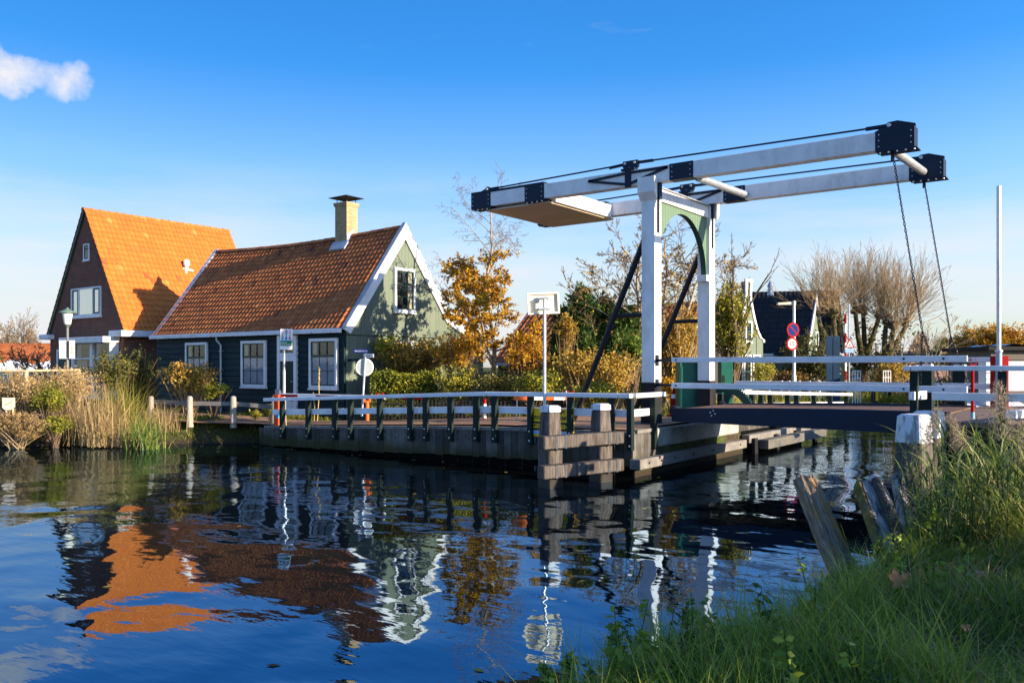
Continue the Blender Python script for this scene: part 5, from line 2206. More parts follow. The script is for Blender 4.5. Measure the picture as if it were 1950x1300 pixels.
def street_name_post():
    d = 26.4
    b = at(691, 790, d)
    t = thing('street_name_post', (b[0], b[1], 0.65), 'slanting grey pole with blue street name plate, small white plate and round mirror', 'sign')
    top = at(696.5, 668, d)
    m = MB()
    m.tube([at(689, 792, d), top], 0.036, 10)
    m.build('pole', GALV, t, smooth=True)
    r = nrm(RV + FV * 0.12)
    n = nrm(np.cross(r, UPZ))
    n = n if np.dot(n, TOCAM) > 0 else -n
    r = np.cross(UPZ, n)
    m = MB()
    c = at(688, 668.5, d - 0.08)
    m.obox(c, r * 0.225, n * 0.008, UPZ * 0.058)
    p = m.build('name_plate', BLUE, t)
    text_mesh('lettering', 'HAALDERSBROEK', c + n * 0.011, r, UPZ, 0.052, SIGN_WHITE, p, width=0.4)
    r2 = nrm(RV * 0.9 - FV * 0.45)
    n2 = nrm(np.cross(r2, UPZ))
    n2 = n2 if np.dot(n2, TOCAM) > 0 else -n2
    r2 = np.cross(UPZ, n2)
    c = at(702, 677, d - 0.07)
    m = MB()
    m.obox(c, r2 * 0.19, n2 * 0.008, nrm(UPZ - r2 * 0.1) * 0.056)
    p = m.build('small_plate', SIGN_WHITE, t)
    m = MB()
    for i, (x, w_) in enumerate(((-0.10, 0.02), (-0.055, 0.012), (-0.02, 0.014), (0.015, 0.012), (0.05, 0.018), (0.11, 0.022))):
        m.obox(c + n2 * 0.010 + r2 * x, r2 * w_ * 0.7, n2 * 0.002, UPZ * (0.02 if i % 2 else 0.026))
    m.build('lettering', INK, p)
    c = at(694.5, 699, d + 0.08)
    nm = nrm(TOCAM * 0.9 + RV * 0.25)
    m = MB()
    rr = nrm(np.cross(UPZ, nm))
    k = 28
    ring = [c + (rr * math.cos(2 * math.pi * i / k) + UPZ * math.sin(2 * math.pi * i / k)) * 0.262 for i in range(k)]
    m.tube(ring + [ring[0]], 0.018, 6, cap=False)
    m.build('rim', SIGN_WHITE, t, smooth=True)
    m = MB()
    disc(m, c, nm, 0.255, 0.02)
    m.build('mirror_back', mat('mirror_back_grey', (0.36, 0.4, 0.42), 0.3, 0.1, 2, metallic=0.3), t)


street_name_post()


def barrier_post(px, pd, ztop, label, white=False):
    b = at(px, 780, pd)
    zb = float(ground_z(b[0], b[1]))
    t = thing('barrier_post', (b[0], b[1], zb), label, 'post', 'red barrier posts along the lane')
    m = MB()
    m.cyl((b[0], b[1], zb - 0.05), (b[0], b[1], ztop), 0.058, 14)
    m.build('post', RED if not white else ORANGE, t, smooth=True)
    m = MB()
    for s in (-1, 1):
        m.obox(np.array([b[0], b[1], ztop + 0.06]) + RV * s * 0.075, RV * 0.022, FV * 0.04, UPZ * 0.08)
    m.obox(np.array([b[0], b[1], ztop + 0.0]), RV * 0.1, FV * 0.045, UPZ * 0.03)
    m.build('fork', RED if not white else ORANGE, t)
    return t


def barrier():
    """lifting bar across the lane, lying in its forked posts"""
    d = 24.9
    a = at(532, 753, 25.3)
    t = thing('barrier_bar', (a[0], a[1], 0.7), 'long red and white striped barrier bar above the left end of the quay railing', 'barrier')
    e = at(733, 752.5, 23.4)
    a[2] = e[2] = 1.55
    L = np.linalg.norm(e - a)
    d_ = (e - a) / L
    m = MB()
    f = 0.0
    m.beam(a, e, 0.05, 0.10)
    bar = m.build('bar', SIGN_WHITE, t, bevel=0.006)
    nn = np.cross(d_, UPZ)
    if np.dot(nn, TOCAM) < 0:
        nn = -nn
    for s in (0.03, 1.45, 2.9, 4.5):
        m = MB()
        q = a + d_ * s + nn * 0.0275 - UPZ * 0.012
        m.beam(q, q + d_ * 0.72, 0.004, 0.07, mi=0)
        m.build('stripe', RED, bar)
    b = at(531, 790, 25.35)
    m = MB()
    m.box(b[0] - 0.11, b[0] + 0.11, b[1] - 0.11, b[1] + 0.11, 0.55, 1.50)
    m.box(b[0] - 0.13, b[0] + 0.13, b[1] - 0.13, b[1] + 0.13, 1.502, 1.56)
    po = m.build('pivot_post', mat('post_red_orange', (0.62, 0.07, 0.015), 0.5, 0.12, 3), t, bevel=0.01)
    m = MB()
    m.box(b[0] + 0.0, b[0] + 0.115, b[1] - 0.115, b[1] + 0.0, 0.86, 0.98)
    m.build('reflector', mat('reflector_blue', (0.04, 0.28, 0.5), 0.3), po)
    m = MB()
    m.prism([b * (1, 1, 0) + (-0.22, 0.05, 1.2), b * (1, 1, 0) + (-0.16, 0.05, 0.55), b * (1, 1, 0) + (0.0, 0.05, 0.55), b * (1, 1, 0) + (-0.02, 0.05, 1.68), b * (1, 1, 0) + (-0.25, 0.05, 1.72)], (0, 0.1, 0))
    m.build('counterweight', mat('concrete_grey', (0.3, 0.3, 0.29), 0.8), t)


barrier()
barrier_post(699.5, 26.2, 1.32, 'thin orange forked barrier post in front of the clipped hedge', True)
barrier_post(724, 23.6, 1.52, 'red forked post under the free end of the striped bar')
barrier_post(1087, 22.6, 1.62, 'red forked post near the yellow notice board and the raking strut')
b = at(923, 780, 23.2)
t = thing('striped_post', (b[0], b[1], 0.85), 'thin red and white banded post behind the quay railing', 'post')
zz = 0.85
for i, c in enumerate((RED, SIGN_WHITE, RED, SIGN_WHITE, RED)):
    m = MB()
    m.cyl((b[0], b[1], zz), (b[0], b[1], zz + 0.13), 0.045, 12)
    m.build('band', c, t, smooth=True)
    zz += 0.132


def notice_board():
    t0 = on_y(1050, 800, 16.09)
    t = thing('notice_board', (t0[0], t0[1], 0.9), 'yellow notice board with black lettering fixed between two quay railing posts', 'sign')
    r = np.array([1.0, 0, 0])
    n = np.array([0, -1.0, 0])
    x0, x1 = on_y(1013, 780, 16.09), on_y(1093, 780, 16.09)
    w = x1[0] * 0 + np.linalg.norm((x1 - x0)[:2])
    zt, zb = on_y(1050, 778, 16.09)[2], on_y(1050, 832, 16.09)[2]
    c = (x0 + x1) / 2
    c[2] = (zt + zb) / 2
    m = MB()
    m.obox(c, r * w / 2, n * 0.012, UPZ * (zt - zb) / 2)
    b = m.build('board', YELLOW, t)
    h = zt - zb
    f = n * 0.016
    m = MB()
    m.obox(c + f - UPZ * h * 0.12, r * w / 2 * 0.995, n * 0.002, UPZ * h * 0.155)
    k = m.build('black_strip', INK, b)
    m = MB()
    m.obox(c + f - UPZ * h * 0.35, r * w / 2 * 0.995, n * 0.002, UPZ * h * 0.055)
    m.build('blue_strip', mat('sign_pale_blue', (0.25, 0.45, 0.75), 0.5), b)
    text_mesh('lettering', 'LET OP!', c + f + UPZ * h * 0.385 + r * w * 0.10, r, UPZ, 0.10, INK, b, bold=0.03)
    text_mesh('lettering', 'ENGEWORMERBRUG', c + f + UPZ * h * 0.18, r, UPZ, 0.09, INK, b, width=w * 0.95, bold=0.02)
    text_mesh('lettering', 'GEEN OPENING', c + n * 0.02 - UPZ * h * 0.12, r, UPZ, 0.11, YELLOW, k, width=w * 0.95, bold=0.03)
    m = MB()
    for s in (-0.4, 0.4):
        m.cyl(c + r * w * s - n * 0.03 + UPZ * h * -0.5, c + r * w * s - n * 0.03 + UPZ * h * 0.5, 0.012, 8)
    m.build('batten', GALV, t)


notice_board()


def road_closure():
    d = 22.3
    t0 = at(1025, 800, d)
    t = thing('road_barrier', (t0[0], t0[1], 0.9), 'orange and white striped road barrier board behind the yellow notice', 'barrier')
    xs = [978, 1013, 1039, 1055, 1076, 1094]
    for i in range(5):
        a, b = at(xs[i], 756, d), at(xs[i + 1], 756, d)
        m = MB()
        m.beam(a + (b - a) * 0.0, b, 0.03, 0.155)
        m.build('panel', ORANGE if i % 2 == 0 else SIGN_WHITE, t)
    for px, dx in ((985, -0.02), (1078, 0.06)):
        a = at(px, 758, d) + FV * 0.04
        m = MB()
        m.cyl(a * (1, 1, 0) + RV * dx + (0, 0, 0.85), a + (0, 0, 0.2), 0.018, 8)
        m.build('leg', GALV, t)


road_closure()


def traffic_cone():
    c = at(1284, 770, 23.9)
    t = thing('traffic_cone', (c[0], c[1], 1.0), 'red traffic cone with a white band beside the green machine cabinet', 'cone')
    m = MB()
    z = 1.0
    m.lathe((c[0], c[1], z), [(0.19, 0), (0.19, 0.03), (0.14, 0.032), (0.095, 0.5)], 16)
    m.build('cone', RED, t, smooth=True)
    m = MB()
    m.lathe((c[0], c[1], z), [(0.095, 0.502), (0.075, 0.62)], 16)
    m.build('white_band', SIGN_WHITE, t, smooth=True)
    m = MB()
    m.lathe((c[0], c[1], z), [(0.075, 0.622), (0.035, 0.82)], 16)
    m.build('tip', RED, t, smooth=True)


traffic_cone()


def machine_cabinet():
    a = at(1296, 765, 22.9)
    t = thing('machine_cabinet', (a[0] + 0.3, a[1] + 0.3, 1.0), 'dark green steel cabinet behind the far portal post', 'cabinet')
    b = at(1340, 765, 22.9)
    c = (a + b) / 2 + FV * 0.35
    m = MB()
    m.obox((c[0], c[1], 1.72), RV * 0.33, FV * 0.3, UPZ * 0.82)
    bd = m.build('body', MACHINE_GREEN, t, bevel=0.01)
    m = MB()
    m.obox((c[0], c[1], 2.56), RV * 0.36, FV * 0.33, UPZ * 0.018)
    m.build('lid', MACHINE_GREEN, bd)
    m = MB()
    m.obox(np.array([c[0], c[1], 1.7]) - FV * 0.305, RV * 0.29, FV * 0.006, UPZ * 0.7)
    m.build('door', MACHINE_GREEN, bd)
    # toothed quadrant wheel of the hoisting gear
    q = at(1378, 772, 23.3)
    t = thing('gear_quadrant', (q[0], q[1], 1.2), 'dark green toothed gear quadrant beside the far portal post', 'gear')
    r = nrm(RV * 0.85 - FV * 0.5)
    n = nrm(np.cross(r, UPZ))
    c = np.array([q[0], q[1], 1.02])
    R = 0.86
    m = MB()

    def arc(r0, r1, t0, t1, k=20, th=0.05):
        th0 = np.linspace(t0, t1, k)
        outer = [c + r * r1 * math.cos(x) + UPZ * r1 * math.sin(x) - n * th for x in th0]
        inner = [c + r * r0 * math.cos(x) + UPZ * r0 * math.sin(x) - n * th for x in th0]
        m.prism(outer + inner[::-1], n * th * 2)
    arc(R * 0.78, R, math.radians(0), math.radians(150))
    arc(0.05, R * 0.78, math.radians(70), math.radians(88), 4)
    arc(0.05, R * 0.78, math.radians(128), math.radians(150), 4)
    arc(0.05, R * 0.78, math.radians(0), math.radians(14), 4)
    for k in range(32):
        x = math.radians(2 + k * 4.6)
        m.obox(c + r * (R + 0.015) * math.cos(x) + UPZ * (R + 0.015) * math.sin(x), (r * math.cos(x) + UPZ * math.sin(x)) * 0.02, n * 0.045, (-r * math.sin(x) + UPZ * math.cos(x)) * 0.014)
    m.build('quadrant', mat('quadrant_green', (0.02, 0.06, 0.05), 0.45), t)
    # second small cabinet right behind the post
    a = at(1381, 730, 24.6)
    t = thing('control_box', (a[0], a[1], 1.0), 'narrow green control box with a dark slot beside the gear quadrant', 'cabinet')
    m = MB()
    m.obox((a[0], a[1], 1.75), RV * 0.17, FV * 0.2, UPZ * 0.8)
    bd = m.build('body', MACHINE_GREEN, t, bevel=0.01)
    m = MB()
    m.obox(np.array([a[0], a[1], 2.05]) - FV * 0.203 - RV * 0.1, RV * 0.035, FV * 0.004, UPZ * 0.1)
    m.build('slot', INK, bd)


machine_cabinet()


def lantern():
    d = 31.5
    b = at(128.5, 705, d)
    t = thing('street_lantern', (b[0], b[1], 0.7), 'old style street lantern with green hood in front of the brick house', 'street lamp')
    zl = at(128, 617, d)[2]
    m = MB()
    m.tube([(b[0], b[1], 0.6), (b[0], b[1], 1.9), (b[0], b[1], 1.92), (b[0], b[1], zl - 0.05)], [0.07, 0.07, 0.05, 0.045], 12)
    m.lathe((b[0], b[1], zl - 0.12), [(0.05, 0), (0.1, 0.06), (0.13, 0.12)], 14)
    m.build('pole', mat('lamp_pole', (0.16, 0.17, 0.16), 0.5, 0.15, 5), t, smooth=True)
    m = MB()
    m.lathe((b[0], b[1], zl), [(0.12, 0), (0.19, 0.42)], 14)
    m.build('lamp_glass', mat('lamp_glass', (0.75, 0.74, 0.68), 0.25, 0.08, 5), t, smooth=True)
    m = MB()
    m.lathe((b[0], b[1], zl + 0.42), [(0.30, 0.0), (0.29, 0.03), (0.1, 0.13), (0.04, 0.16), (0.03, 0.2)], 16)
    m.build('hood', mat('hood_green', (0.12, 0.2, 0.16), 0.5, 0.15, 5), t, smooth=True)
    m = MB()
    for z in (-1.12 + zl, -0.25 + zl - 0.25):
        pass
    # back-to-back panels strapped to it
    t = thing('white_notice', (b[0], b[1], 1.9), 'two white upright panels strapped to the lantern pole', 'sign')
    z0, z1 = at(128, 683, d)[2], at(128, 648, d)[2]
    for x0, x1 in ((112.5, 125.5), (131.5, 142.5)):
        a, c = at(x0, 660, d - 0.1), at(x1, 660, d - 0.1)
        mid = (a + c) / 2
        m = MB()
        m.obox((mid[0], mid[1], (z0 + z1) / 2), (c - a) / 2, FV * 0.012, UPZ * (z1 - z0) / 2)
        p = m.build('panel', SIGN_WHITE, t, bevel=0.01)
        if x0 > 130:
            for dz in (0.05, -0.1):
                mm = MB()
                mm.obox(np.array([mid[0], mid[1], (z0 + z1) / 2 + dz]) + TOCAM * 0.014, RV * 0.04, FV * 0.002, UPZ * 0.05)
                mm.build('mark', mat('mark_ochre', (0.6, 0.48, 0.2), 0.7), p)
    m = MB()
    a, c = at(114, 660, d - 0.05), at(141, 660, d - 0.05)
    for z in (z0 + 0.02, z1 - 0.02):
        m.beam((a[0], a[1], z), (c[0], c[1], z), 0.03, 0.035)
    m.build('strap', GALV, t)


lantern()


def wood_fence():
    """low grey fence of round-topped posts along the bank"""
    t = thing('bank_fence', (-23, 15.9, 0.7), 'low grey wooden fence of round topped posts between the bank and the timber house', 'fence')
    spots = []
    for px, pd in ((288, 27.2), (362, 26.4), (445, 26.2), (523, 25.9)):
        c = at(px, 780, pd)
        spots.append(c)
        zb = 0.5
        zt = at(px, 756, pd)[2]
        m = MB()
        m.tube([(c[0], c[1], zb), (c[0] - 0.02, c[1], zt - 0.08), (c[0] - 0.02, c[1], zt), (c[0] - 0.02, c[1], zt + 0.035)], [0.105, 0.09, 0.085, 0.045], 10)
        m.build('post', mat('fence_grey_wood', (0.33, 0.29, 0.24), 0.85, 0.3, 6, bump=0.01, bscale=9, stretch=(3, 3, 0.6)), t, smooth=True)
    for a, b in zip(spots[:-1], spots[1:]):
        za, zb = (1.26 if a is spots[0] else 1.24), 1.24
        a2, b2 = a + FV * 0.11, b + FV * 0.11
        m = MB()
        m.beam((a2[0], a2[1], za), (b2[0], b2[1], zb - (0.1 if b is spots[-1] else 0)), 0.045, 0.13)
        m.build('rail', OLDWOOD, t, bevel=0.006)
    # tan pole fence along the raised bank at the far left
    t = thing('pole_fence', at(60, 720, 26), 'sun-bleached pole fence among the dry hedge at the far left', 'fence')
    pts = [at(-40, 706, 25.5), at(50, 706, 25.7), at(150, 704, 27.5)]
    tan = mat('bleached_pole', (0.5, 0.37, 0.22), 0.85, 0.2, 6)
    for p in pts:
        m = MB()
        m.cyl((p[0], p[1], 0.6), (p[0], p[1], p[2] + 0.03), 0.055, 8)
        m.build('post', tan, t, smooth=True)
    for a, b in zip(pts[:-1], pts[1:]):
        for dz in (0.0, -0.5):
            m = MB()
            m.cyl(a - FV * 0.07 + (0, 0, dz), b - FV * 0.07 + (0, 0, dz), 0.035, 8)
            m.build('rail', tan, t, smooth=True)
    c = at(17, 768, 24.6)
    t = thing('bank_notice', (c[0], c[1], 0.5), 'small pale shield-shaped notice on two short legs at the far left bank', 'sign')
    m = MB()
    r, u = RV, UPZ
    m.prism([c + r * -0.18 + u * 0.17, c + r * 0.18 + u * 0.17, c + r * 0.18 - u * 0.1, c + r * 0.06 - u * 0.19, c - r * 0.10 - u * 0.19, c - r * 0.18 - u * 0.12], -FV * 0.03)
    b = m.build('board', mat('notice_pale', (0.75, 0.58, 0.46), 0.6, 0.08, 5), t)
    m = MB()
    m.beam(c - FV * 0.033 + r * -0.1 - u * 0.06, c - FV * 0.033 + r * 0.12 + u * 0.07, 0.004, 0.02)
    m.build('slash', mat('notice_brown', (0.5, 0.25, 0.14), 0.6), b)
    for s in (-0.1, 0.1):
        m = MB()
        m.cyl(c + r * s + FV * 0.03 - u * 0.6, c + r * s + FV * 0.03, 0.03, 8)
        m.build('leg', tan, t, smooth=True)


wood_fence()


def iron_fence():
    """black hooped garden fence before the hedge"""
    t = thing('hoop_fence', (-15, 22, 0.9), 'low black hooped iron fence in front of the garden hedge', 'fence')
    m = MB()
    a, b = at(700, 780, 26.6), at(985, 780, 25.0)
    n = 40
    for i in range(n):
        p = a + (b - a) * i / n
        q = a + (b - a) * (i + 0.8) / n
        z0, zt = 0.75, 1.42
        mid = (p + q) / 2
        m.tube([(p[0], p[1], z0), (p[0], p[1], zt - 0.06), (mid[0], mid[1], zt), (q[0], q[1], zt - 0.06), (q[0], q[1], z0)], 0.009, 4)
    for z in (0.85, 1.22):
        m.beam((a[0], a[1], z), (b[0], b[1], z), 0.012, 0.03)
    m.build('hoops', BLACK, t)


iron_fence()


def street_lamp():
    d = 38.0
    b = at(1512, 765, d)
    t = thing('street_lamp', (b[0], b[1], 0.8), 'pale street lamp pole with short arm before the black tiled house', 'street lamp')
    zt = at(1512, 573, d)[2]
    m = MB()
    m.tube([(b[0], b[1], 0.6), (b[0], b[1], 2.0), (b[0], b[1], 2.02), (b[0], b[1], zt)], [0.11, 0.1, 0.075, 0.06], 10)
    m.build('pole', mat('lamp_pale', (0.62, 0.72, 0.68), 0.45, 0.08, 4), t, smooth=True)
    a, c = at(1516, 575, d), at(1481, 577, d)
    m = MB()
    m.prism([a + UPZ * 0.03, c + UPZ * 0.02, c - UPZ * 0.09, a - UPZ * 0.12], FV * 0.2)
    m.build('lamp_head', mat('lamp_cream', (0.6, 0.56, 0.42), 0.5, 0.08, 4), t, bevel=0.02)
    # the two round signs on it
    n = nrm(TOCAM + RV * 0.35)
    rr = nrm(np.cross(UPZ, n))
    c = at(1510, 628, d - 0.12)
    t = thing('no_parking_sign', c, 'round blue sign with red rim and one red slash on the lamp pole', 'sign')
    m = MB()
    disc(m, c, n, 0.335, 0.03)
    p = m.build('rim', RED, t)
    m = MB()
    disc(m, c + n * 0.017, n, 0.255, 0.006)
    p2 = m.build('field', mat('field_blue', (0.005, 0.03, 0.15), 0.7, 0.05, 4, spec=0.06), t)
    m = MB()
    m.obox(c + n * 0.024, nrm(rr - UPZ) * 0.255, n * 0.003, nrm(rr + UPZ) * 0.03)
    m.build('slash', RED, t)
    c = at(1508, 654.5, d - 0.12)
    t = thing('speed_sign', c, 'round white speed sign reading 15 with red rim', 'sign')
    m = MB()
    disc(m, c, n, 0.30, 0.03)
    m.build('rim', RED, t)
    m = MB()
    disc(m, c + n * 0.017, n, 0.215, 0.006)
    f = m.build('field', SIGN_WHITE, t)
    text_mesh('numeral', '15', c + n * 0.024, rr, UPZ, 0.23, INK, t, bold=0.03)


street_lamp()


def far_street():
    # twin blue plates
    d = 36.5
    a = at(1587, 735, d)
    t = thing('blue_panels', (a[0], a[1], 0.8), 'pair of tall narrow blue panels on a steel frame beyond the bridge rails', 'panel')
    zt = at(1587, 640, d)[2]
    for x0, x1 in ((1573, 1584), (1586.5, 1599)):
        p, q = at(x0, 700, d), at(x1, 700, d)
        mid = (p + q) / 2
        m = MB()
        m.obox((mid[0], mid[1], (zt + 0.8) / 2), (q - p) / 2, FV * 0.03, UPZ * (zt - 0.8) / 2)
        m.build('panel', mat('panel_blue', (0.010, 0.032, 0.07), 0.6, 0.2, 3, spec=0.1, stain=(0.025, 0.055, 0.10), stain_amt=0.5), t)
    p, q = at(1573, 700, d + 0.08), at(1600, 700, d + 0.08)
    m = MB()
    for z in (1.2, 2.1, 3.0):
        m.beam((p[0], p[1], z), (q[0], q[1], z), 0.05, 0.05)
    m.cyl((a[0], a[1], 0.6) + FV * 0.08, (a[0], a[1], zt) + FV * 0.08, 0.04, 8)
    m.build('frame', GALV, t)
    # striped gauge pole
    d = 41
    p = at(1610, 700, d)
    t = thing('striped_pole', (p[0], p[1], 0.8), 'thin red and white striped pole next to the twin blue panels', 'post')
    z = 0.8
    i = 0
    while z < at(1610, 603, d)[2]:
        m = MB()
        m.cyl((p[0], p[1], z), (p[0], p[1], z + 0.46), 0.05, 8)
        m.build('band', RED if i % 2 == 0 else SIGN_WHITE, t, smooth=True)
        z += 0.462
        i += 1
    # warning triangle
    d = 40
    c = at(1617.5, 655, d)
    t = thing('bump_sign', (c[0], c[1], 0.8), 'red triangular road hump warning sign with small blue plate below', 'sign')
    n = nrm(TOCAM + RV * 0.2)
    r = nrm(np.cross(UPZ, n))

    def tri(c, s, th, off):
        return [c + n * off + UPZ * s * 0.62, c + n * off - r * s * 0.6 - UPZ * s * 0.42, c + n * off + r * s * 0.6 - UPZ * s * 0.42]
    m = MB()
    m.prism(tri(c, 0.42, 0.02, 0), n * 0.02)
    m.build('rim', RED, t)
    m = MB()
    m.prism(tri(c - UPZ * 0.01, 0.27, 0.02, 0.021), n * 0.004)
    m.build('field', SIGN_WHITE, t)
    m = MB()
    m.prism([c + n * 0.026 + r * x + UPZ * z for x, z in ((-0.12, -0.09), (-0.05, -0.03), (0.0, -0.005), (0.05, -0.03), (0.12, -0.09))], n * 0.003)
    m.build('hump', INK, t)
    m = MB()
    m.obox(c - UPZ * 0.32, r * 0.22, n * 0.01, UPZ * 0.09)
    m.build('plate', mat('plate_blue', (0.15, 0.3, 0.6), 0.5), t)
    m = MB()
    m.cyl((c[0], c[1], 0.6) - n * 0.03, (c[0], c[1], c[2] + 1.9) - n * 0.03, 0.035, 8)
    m.build('pole', GALV, t, smooth=True)
    # pipe frames (cycle stands)
    for px, d, w, lab in ((1631, 38, 15, 'white pipe frame gate in front of the pollard trunks, nearer the blue panels'), (1689, 40, 14, 'white pipe frame gate to the right of the pollard trunks')):
        a, b = at(px - w / 2, 725, d), at(px + w / 2, 725, d)
        zt = at(px, 706, d)[2]
        t = thing('pipe_frame', (a + b) / 2 * (1, 1, 0) + (0, 0, 0.8), lab, 'gate', 'white pipe frames')
        m = MB()
        for f in (0, 0.33, 0.66, 1):
            p = a + (b - a) * f
            m.cyl((p[0], p[1], 0.7), (p[0], p[1], zt), 0.022, 6)
        for z in (zt, zt - 0.32):
            m.cyl((a[0], a[1], z), (b[0], b[1], z), 0.022, 6)
        m.build('frame', SIGN_WHITE, t)
    # garden posts with white knobs
    for i, (px, d) in enumerate(((1662, 38), (1686, 39), (1694, 38.5))):
        p = at(px, 720, d)
        t = thing('bollard', (p[0], p[1], 0.8), 'dark bollard with a white knob under the pollard trees', 'bollard', 'bollards under the pollard trees')
        m = MB()
        m.cyl((p[0], p[1], 0.7), (p[0], p[1], 1.5), 0.07, 8)
        m.build('post', PLINTH, t, smooth=True)
        m = MB()
        m.lathe((p[0], p[1], 1.5), [(0.05, 0), (0.06, 0.05), (0.03, 0.11)], 8)
        m.build('knob', SIGN_WHITE, t, smooth=True)
    p = at(1667, 715, 37.5)
    t = thing('marker_post', (p[0], p[1], 0.8), 'squat black and yellow marker post under the pollard trees', 'post')
    m = MB()
    m.obox((p[0], p[1], 1.25), RV * 0.1, FV * 0.06, UPZ * 0.5)
    m.build('post', INK, t)
    m = MB()
    m.obox(np.array([p[0], p[1], 1.3]) - FV * 0.064 + RV * 0.04, RV * 0.06, FV * 0.004, UPZ * 0.42)
    m.build('reflector', YELLOW, t)
    # white picket line in front of the black roofed house
    t = thing('picket_fence', at(1500, 730, 41) * (1, 1, 0) + (0, 0, 0.8), 'low white garden fence in front of the black tiled house', 'fence')
    a, b = at(1395, 730, 42.5), at(1578, 729, 40)
    m = MB()
    m.beam((a[0], a[1], 1.55), (b[0], b[1], 1.58), 0.05, 0.12)
    m.build('rail', SIGN_WHITE, t)
    for px in (1396, 1420, 1443, 1467, 1491, 1505, 1524, 1543, 1561):
        f = (px - 1395) / 183
        p = a + (b - a) * f
        m = MB()
        m.box(p[0] - 0.05, p[0] + 0.05, p[1] - 0.05, p[1] + 0.05, 0.7, 1.72)
        m.build('post', SIGN_WHITE, t)


far_street()


def near_landing():
    """things on the near landing of the bridge, seen between the rails"""
    d = 17.0
    p = at(1902, 690, d)
    t = thing('gauge_mast', (p[0], p[1], 1.5), 'tall grey and white mast rising behind the right railing', 'mast')
    zt = at(1902, 354, d)[2]
    z1 = at(1902, 497, d)[2]
    z2 = at(1902, 668, d)[2]
    m = MB()
    m.tube([(p[0], p[1], 1.5), (p[0], p[1], z2)], 0.058, 14)
    m.build('base_tube', mat('mast_blue', (0.3, 0.4, 0.5), 0.45, 0.1, 4), t, smooth=True)
    m = MB()
    m.tube([(p[0], p[1], z2 + 0.002), (p[0], p[1], z1)], 0.042, 14)
    m.lathe((p[0], p[1], z2 - 0.02), [(0.075, 0), (0.075, 0.04)], 14)
    m.build('lower_tube', GALV, t, smooth=True)
    m = MB()
    m.tube([(p[0], p[1], z1), (p[0], p[1], zt)], 0.042, 14)
    m.build('upper_tube', SIGN_WHITE, t, smooth=True)
    # red cabinet and barrier head
    c = at(1903, 740, 18.2)
    t = thing('red_cabinet', (c[0], c[1], 1.5), 'red steel cabinet below the tall mast behind the railing', 'cabinet')
    m = MB()
    m.obox((c[0], c[1], 2.05), RV * 0.135, FV * 0.13, UPZ * 0.58)
    b = m.build('body', RED, t, bevel=0.015)
    m = MB()
    m.obox(np.array([c[0], c[1], 2.1]) - FV * 0.132, RV * 0.11, FV * 0.004, UPZ * 0.45)
    m.build('door', RED, b)
    p = at(1852, 740, 14.5)
    t = thing('red_post', (p[0], p[1], 1.5), 'slender red post with blue foot between the railings', 'post')
    m = MB()
    m.cyl((p[0], p[1], 1.62), (p[0], p[1], 2.42), 0.027, 10)
    m.build('tube', RED, t, smooth=True)
    m = MB()
    m.cyl((p[0], p[1], 1.48), (p[0], p[1], 1.618), 0.034, 10)
    m.build('foot', mat('foot_blue', (0.2, 0.4, 0.55), 0.5), t, smooth=True)
    m = MB()
    m.obox((p[0], p[1], 2.43), RV * 0.055, FV * 0.03, UPZ * 0.012)
    m.cyl(np.array([p[0], p[1], 2.44]) - RV * 0.04, np.array([p[0], p[1], 2.56]) - RV * 0.04, 0.006, 6)
    m.cyl(np.array([p[0], p[1], 2.44]) + RV * 0.06, np.array([p[0], p[1], 2.56]) + RV * 0.06, 0.006, 6)
    m.build('catch', RED, t)
    # white cabinets
    for px, w, d, zt, lab in ((1880, 20, 24, 2.56, 'pale ribbed white cabinet to the left of the red cabinet'), (1926, 32, 22.5, 2.56, 'white cabinet with slotted top to the right of the red cabinet')):
        c = at(px, 730, d)
        hw = w / FPX * d / 2
        t = thing('white_cabinet', (c[0], c[1], 1.4), lab, 'cabinet', 'white cabinets by the landing')
        m = MB()
        z0 = 1.75 if px > 1900 else 1.3
        m.obox((c[0], c[1], (z0 + zt) / 2), RV * hw, FV * 0.2, UPZ * (zt - z0) / 2)
        b = m.build('body', WHITE, t, bevel=0.012)
        m = MB()
        if px > 1900:
            for k in (-0.5, 0, 0.5):
                m.obox(np.array([c[0], c[1], zt - 0.2]) - FV * 0.202 + RV * hw * k, RV * 0.018, FV * 0.004, UPZ * 0.07)
            m.obox(np.array([c[0], c[1], zt + 0.01]), RV * (hw + 0.02), FV * 0.22, UPZ * 0.012)
        else:
            for k in range(6):
                m.obox(np.array([c[0], c[1], z0 + 0.2 + k * 0.18]) - FV * 0.202, RV * hw * 0.97, FV * 0.002, UPZ * 0.008)
        m.build('slots', PLINTH, b)
    # end of the landing rail beyond
    a = at(1925, 775, 12.9)
    t = thing('kerb_beam', (a[0], a[1], 1.45), 'white painted kerb beam lying on the landing by the reeds', 'beam')
    e = at(2010, 772, 14.5)
    m = MB()
    m.beam((a[0], a[1], 1.66), (e[0], e[1], 1.66), 0.16, 0.12)
    m.build('beam', RAIL_WHITE, t, bevel=0.01)
    # moored flat boat top just visible between the rails
    c = at(1868, 770, 24.5)
    t = thing('moored_boat', (c[0], c[1], 1.0), 'small dark boat with a pale canvas cover behind the landing', 'boat')
    r, f = nrm(RV * 0.95 + FV * 0.3), nrm(FV * 0.95 - RV * 0.3)
    m = MB()
    base = np.array([c[0], c[1], 0.0])
    secs = []
    for s, w, zb, zt in ((-1.5, 0.15, 0.7, 1.35), (-0.9, 0.55, 0.3, 1.25), (0, 0.65, 0.2, 1.2), (0.9, 0.6, 0.2, 1.2), (1.5, 0.5, 0.3, 1.25)):
        secs.append([base + r * s - f * w + UPZ * zt, base + r * s - f * w * 0.7 + UPZ * zb, base + r * s + f * w * 0.7 + UPZ * zb, base + r * s + f * w + UPZ * zt])
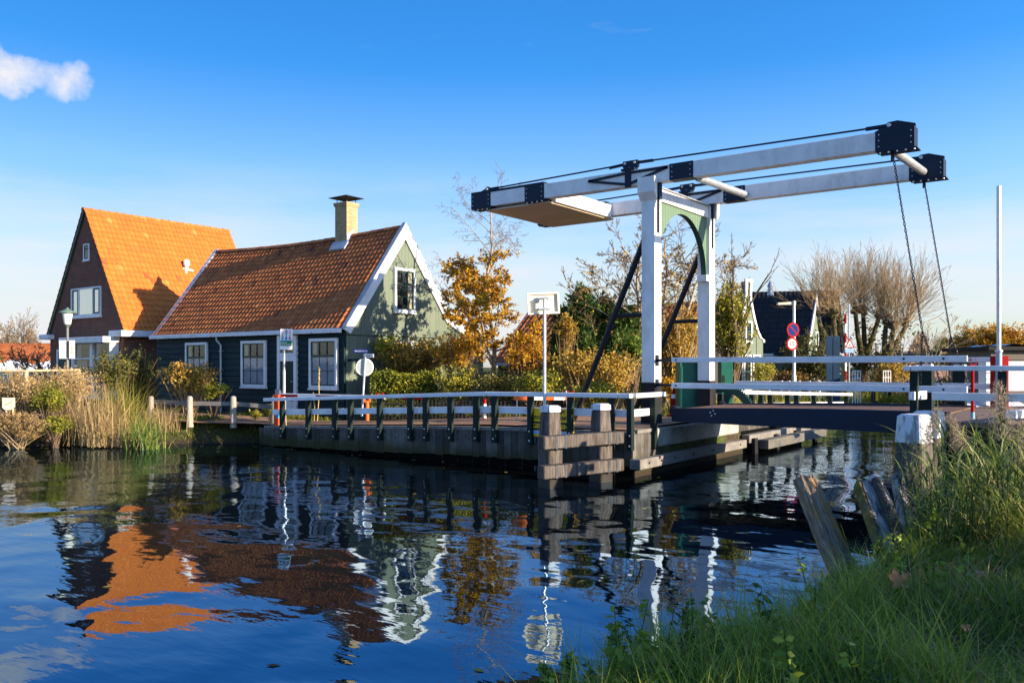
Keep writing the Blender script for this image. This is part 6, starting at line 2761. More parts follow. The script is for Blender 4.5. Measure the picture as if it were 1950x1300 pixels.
    vs = [p for s in secs for p in s]
    fs = []
    for i in range(4):
        for k in range(3):
            fs.append((i * 4 + k, i * 4 + k + 1, i * 4 + 5 + k, i * 4 + 4 + k))
        fs.append((i * 4 + 3, i * 4, i * 4 + 4, i * 4 + 7))
    fs += [(0, 1, 2, 3), (16, 17, 18, 19)]
    m.add(vs, fs)
    m.build('hull', PLINTH, t)
    m = MB()
    cv = []
    for s in (-1.0, -0.3, 0.5, 1.2):
        for y, z in ((-0.5, 1.26), (0, 1.46), (0.5, 1.26)):
            cv.append(base + r * s + f * y + UPZ * z)
    m.add(cv, [(i * 3 + k, i * 3 + k + 1, i * 3 + 4 + k, i * 3 + 3 + k) for i in range(3) for k in range(2)])
    m.build('canvas_cover', mat('boat_canvas', (0.55, 0.55, 0.58), 0.8), t)


near_landing()

# ---------------------------------------------------------------- background buildings


def back_house(name, label, c, r, w, dep, ez, rz, wall, roofm, gz=0.7, gable_front=False, windows=0, tw=0.25, course=0.33, kind_seed=4, barge=True, ww=None, dormer=False):
    """simple pitched house; r = unit vector along its ridge, c = centre of its footprint"""
    r = nrm((r[0], r[1], 0))
    f = np.array([-r[1], r[0], 0])
    if np.dot(f, TOCAM) < 0:
        f = -f                          # f points to the viewer
    c = np.array([c[0], c[1], 0.0])
    t = thing(name, c + (0, 0, gz), label, 'house')
    m = MB()
    for s in (-1, 1):
        pass
    prof = [(-dep / 2, gz - 0.2), (dep / 2, gz - 0.2), (dep / 2, ez), (0, rz - 0.1), (-dep / 2, ez)]
    m.prism([c - r * w / 2 + f * y + UPZ * z for y, z in prof], r * w)
    m.build('wall', wall, t)
    sl = math.hypot(dep / 2 + 0.25, (rz - ez) * (dep / 2 + 0.25) / (dep / 2))
    for s in (1, -1):
        up = nrm(-f * s * dep / 2 + UPZ * (rz - ez))
        o = c + f * s * (dep / 2 + 0.25) - r * (w / 2 + 0.1) + UPZ * (ez - 0.25 * (rz - ez) / (dep / 2) + 0.06)
        tile_roof('roof', o, r, up, w + 0.2, sl + 0.03, tw, course, roofm, t, seed=kind_seed, amp=0.035, step=0.03)
    m = MB()
    m.beam(c + f * (dep / 2 + 0.33) - r * (w / 2 + 0.1) + UPZ * (ez - 0.24), c + f * (dep / 2 + 0.33) + r * (w / 2 + 0.1) + UPZ * (ez - 0.24), 0.14, 0.13)
    m.build('gutter', WHITE, t)
    if barge:
        for s in (-1, 1):
            m = MB()
            e = c + r * s * (w / 2 + 0.12)
            for q in (-1, 1):
                a, b = e + f * q * (dep / 2 + 0.25) + UPZ * (ez - 0.2), e + UPZ * (rz + 0.08)
                m.prism([a, b, b - UPZ * 0.28, a - UPZ * 0.16 - f * q * 0.02], r * 0.05 * s)
            m.cyl(e + UPZ * (rz), e + UPZ * (rz + 0.5), 0.03, 6)
            m.build('bargeboard', WHITE_BOARD, t)
    for i in range(windows):
        x = -w / 2 + w * (i + 0.5) / windows
        window(t, c + r * (x - 0.45) * 1 + f * dep / 2 + UPZ * (gz + 0.8), r if np.dot(np.cross(r, UPZ), f) > 0 else -r, f, 0.9, 1.3, 2, (1, 1), fw=0.09)
    return t


DARKGREEN_WALL = mat('dark_green_boards', (0.012, 0.032, 0.03), 0.6, 0.2, 4)
# black tiled house with pointed gables, right of centre
hc = at(1500, 700, 48) + FV * 2
h = back_house('black_roof_house', 'dark green house with steep black tiled roof beyond the canal bank', at(1497, 700, 49.5), RV * 0.97 + FV * 0.0 - FV * 0.22, 5.6, 5.4, 3.3, 6.75, DARKGREEN_WALL, TILE_BLACK, windows=3, kind_seed=11, barge=False)
m = MB()
v0 = at(1467, 562, 48.5)
m.lathe((v0[0], v0[1], 6.5), [(0.2, 0), (0.14, 0.5), (0.2, 0.52), (0.05, 0.85)], 10)
m.build('roof_vent', ZINC, h)


def pointed_gable(px, py, half, base_y, d, label, facing, name='gable_house', wall=None, depth=4.0, win=True):
    c = at(px, py, d)
    f = nrm(facing)
    r = np.array([f[1], -f[0], 0])
    if np.dot(r, RV) < 0:
        r = -r
    zt, zb = c[2], at(px, base_y, d)[2]
    t = thing(name, (c[0], c[1], 0.7), label, 'house')
    c0 = np.array([c[0], c[1], 0])
    m = MB()
    m.prism([c0 - r * half + UPZ * 0.5, c0 + r * half + UPZ * 0.5, c0 + r * half + UPZ * zb, c0 + UPZ * (zt - 0.1), c0 - r * half + UPZ * zb], -f * depth)
    m.build('wall', wall or GABLE_GREEN, t)
    m = MB()
    for s in (-1, 1):
        a, b = c0 + r * s * (half + 0.12) + UPZ * (zb - 0.12), c0 + UPZ * (zt + 0.05)
        m.prism([a, b, b - UPZ * 0.42, a - r * s * 0.26 + UPZ * 0.02], f * 0.06)
    m.cyl(c0 + UPZ * (zt - 0.1), c0 + UPZ * (zt + 0.85), 0.035, 6)
    m.build('bargeboard', WHITE_BOARD, t)
    for s in (-1, 1):
        up = nrm(-r * s * half + UPZ * (zt - zb))
        sl = math.hypot(half + 0.1, (zt - zb) * (half + 0.1) / half)
        o = c0 + r * s * (half + 0.1) + UPZ * (zb - 0.1 * (zt - zb) / half + 0.03) + f * 0.0
        tile_roof('roof', o, -f, up, depth, sl, 0.25, 0.33, TILE_BLACK, t, seed=21, amp=0.03)
    if win:
        window(t, c0 - r * 0.2 + UPZ * (zb + 0.05), r if np.dot(np.cross(r, UPZ), f) > 0 else -r, f, 0.42, 1.0, 1, (1, 1), fw=0.07)
    return t


pointed_gable(1554, 562, 1.25, 668, 46.5, 'narrow pale green gable with white bargeboards and pointed finial', RV * 0.75 - FV * 0.65, name='gable_house')
pointed_gable(1575, 572, 1.2, 668, 50.5, 'second narrow gable half hidden behind the pollard trees', RV * 0.75 - FV * 0.65, name='gable_house', win=False)


def bell_gable_house():
    """green wooden house whose gable sweeps up to a narrow square top"""
    d = 41.5
    c = at(1424, 640, d)
    f = nrm(RV * 0.72 - FV * 0.7)
    r = np.array([f[1], -f[0], 0])
    r = r if np.dot(r, RV) > 0 else -r
    c0 = np.array([c[0], c[1], 0])
    t = thing('bell_gable_house', (c[0], c[1], 0.7), 'pale green wooden house with white bell-shaped gable beside the ivy tree', 'house')
    zt, zs, zb = at(1424, 537, d)[2], at(1424, 575, d)[2], at(1424, 646, d)[2]
    hw = 1.55
    half = [(0.30, zt), (0.30, zs + 0.25), (0.42, zs - 0.15), (0.66, zs - 0.75), (0.98, zs - 1.35), (hw - 0.2, zb + 0.1), (hw + 0.1, zb), (hw + 0.1, zb - 0.12)]
    outline = [c0 + r * x + UPZ * z for x, z in half] + [c0 + r * hw + UPZ * 0.5, c0 - r * hw + UPZ * 0.5] + [c0 - r * x + UPZ * z for x, z in half[::-1]]
    m = MB()
    n = len(half)
    # wall as strips so that the outline stays exact
    for (x0, z0), (x1, z1) in zip(half[:-1], half[1:]):
        if abs(z0 - z1) < 0.02:
            continue
        m.prism([c0 - r * x1 + UPZ * z1, c0 + r * x1 + UPZ * z1, c0 + r * x0 + UPZ * z0, c0 - r * x0 + UPZ * z0], -f * 0.2)
    m.prism([c0 - r * hw + UPZ * 0.5, c0 + r * hw + UPZ * 0.5, c0 + r * hw + UPZ * (zb - 0.12), c0 - r * hw + UPZ * (zb - 0.12)], -f * 5)
    m.build('wall', GABLE_GREEN, t)
    m = MB()
    for s in (-1, 1):
        for (x0, z0), (x1, z1) in zip(half[:-1], half[1:]):
            a, b = c0 + r * s * x0 + UPZ * z0, c0 + r * s * x1 + UPZ * z1
            m.prism([a + f * 0.002, b + f * 0.002, b - r * s * 0.17 + f * 0.002, a - r * s * 0.17 + f * 0.002], f * 0.06)
    m.prism([c0 - r * 0.36 + UPZ * zt, c0 + r * 0.36 + UPZ * zt, c0 + r * 0.36 + UPZ * (zt + 0.14), c0 - r * 0.36 + UPZ * (zt + 0.14)], f * 0.09)
    m.build('bargeboard', WHITE_BOARD, t)
    for s in (-1, 1):
        up = nrm(-r * s * hw + UPZ * (zs - zb))
        o = c0 + r * s * hw + UPZ * (zb - 0.1) - f * 0.21
        tile_roof('roof', o, -f, up, 5, math.hypot(hw, zs - zb), 0.25, 0.33, TILE_BLACK, t, seed=23)
    rr = r if np.dot(np.cross(r, UPZ), f) > 0 else -r
    window(t, c0 - rr * 0.3 + UPZ * (zb - 0.15), rr, f, 0.62, 1.05, 2, (1, 1), fw=0.08)
    for x in (-1.3, -0.45, 0.45):
        window(t, c0 + rr * x + UPZ * 1.3, rr, f, 0.72, 1.7, 2, (1, 1), fw=0.08)


bell_gable_house()
back_house('red_roof_house', 'low house with brown-red tiled roof behind the dark conifers', (-18.8, 33.2), (1, 0, 0), 8.8, 5.4, 2.75, 5.05, mat('back_wall', (0.05, 0.05, 0.045), 0.7), TILE_BROWN, kind_seed=31)
h = back_house('long_barn', 'long low red tiled roof at the far left behind the market tents', at(20, 680, 78), RV * 0.99 + FV * 0.1, 19, 7, 2.7, 4.5, mat('barn_wall', (0.02, 0.09, 0.15), 0.6), TILE_BROWN, kind_seed=33, barge=False)
for lab, px, d, w, hh, m_ in (('small red brown house far off between the chains and the yellow tree', 1834, 95, 3.4, 4.0, TILE_BROWN), ('far low dark roof behind the near chain', 1770, 80, 7, 3.3, TILE_BLACK)):
    back_house('distant_house', lab, at(px, 690, d), RV * 0.98 + FV * 0.2, w, 5, hh - 0.6, hh + 0.4 - 0.1, mat('distant_wall', (0.2, 0.12, 0.1), 0.8), m_, barge=False, kind_seed=40)


def tent(px, pyt, pyb, d, w, label):
    c = at(px, 700, d)
    zt, zb = at(px, pyt, d)[2], at(px, pyb, d)[2]
    t = thing('market_tent', (c[0], c[1], 0.7), label, 'tent', 'white market tents')
    c0 = np.array([c[0], c[1], 0])
    hw = w / 2
    cor = [c0 + RV * a * hw + FV * b * hw + UPZ * zb for a, b in ((-1, -1), (1, -1), (1, 1), (-1, 1))]
    m = MB()
    n = 6
    vs, fs = [], []
    for i in range(n + 1):
        s = i / n
        z = zb + (zt - zb) * (0.75 * s + 0.25 * s * s)
        for q in cor:
            p = q * (1 - s) + (c0 + UPZ * zb) * s
            vs.append((p[0], p[1], z))
    for i in range(n):
        for k in range(4):
            fs.append((i * 4 + k, i * 4 + (k + 1) % 4, i * 4 + 4 + (k + 1) % 4, i * 4 + 4 + k))
    m.add(vs, fs)
    for k in range(4):
        a, b = cor[k], cor[(k + 1) % 4]
        m.add([a, b, b - UPZ * 0.25, a - UPZ * 0.25], [(0, 1, 2, 3)])
    m.build('canopy', mat('tent_white', (0.82, 0.83, 0.85), 0.7, 0.04, 4), t)
    for q in cor:
        m = MB()
        m.cyl(q * (1, 1, 0) + UPZ * 0.5, q, 0.03, 6)
        m.build('leg', GALV, t)


tent(27, 683, 699.5, 63, 3.0, 'white peaked market tent left of the bare shrub')
tent(108, 682, 699.5, 65, 3.5, 'white market tent partly hidden by the brick house')
c = at(-6, 698, 48)
t = thing('rope_pole', (c[0], c[1], 0.7), 'thin yellow guy pole slanting beside the market tents', 'pole')
m = MB()
m.cyl(at(-3, 672, 48), at(9, 697, 48), 0.05, 6)
m.build('pole', mat('pole_yellow', (0.6, 0.45, 0.05), 0.6), t)


def cabin():
    """flat-roofed dark cabin with a blue tarpaulin at the right edge"""
    d = 33
    c = at(1925, 700, d) + RV * 1.2
    t = thing('wooden_cabin', (c[0], c[1], 0.8), 'dark flat-roofed wooden cabin with blue tarpaulin at the right edge', 'cabin')
    x0, x1 = at(1887, 700, d), at(1887, 700, d) + RV * 5
    zr = at(1900, 669, d)[2]
    mid = (x0 + x1) / 2 + FV * 1.5
    m = MB()
    m.obox((mid[0], mid[1], (zr + 0.6) / 2 + 0.1), RV * 2.5, FV * 1.5, UPZ * (zr - 0.6) / 2)
    w = m.build('wall', mat('cabin_boards', (0.14, 0.12, 0.1), 0.8, 0.3, 3, stretch=(1, 1, 8)), t)
    m = MB()
    m.obox((mid[0], mid[1], zr + 0.12), RV * 2.75, FV * 1.8, UPZ * 0.07)
    m.build('roof', PLINTH, t)
    m = MB()
    rng = np.random.default_rng(3)
    k, j = 16, 6
    vs = []
    for a in range(k):
        for b in range(j):
            u, v = a / (k - 1), b / (j - 1)
            vs.append(mid + RV * (-2.5 + 5.0 * u + 0.4) + FV * (-1.7 + 2.6 * v) + UPZ * (zr - mid[2] + 0.22 + 0.05 * math.sin(u * 17) + rng.uniform(0, 0.05)))
    m.add(vs, [(a * j + b, a * j + b + 1, (a + 1) * j + b + 1, (a + 1) * j + b) for a in range(k - 1) for b in range(j - 1)])
    m.build('tarpaulin', mat('tarp_blue', (0.06, 0.22, 0.5), 0.45, 0.2, 3), t, smooth=True)
    m = MB()
    p = x0 - FV * 0.01
    m.obox(np.array([p[0], p[1], zr - 0.7]) + RV * 1.0, RV * 0.22, FV * 0.02, UPZ * 0.3)
    m.build('window', GLASS, t)


cabin()

# ---------------------------------------------------------------- trees and shrubs


def gz_at(p):
    return float(ground_z(p[0], p[1]))


def leaf_tree(name, label, px, d, P, h, r0, leafmat, nleaf_per_m, lsize, seed, lean=(0, 0, 1), cat='tree', zlo=0, zhi=99, bark=None, twig=None, keep=None, stems=1, spread=0.0, group=None, min_dep=2, flat=0.0, base_h=None):
    rng = np.random.default_rng(seed)
    b = at(px, 790, d)
    b[2] = gz_at(b) if base_h is None else base_h
    t = thing(name, b, label, cat, group)
    br = []
    for s in range(stems):
        a = 2 * math.pi * s / max(stems, 1) + rng.uniform(0, 1)
        dr = nrm(np.array(lean, float) + np.array([math.cos(a), math.sin(a), 0]) * spread)
        grow(rng, b + np.array([math.cos(a), math.sin(a), 0]) * 0.06 * (stems > 1) - (0, 0, 0.1), dr, h * rng.uniform(0.85, 1.0), r0, P, 0, br)
    skeleton_mesh('trunk', br, bark or BARK, t, maxd=1)
    skeleton_mesh('twigs', br, twig or TWIG, t, mind=2)
    if leafmat:
        pts = along(rng, br, min_dep, nleaf_per_m, 0.15)
        ok = (pts[:, 2] > zlo) & (pts[:, 2] < zhi)
        if keep is not None:
            ok &= keep(rng, pts)
        pts = pts[ok]
        pts = pts + rng.normal(size=pts.shape) * 0.03
        v, f = leaf_cards(rng, pts, lsize, flat=flat, aspect=0.7)
        mesh_np('crown', v, f, leafmat, t, tone=rng.beta(2.4, 1.7, len(pts)))
    return t


# the golden tree beside the gable
leaf_tree('golden_tree', 'small autumn tree with golden leaves and bare top twigs beside the pale green gable', 938, 28.2,
          dict(seg=0.26, wob=0.075, trop=(0.02, 0.04, 0.03, 0.02), taper=0.2, rmin=0.0042, kids=(26, 9, 5, 2), t0=0.2, ang=(42, 70), lr=0.36, lt=0.42, rr=0.52),
          7.6, 0.10, LEAF_GOLD, 85, 0.085, 12, lean=(0.03, 0.0, 1), zlo=2.6, zhi=6.5, bark=BARK_PALE,
          keep=lambda rng, p: (((p[:, 0] * CR + p[:, 1] * SR) / (-p[:, 0] * SR + p[:, 1] * CR) > -0.083) | (p[:, 2] < 3.6)) & (rng.uniform(size=len(p)) < np.interp(p[:, 2], [2.6, 3.1, 5.4, 6.0, 6.5], [0.5, 1.0, 0.8, 0.4, 0.0])), flat=0.3)

# open-branched tree behind the portal
leaf_tree('bare_tree', 'tall nearly bare spreading tree seen through the bridge portal', 1262, 31.5,
          dict(seg=0.42, wob=0.12, trop=(0.03, 0.04, 0.04, 0.03), taper=0.25, rmin=0.009, kids=(7, 6, 5, 3), t0=0.25, ang=(22, 58), lr=0.55, rr=0.6),
          6.9, 0.11, LEAF_RUST, 3.4, 0.11, 23, stems=5, spread=0.36, bark=BARK_PALE, twig=TWIG, zlo=1.5, zhi=6.8,
          keep=lambda rng, p: rng.uniform(size=len(p)) < 0.6)

# ivy-like yellow-green tree right of the portal
leaf_tree('ivy_tree', 'slender tree thick with yellow-green leaves right of the far portal post', 1388, 33.0,
          dict(seg=0.35, wob=0.08, trop=(0.05, 0.14, 0.14, 0.1), taper=0.25, rmin=0.007, kids=(9, 6, 4, 2), t0=0.15, ang=(10, 30), lr=0.32, rr=0.6),
          6.2, 0.08, LEAF_LIME, 9, 0.13, 31, stems=3, spread=0.08, zlo=1.0, zhi=5.2, twig=TWIG)
bush('ivy_mass', at(1390, 620, 33), (0.60, 0.7, 1.6), 6400, 0.11, LEAF_LIME, 'dense column of yellow-green foliage round the slender tree by the far portal post', seed=5, lumps=26, lump_r=0.42, ground=0.8, tone=(0.2, 1.0))

# yew-like conifers


def conifer(px, d, ytop, rad, n, seed, label, skew=0.0):
    rng = np.random.default_rng(seed)
    b = at(px, 790, d)
    b[2] = gz_at(b)
    zt = at(px, ytop, d)[2]
    h = zt - b[2]
    t = thing('conifer', b, label, 'tree', 'dark conifers behind the garden')
    m = MB()
    m.tube([b, b + (skew * 0.5, 0, h * 0.5), b + (skew, 0, h * 0.97)], [0.12, 0.08, 0.01], 7)
    m.build('trunk', BARK, t, smooth=True)
    # boughs: each a drooping spray of needle cards
    P = []
    tone = []
    nb = 120
    n = int(n * 1.5)
    for i in range(nb):
        f = rng.uniform(0.06, 1.0) ** 0.85
        a = rng.uniform(0, 2 * math.pi)
        L = rad * (1 - f) ** 0.75 * rng.uniform(0.65, 1.15) + 0.10
        k = int(n / nb * (0.35 + 1.3 * (1 - f)))
        s = rng.uniform(0.2, 1, k) ** 0.6
        up = 0.55 * s * L * (0.5 + f)
        c = np.stack([b[0] + skew * f + math.cos(a) * L * s, b[1] + math.sin(a) * L * s, b[2] + h * f * 0.93 + up], 1)
        c += rng.normal(size=c.shape) * np.array([0.10, 0.10, 0.12]) * (0.4 + rad * 0.5)
        P.append(c)
        tone.append(rng.uniform(0, 0.5) + 0.5 * rng.uniform(0, 1, k) ** 1.5)
    P, tone = np.concatenate(P), np.concatenate(tone)
    v, f = leaf_cards(rng, P, 0.2, aspect=0.3, jitter=0.5, hang=-0.35)
    mesh_np('crown', v, f, LEAF_DARK, t, tone=tone)
    return t


conifer(1108, 31, 540, 1.25, 9000, 3, 'tallest dark conifer just right of the waterway sign')
conifer(1152, 31.8, 562, 1.15, 7500, 4, 'dark conifer in the middle of the row behind the raking strut')
conifer(1192, 30.5, 585, 1.1, 8000, 5, 'dark conifer close to the near portal post')
conifer(1072, 32, 578, 0.9, 5200, 6, 'lower dark conifer half behind the waterway sign')
conifer(1222, 32.5, 610, 0.95, 5200, 9, 'small dark conifer showing on both sides of the near portal post')
t = conifer(1789, 85, 640, 2.0, 1800, 7, 'far lone conifer between the two hoisting chains')
t['group'] = ''
del t['group']

# hedge and garden shrubs in front of the gable


def hedge(name, label, a, b, depth, z0, z1, n, leaf, material, seed, tone=(0, 1), cat='hedge', topround=0.12):
    rng = np.random.default_rng(seed)
    a, b = np.asarray(a, float), np.asarray(b, float)
    d = (b - a) * (1, 1, 0)
    L = np.linalg.norm(d)
    d = d / L
    n_ = np.array([-d[1], d[0], 0])
    t = thing(name, (*((a + b) / 2)[:2], z0), label, cat)
    u = rng.uniform(0, 1, n)
    face = rng.uniform(0, 1, n)
    zz = rng.uniform(0, 1, n)
    y = np.where(face < 0.42, -1, np.where(face < 0.7, 1, rng.uniform(-1, 1, n)))
    zz = np.where(face >= 0.7, 1.0, zz)
    lump = 0.5 + 0.5 * np.sin(u * L * 3.1 + 1.7 * np.sin(u * L * 1.3)) * np.cos(zz * 4)
    off = rng.normal(size=n) * 0.05 + 0.05 * (lump - 0.5)
    z = z0 + (z1 - z0) * zz + (face >= 0.7) * (rng.normal(size=n) * 0.05 + 0.06 * np.sin(u * L * 4))
    P = a * (1, 1, 0) + d * (u * L)[:, None] + n_ * (y * depth / 2 + np.sign(y) * off)[:, None]
    P[:, 2] = z
    v, f = leaf_cards(rng, P, leaf, aspect=0.65)
    mesh_np('foliage', v, f, material, t, tone=tone[0] + (tone[1] - tone[0]) * (0.4 * lump + 0.6 * rng.uniform(0, 1, n)))
    m = MB()
    c = (a + b) / 2
    m.obox((c[0], c[1], (z0 + z1) / 2 - 0.05), d * (L / 2 - 0.12), n_ * (depth / 2 - 0.12), UPZ * ((z1 - z0) / 2 - 0.06))
    m.build('core', mat('hedge_core', (0.012, 0.014, 0.006), 0.9, 0.3, 8), t)
    return t


hedge('clipped_hedge', 'clipped yellow-green hedge behind the round mirror and orange post', at(712, 780, 27.3), at(836, 780, 27.0), 0.8, 0.75, 2.12, 9000, 0.075, LEAF_LIME, 3, tone=(0.05, 0.85))
bush('climbing_shrub', at(790, 690, 28.4), (1.55, 0.9, 0.75), 5200, 0.105, LEAF_RUST, 'straggling red and yellow shrub above the clipped hedge against the gable', seed=8, lumps=24, ground=0.8, tone=(0.1, 1.0), lump_r=0.4)
bush('climbing_shrub', at(742, 668, 28.6), (0.7, 0.5, 0.5), 1100, 0.11, LEAF_LIME, 'sprays of yellow-green leaves over the lower gable window', seed=9, lumps=14, ground=0.9, tone=(0.3, 1.0), lump_r=0.4)
bush('golden_shrub', at(868, 672, 27.4), (0.85, 0.8, 0.7), 3000, 0.085, LEAF_GOLD, 'bushy golden shrub between the gable and the golden tree', seed=10, lumps=18, ground=0.8, tone=(0.1, 0.95))
bush('lime_shrub', at(872, 735, 26.4), (0.85, 0.7, 0.7), 3000, 0.085, LEAF_LIME, 'low bright lime shrub behind the hooped fence', seed=11, lumps=16, ground=0.75, tone=(0.35, 1.0))
bush('golden_shrub', at(1003, 678, 27.4), (0.7, 0.7, 0.8), 3200, 0.085, LEAF_GOLD, 'golden shrub behind the pole of the waterway sign', seed=12, lumps=18, ground=0.8, tone=(0.15, 1.0))
bush('garden_shrub', at(938, 738, 26.0), (0.95, 0.6, 0.62), 2800, 0.085, LEAF_OLIVE, 'olive shrub at the foot of the golden tree', seed=13, lumps=18, ground=0.8, tone=(0.2, 1.0))
bush('garden_shrub', at(1022, 742, 25.0), (0.9, 0.6, 0.55), 2600, 0.085, LEAF_LIME, 'yellow-green shrub behind the striped road barrier', seed=14, lumps=18, ground=0.85, tone=(0.2, 0.9))
bush('tan_shrub', at(1105, 712, 26.6), (1.0, 0.8, 0.75), 3600, 0.10, LEAF_RUST, 'tall tan and gold shrub left of the raking strut', seed=15, lumps=22, ground=0.9, tone=(0.35, 1.0), stem_mat=TWIG_PALE, stems=30)
bush('tan_shrub', at(1078, 640, 28.4), (0.35, 0.35, 0.75), 700, 0.12, LEAF_RUST, 'thin upright spray of yellowing leaves before the dark conifers', seed=16, lumps=9, ground=0.9, tone=(0.3, 0.9))
bush('tan_shrub', at(1168, 712, 26.2), (0.8, 0.7, 0.75), 2800, 0.09, LEAF_RUST, 'tan thicket between the raking strut and the near portal post', seed=17, lumps=18, ground=0.9, tone=(0.3, 1.0), stem_mat=TWIG_PALE, stems=40)
bush('green_shrub', at(1200, 670, 28.0), (0.75, 0.6, 0.7), 2400, 0.10, LEAF_GREEN, 'glossy green shrub against the near portal post', seed=18, lumps=14, ground=0.9, tone=(0.1, 0.9))
bush('garden_shrub', at(1130, 752, 24.6), (1.1, 0.5, 0.38), 2600, 0.075, LEAF_LIME, 'low yellow-green shrubs round the foot of the raking strut', seed=19, lumps=18, ground=0.9, tone=(0.25, 0.95))
bush('tan_shrub', at(1293, 665, 30.0), (0.9, 0.9, 1.65), 6200, 0.10, LEAF_RUST, 'tangled tan and gold thicket seen between the two portal posts', seed=20, lumps=34, ground=0.9, tone=(0.15, 0.95), stem_mat=TWIG_PALE, stems=50, lump_r=0.36)
bush('golden_shrub', at(1284, 740, 26.5), (0.6, 0.5, 0.5), 1400, 0.085, LEAF_GOLD, 'low golden shrub behind the traffic cone', seed=21, lumps=14, ground=0.9, tone=(0.3, 1.0))
bush('yellow_bush', at(1452, 712, 40.5), (0.62, 0.6, 0.55), 1900, 0.09, LEAF_LIME, 'round bright yellow bush in front of the bell gable house', seed=22, lumps=14, ground=0.8, tone=(0.5, 1.0))
bush('grey_bush', at(1543, 690, 44), (1.5, 1.0, 1.5), 3600, 0.15, LEAF_OLIVE, 'grey-green bush below the narrow pointed gable', seed=23, lumps=26, ground=0.8, tone=(0.1, 0.6), stems=30)
bush('dark_bush', at(1500, 722, 43), (1.0, 0.6, 0.5), 1500, 0.10, LEAF_RUST, 'dark brown bush along the white garden fence', seed=24, lumps=14, ground=0.8, tone=(0.0, 0.5))


def house_shrubs():
    bush('front_shrub', at(362, 722, 27.6), (1.0, 0.65, 0.62), 3800, 0.09, LEAF_RUST, 'rusty shrub under the first window of the timber house', seed=41, lumps=22, ground=0.7, tone=(0.15, 1.0), stem_mat=TWIG_PALE, stems=26)
    bush('front_shrub', at(408, 745, 27.2), (0.45, 0.45, 0.32), 900, 0.085, LEAF_LIME, 'yellow-leaved end of the shrub near the downpipe', seed=42, lumps=10, ground=0.7, tone=(0.3, 1.0))
    bush('dark_shrub', at(258, 722, 29.5), (1.0, 0.8, 0.95), 3000, 0.10, LEAF_OLIVE, 'dark straggling shrub before the brick wall corner', seed=43, lumps=22, ground=0.7, tone=(0.0, 0.55), stems=26)
    bush('dark_shrub', at(212, 715, 28.5), (0.85, 0.7, 0.75), 2400, 0.085, LEAF_OLIVE, 'olive shrub under the bay window of the brick house', seed=44, lumps=18, ground=0.8, tone=(0.2, 0.9))
    # pale tangle of last summer's hedge along the raised bank
    bush('dry_hedge', at(30, 745, 26.2), (1.7, 0.9, 0.62), 13000, 0.052, DRY_TAN, 'pale tan dry hedge along the pole fence at the far left', seed=45, lumps=40, ground=0.5, tone=(0.05, 0.9), stem_mat=TWIG_PALE, stems=60, lump_r=0.34)
    bush('dry_hedge', at(130, 738, 26.6), (1.2, 0.8, 0.62), 9000, 0.05, DRY_TAN, 'tan dry hedge between the green ivy patch and the lantern', seed=46, lumps=30, ground=0.5, tone=(0.15, 1.0), stem_mat=TWIG_PALE, stems=60, lump_r=0.34)
    bush('bank_scrub', at(30, 812, 24.6), (1.3, 0.6, 0.42), 8500, 0.048, DRY_TAN, 'reddish tan scrub at the water edge at the far left', seed=47, lumps=30, ground=0.05, tone=(0.0, 0.6), stem_mat=TWIG_PALE, stems=40, lump_r=0.34)
    bush('ivy_patch', at(92, 765, 25.4), (0.72, 0.5, 0.5), 2600, 0.075, LEAF_LIME, 'bright green ivy patch halfway up the left bank', seed=48, lumps=18, ground=0.2, tone=(0.15, 0.8))
    bush('ivy_patch', at(105, 812, 24.8), (0.55, 0.4, 0.3), 1500, 0.07, LEAF_LIME, 'lower green ivy patch just above the water on the left bank', seed=49, lumps=14, ground=0.05, tone=(0.2, 0.9))
    bush('weed', at(517, 782, 26.6), (0.3, 0.2, 0.2), 320, 0.06, LEAF_LIME, 'small leafy weed by the last grey fence post', cat='weed', seed=50, lumps=8, ground=0.65, tone=(0.3, 1.0))
    bush('weed', at(487, 789, 27.3), (0.28, 0.2, 0.12), 300, 0.06, LEAF_LIME, 'low leafy weed at the house wall left of the door', cat='weed', seed=51, lumps=8, ground=0.65, tone=(0.5, 1.0))


house_shrubs()


def grass_clump(name, label, px, py, d, n, L, w, lean, material, seed, cat='grass clump', spread=0.3, tone=(0, 1), zb=None, kind=None):
    rng = np.random.default_rng(seed)
    c = at(px, py, d)
    zb = gz_at(c) if zb is None else zb
    t = thing(name, (c[0], c[1], zb), label, cat)
    base = np.stack([c[0] + rng.normal(size=n) * spread, c[1] + rng.normal(size=n) * spread * 0.6, np.full(n, zb - 0.05)], 1)
    v, f = blades(rng, base, L * rng.uniform(0.45, 1.1, n), w * rng.uniform(0.6, 1.2, n), rng.uniform(lean[0], lean[1], n), 0.9, 4)
    tn = np.repeat(rng.uniform(tone[0], tone[1], n)[:, None], 4, 1).ravel()
    mesh_np('blades', v, f, material, t, tone=tn)
    return t


grass_clump('iris_clump', 'fan of green sword-shaped leaves at the waterline before the grey fence', 275, 848, 24.6, 200, 1.3, 0.038, (0.2, 1.35), REED_GREEN, 61, 'water plant', 0.28, (0.2, 0.95), zb=0.02)
grass_clump('tall_grass', 'tall tan grass clump left of the sword-leaved plant', 192, 845, 25.2, 620, 1.9, 0.017, (0.05, 1.0), DRY_TAN, 62, 'grass clump', 0.5, (0.2, 1.0), zb=0.1)
grass_clump('tall_grass', 'tan grass clump close under the lantern', 150, 835, 26.0, 380, 1.5, 0.016, (0.05, 1.0), DRY_TAN, 63, 'grass clump', 0.4, (0.1, 0.9), zb=0.2)
grass_clump('tall_grass', 'yellowing grass clump behind the sword-leaved plant', 232, 820, 26.2, 480, 1.9, 0.018, (0.05, 1.0), GRASS_SUN, 64, 'grass clump', 0.4, (0.3, 1.0), zb=0.35)
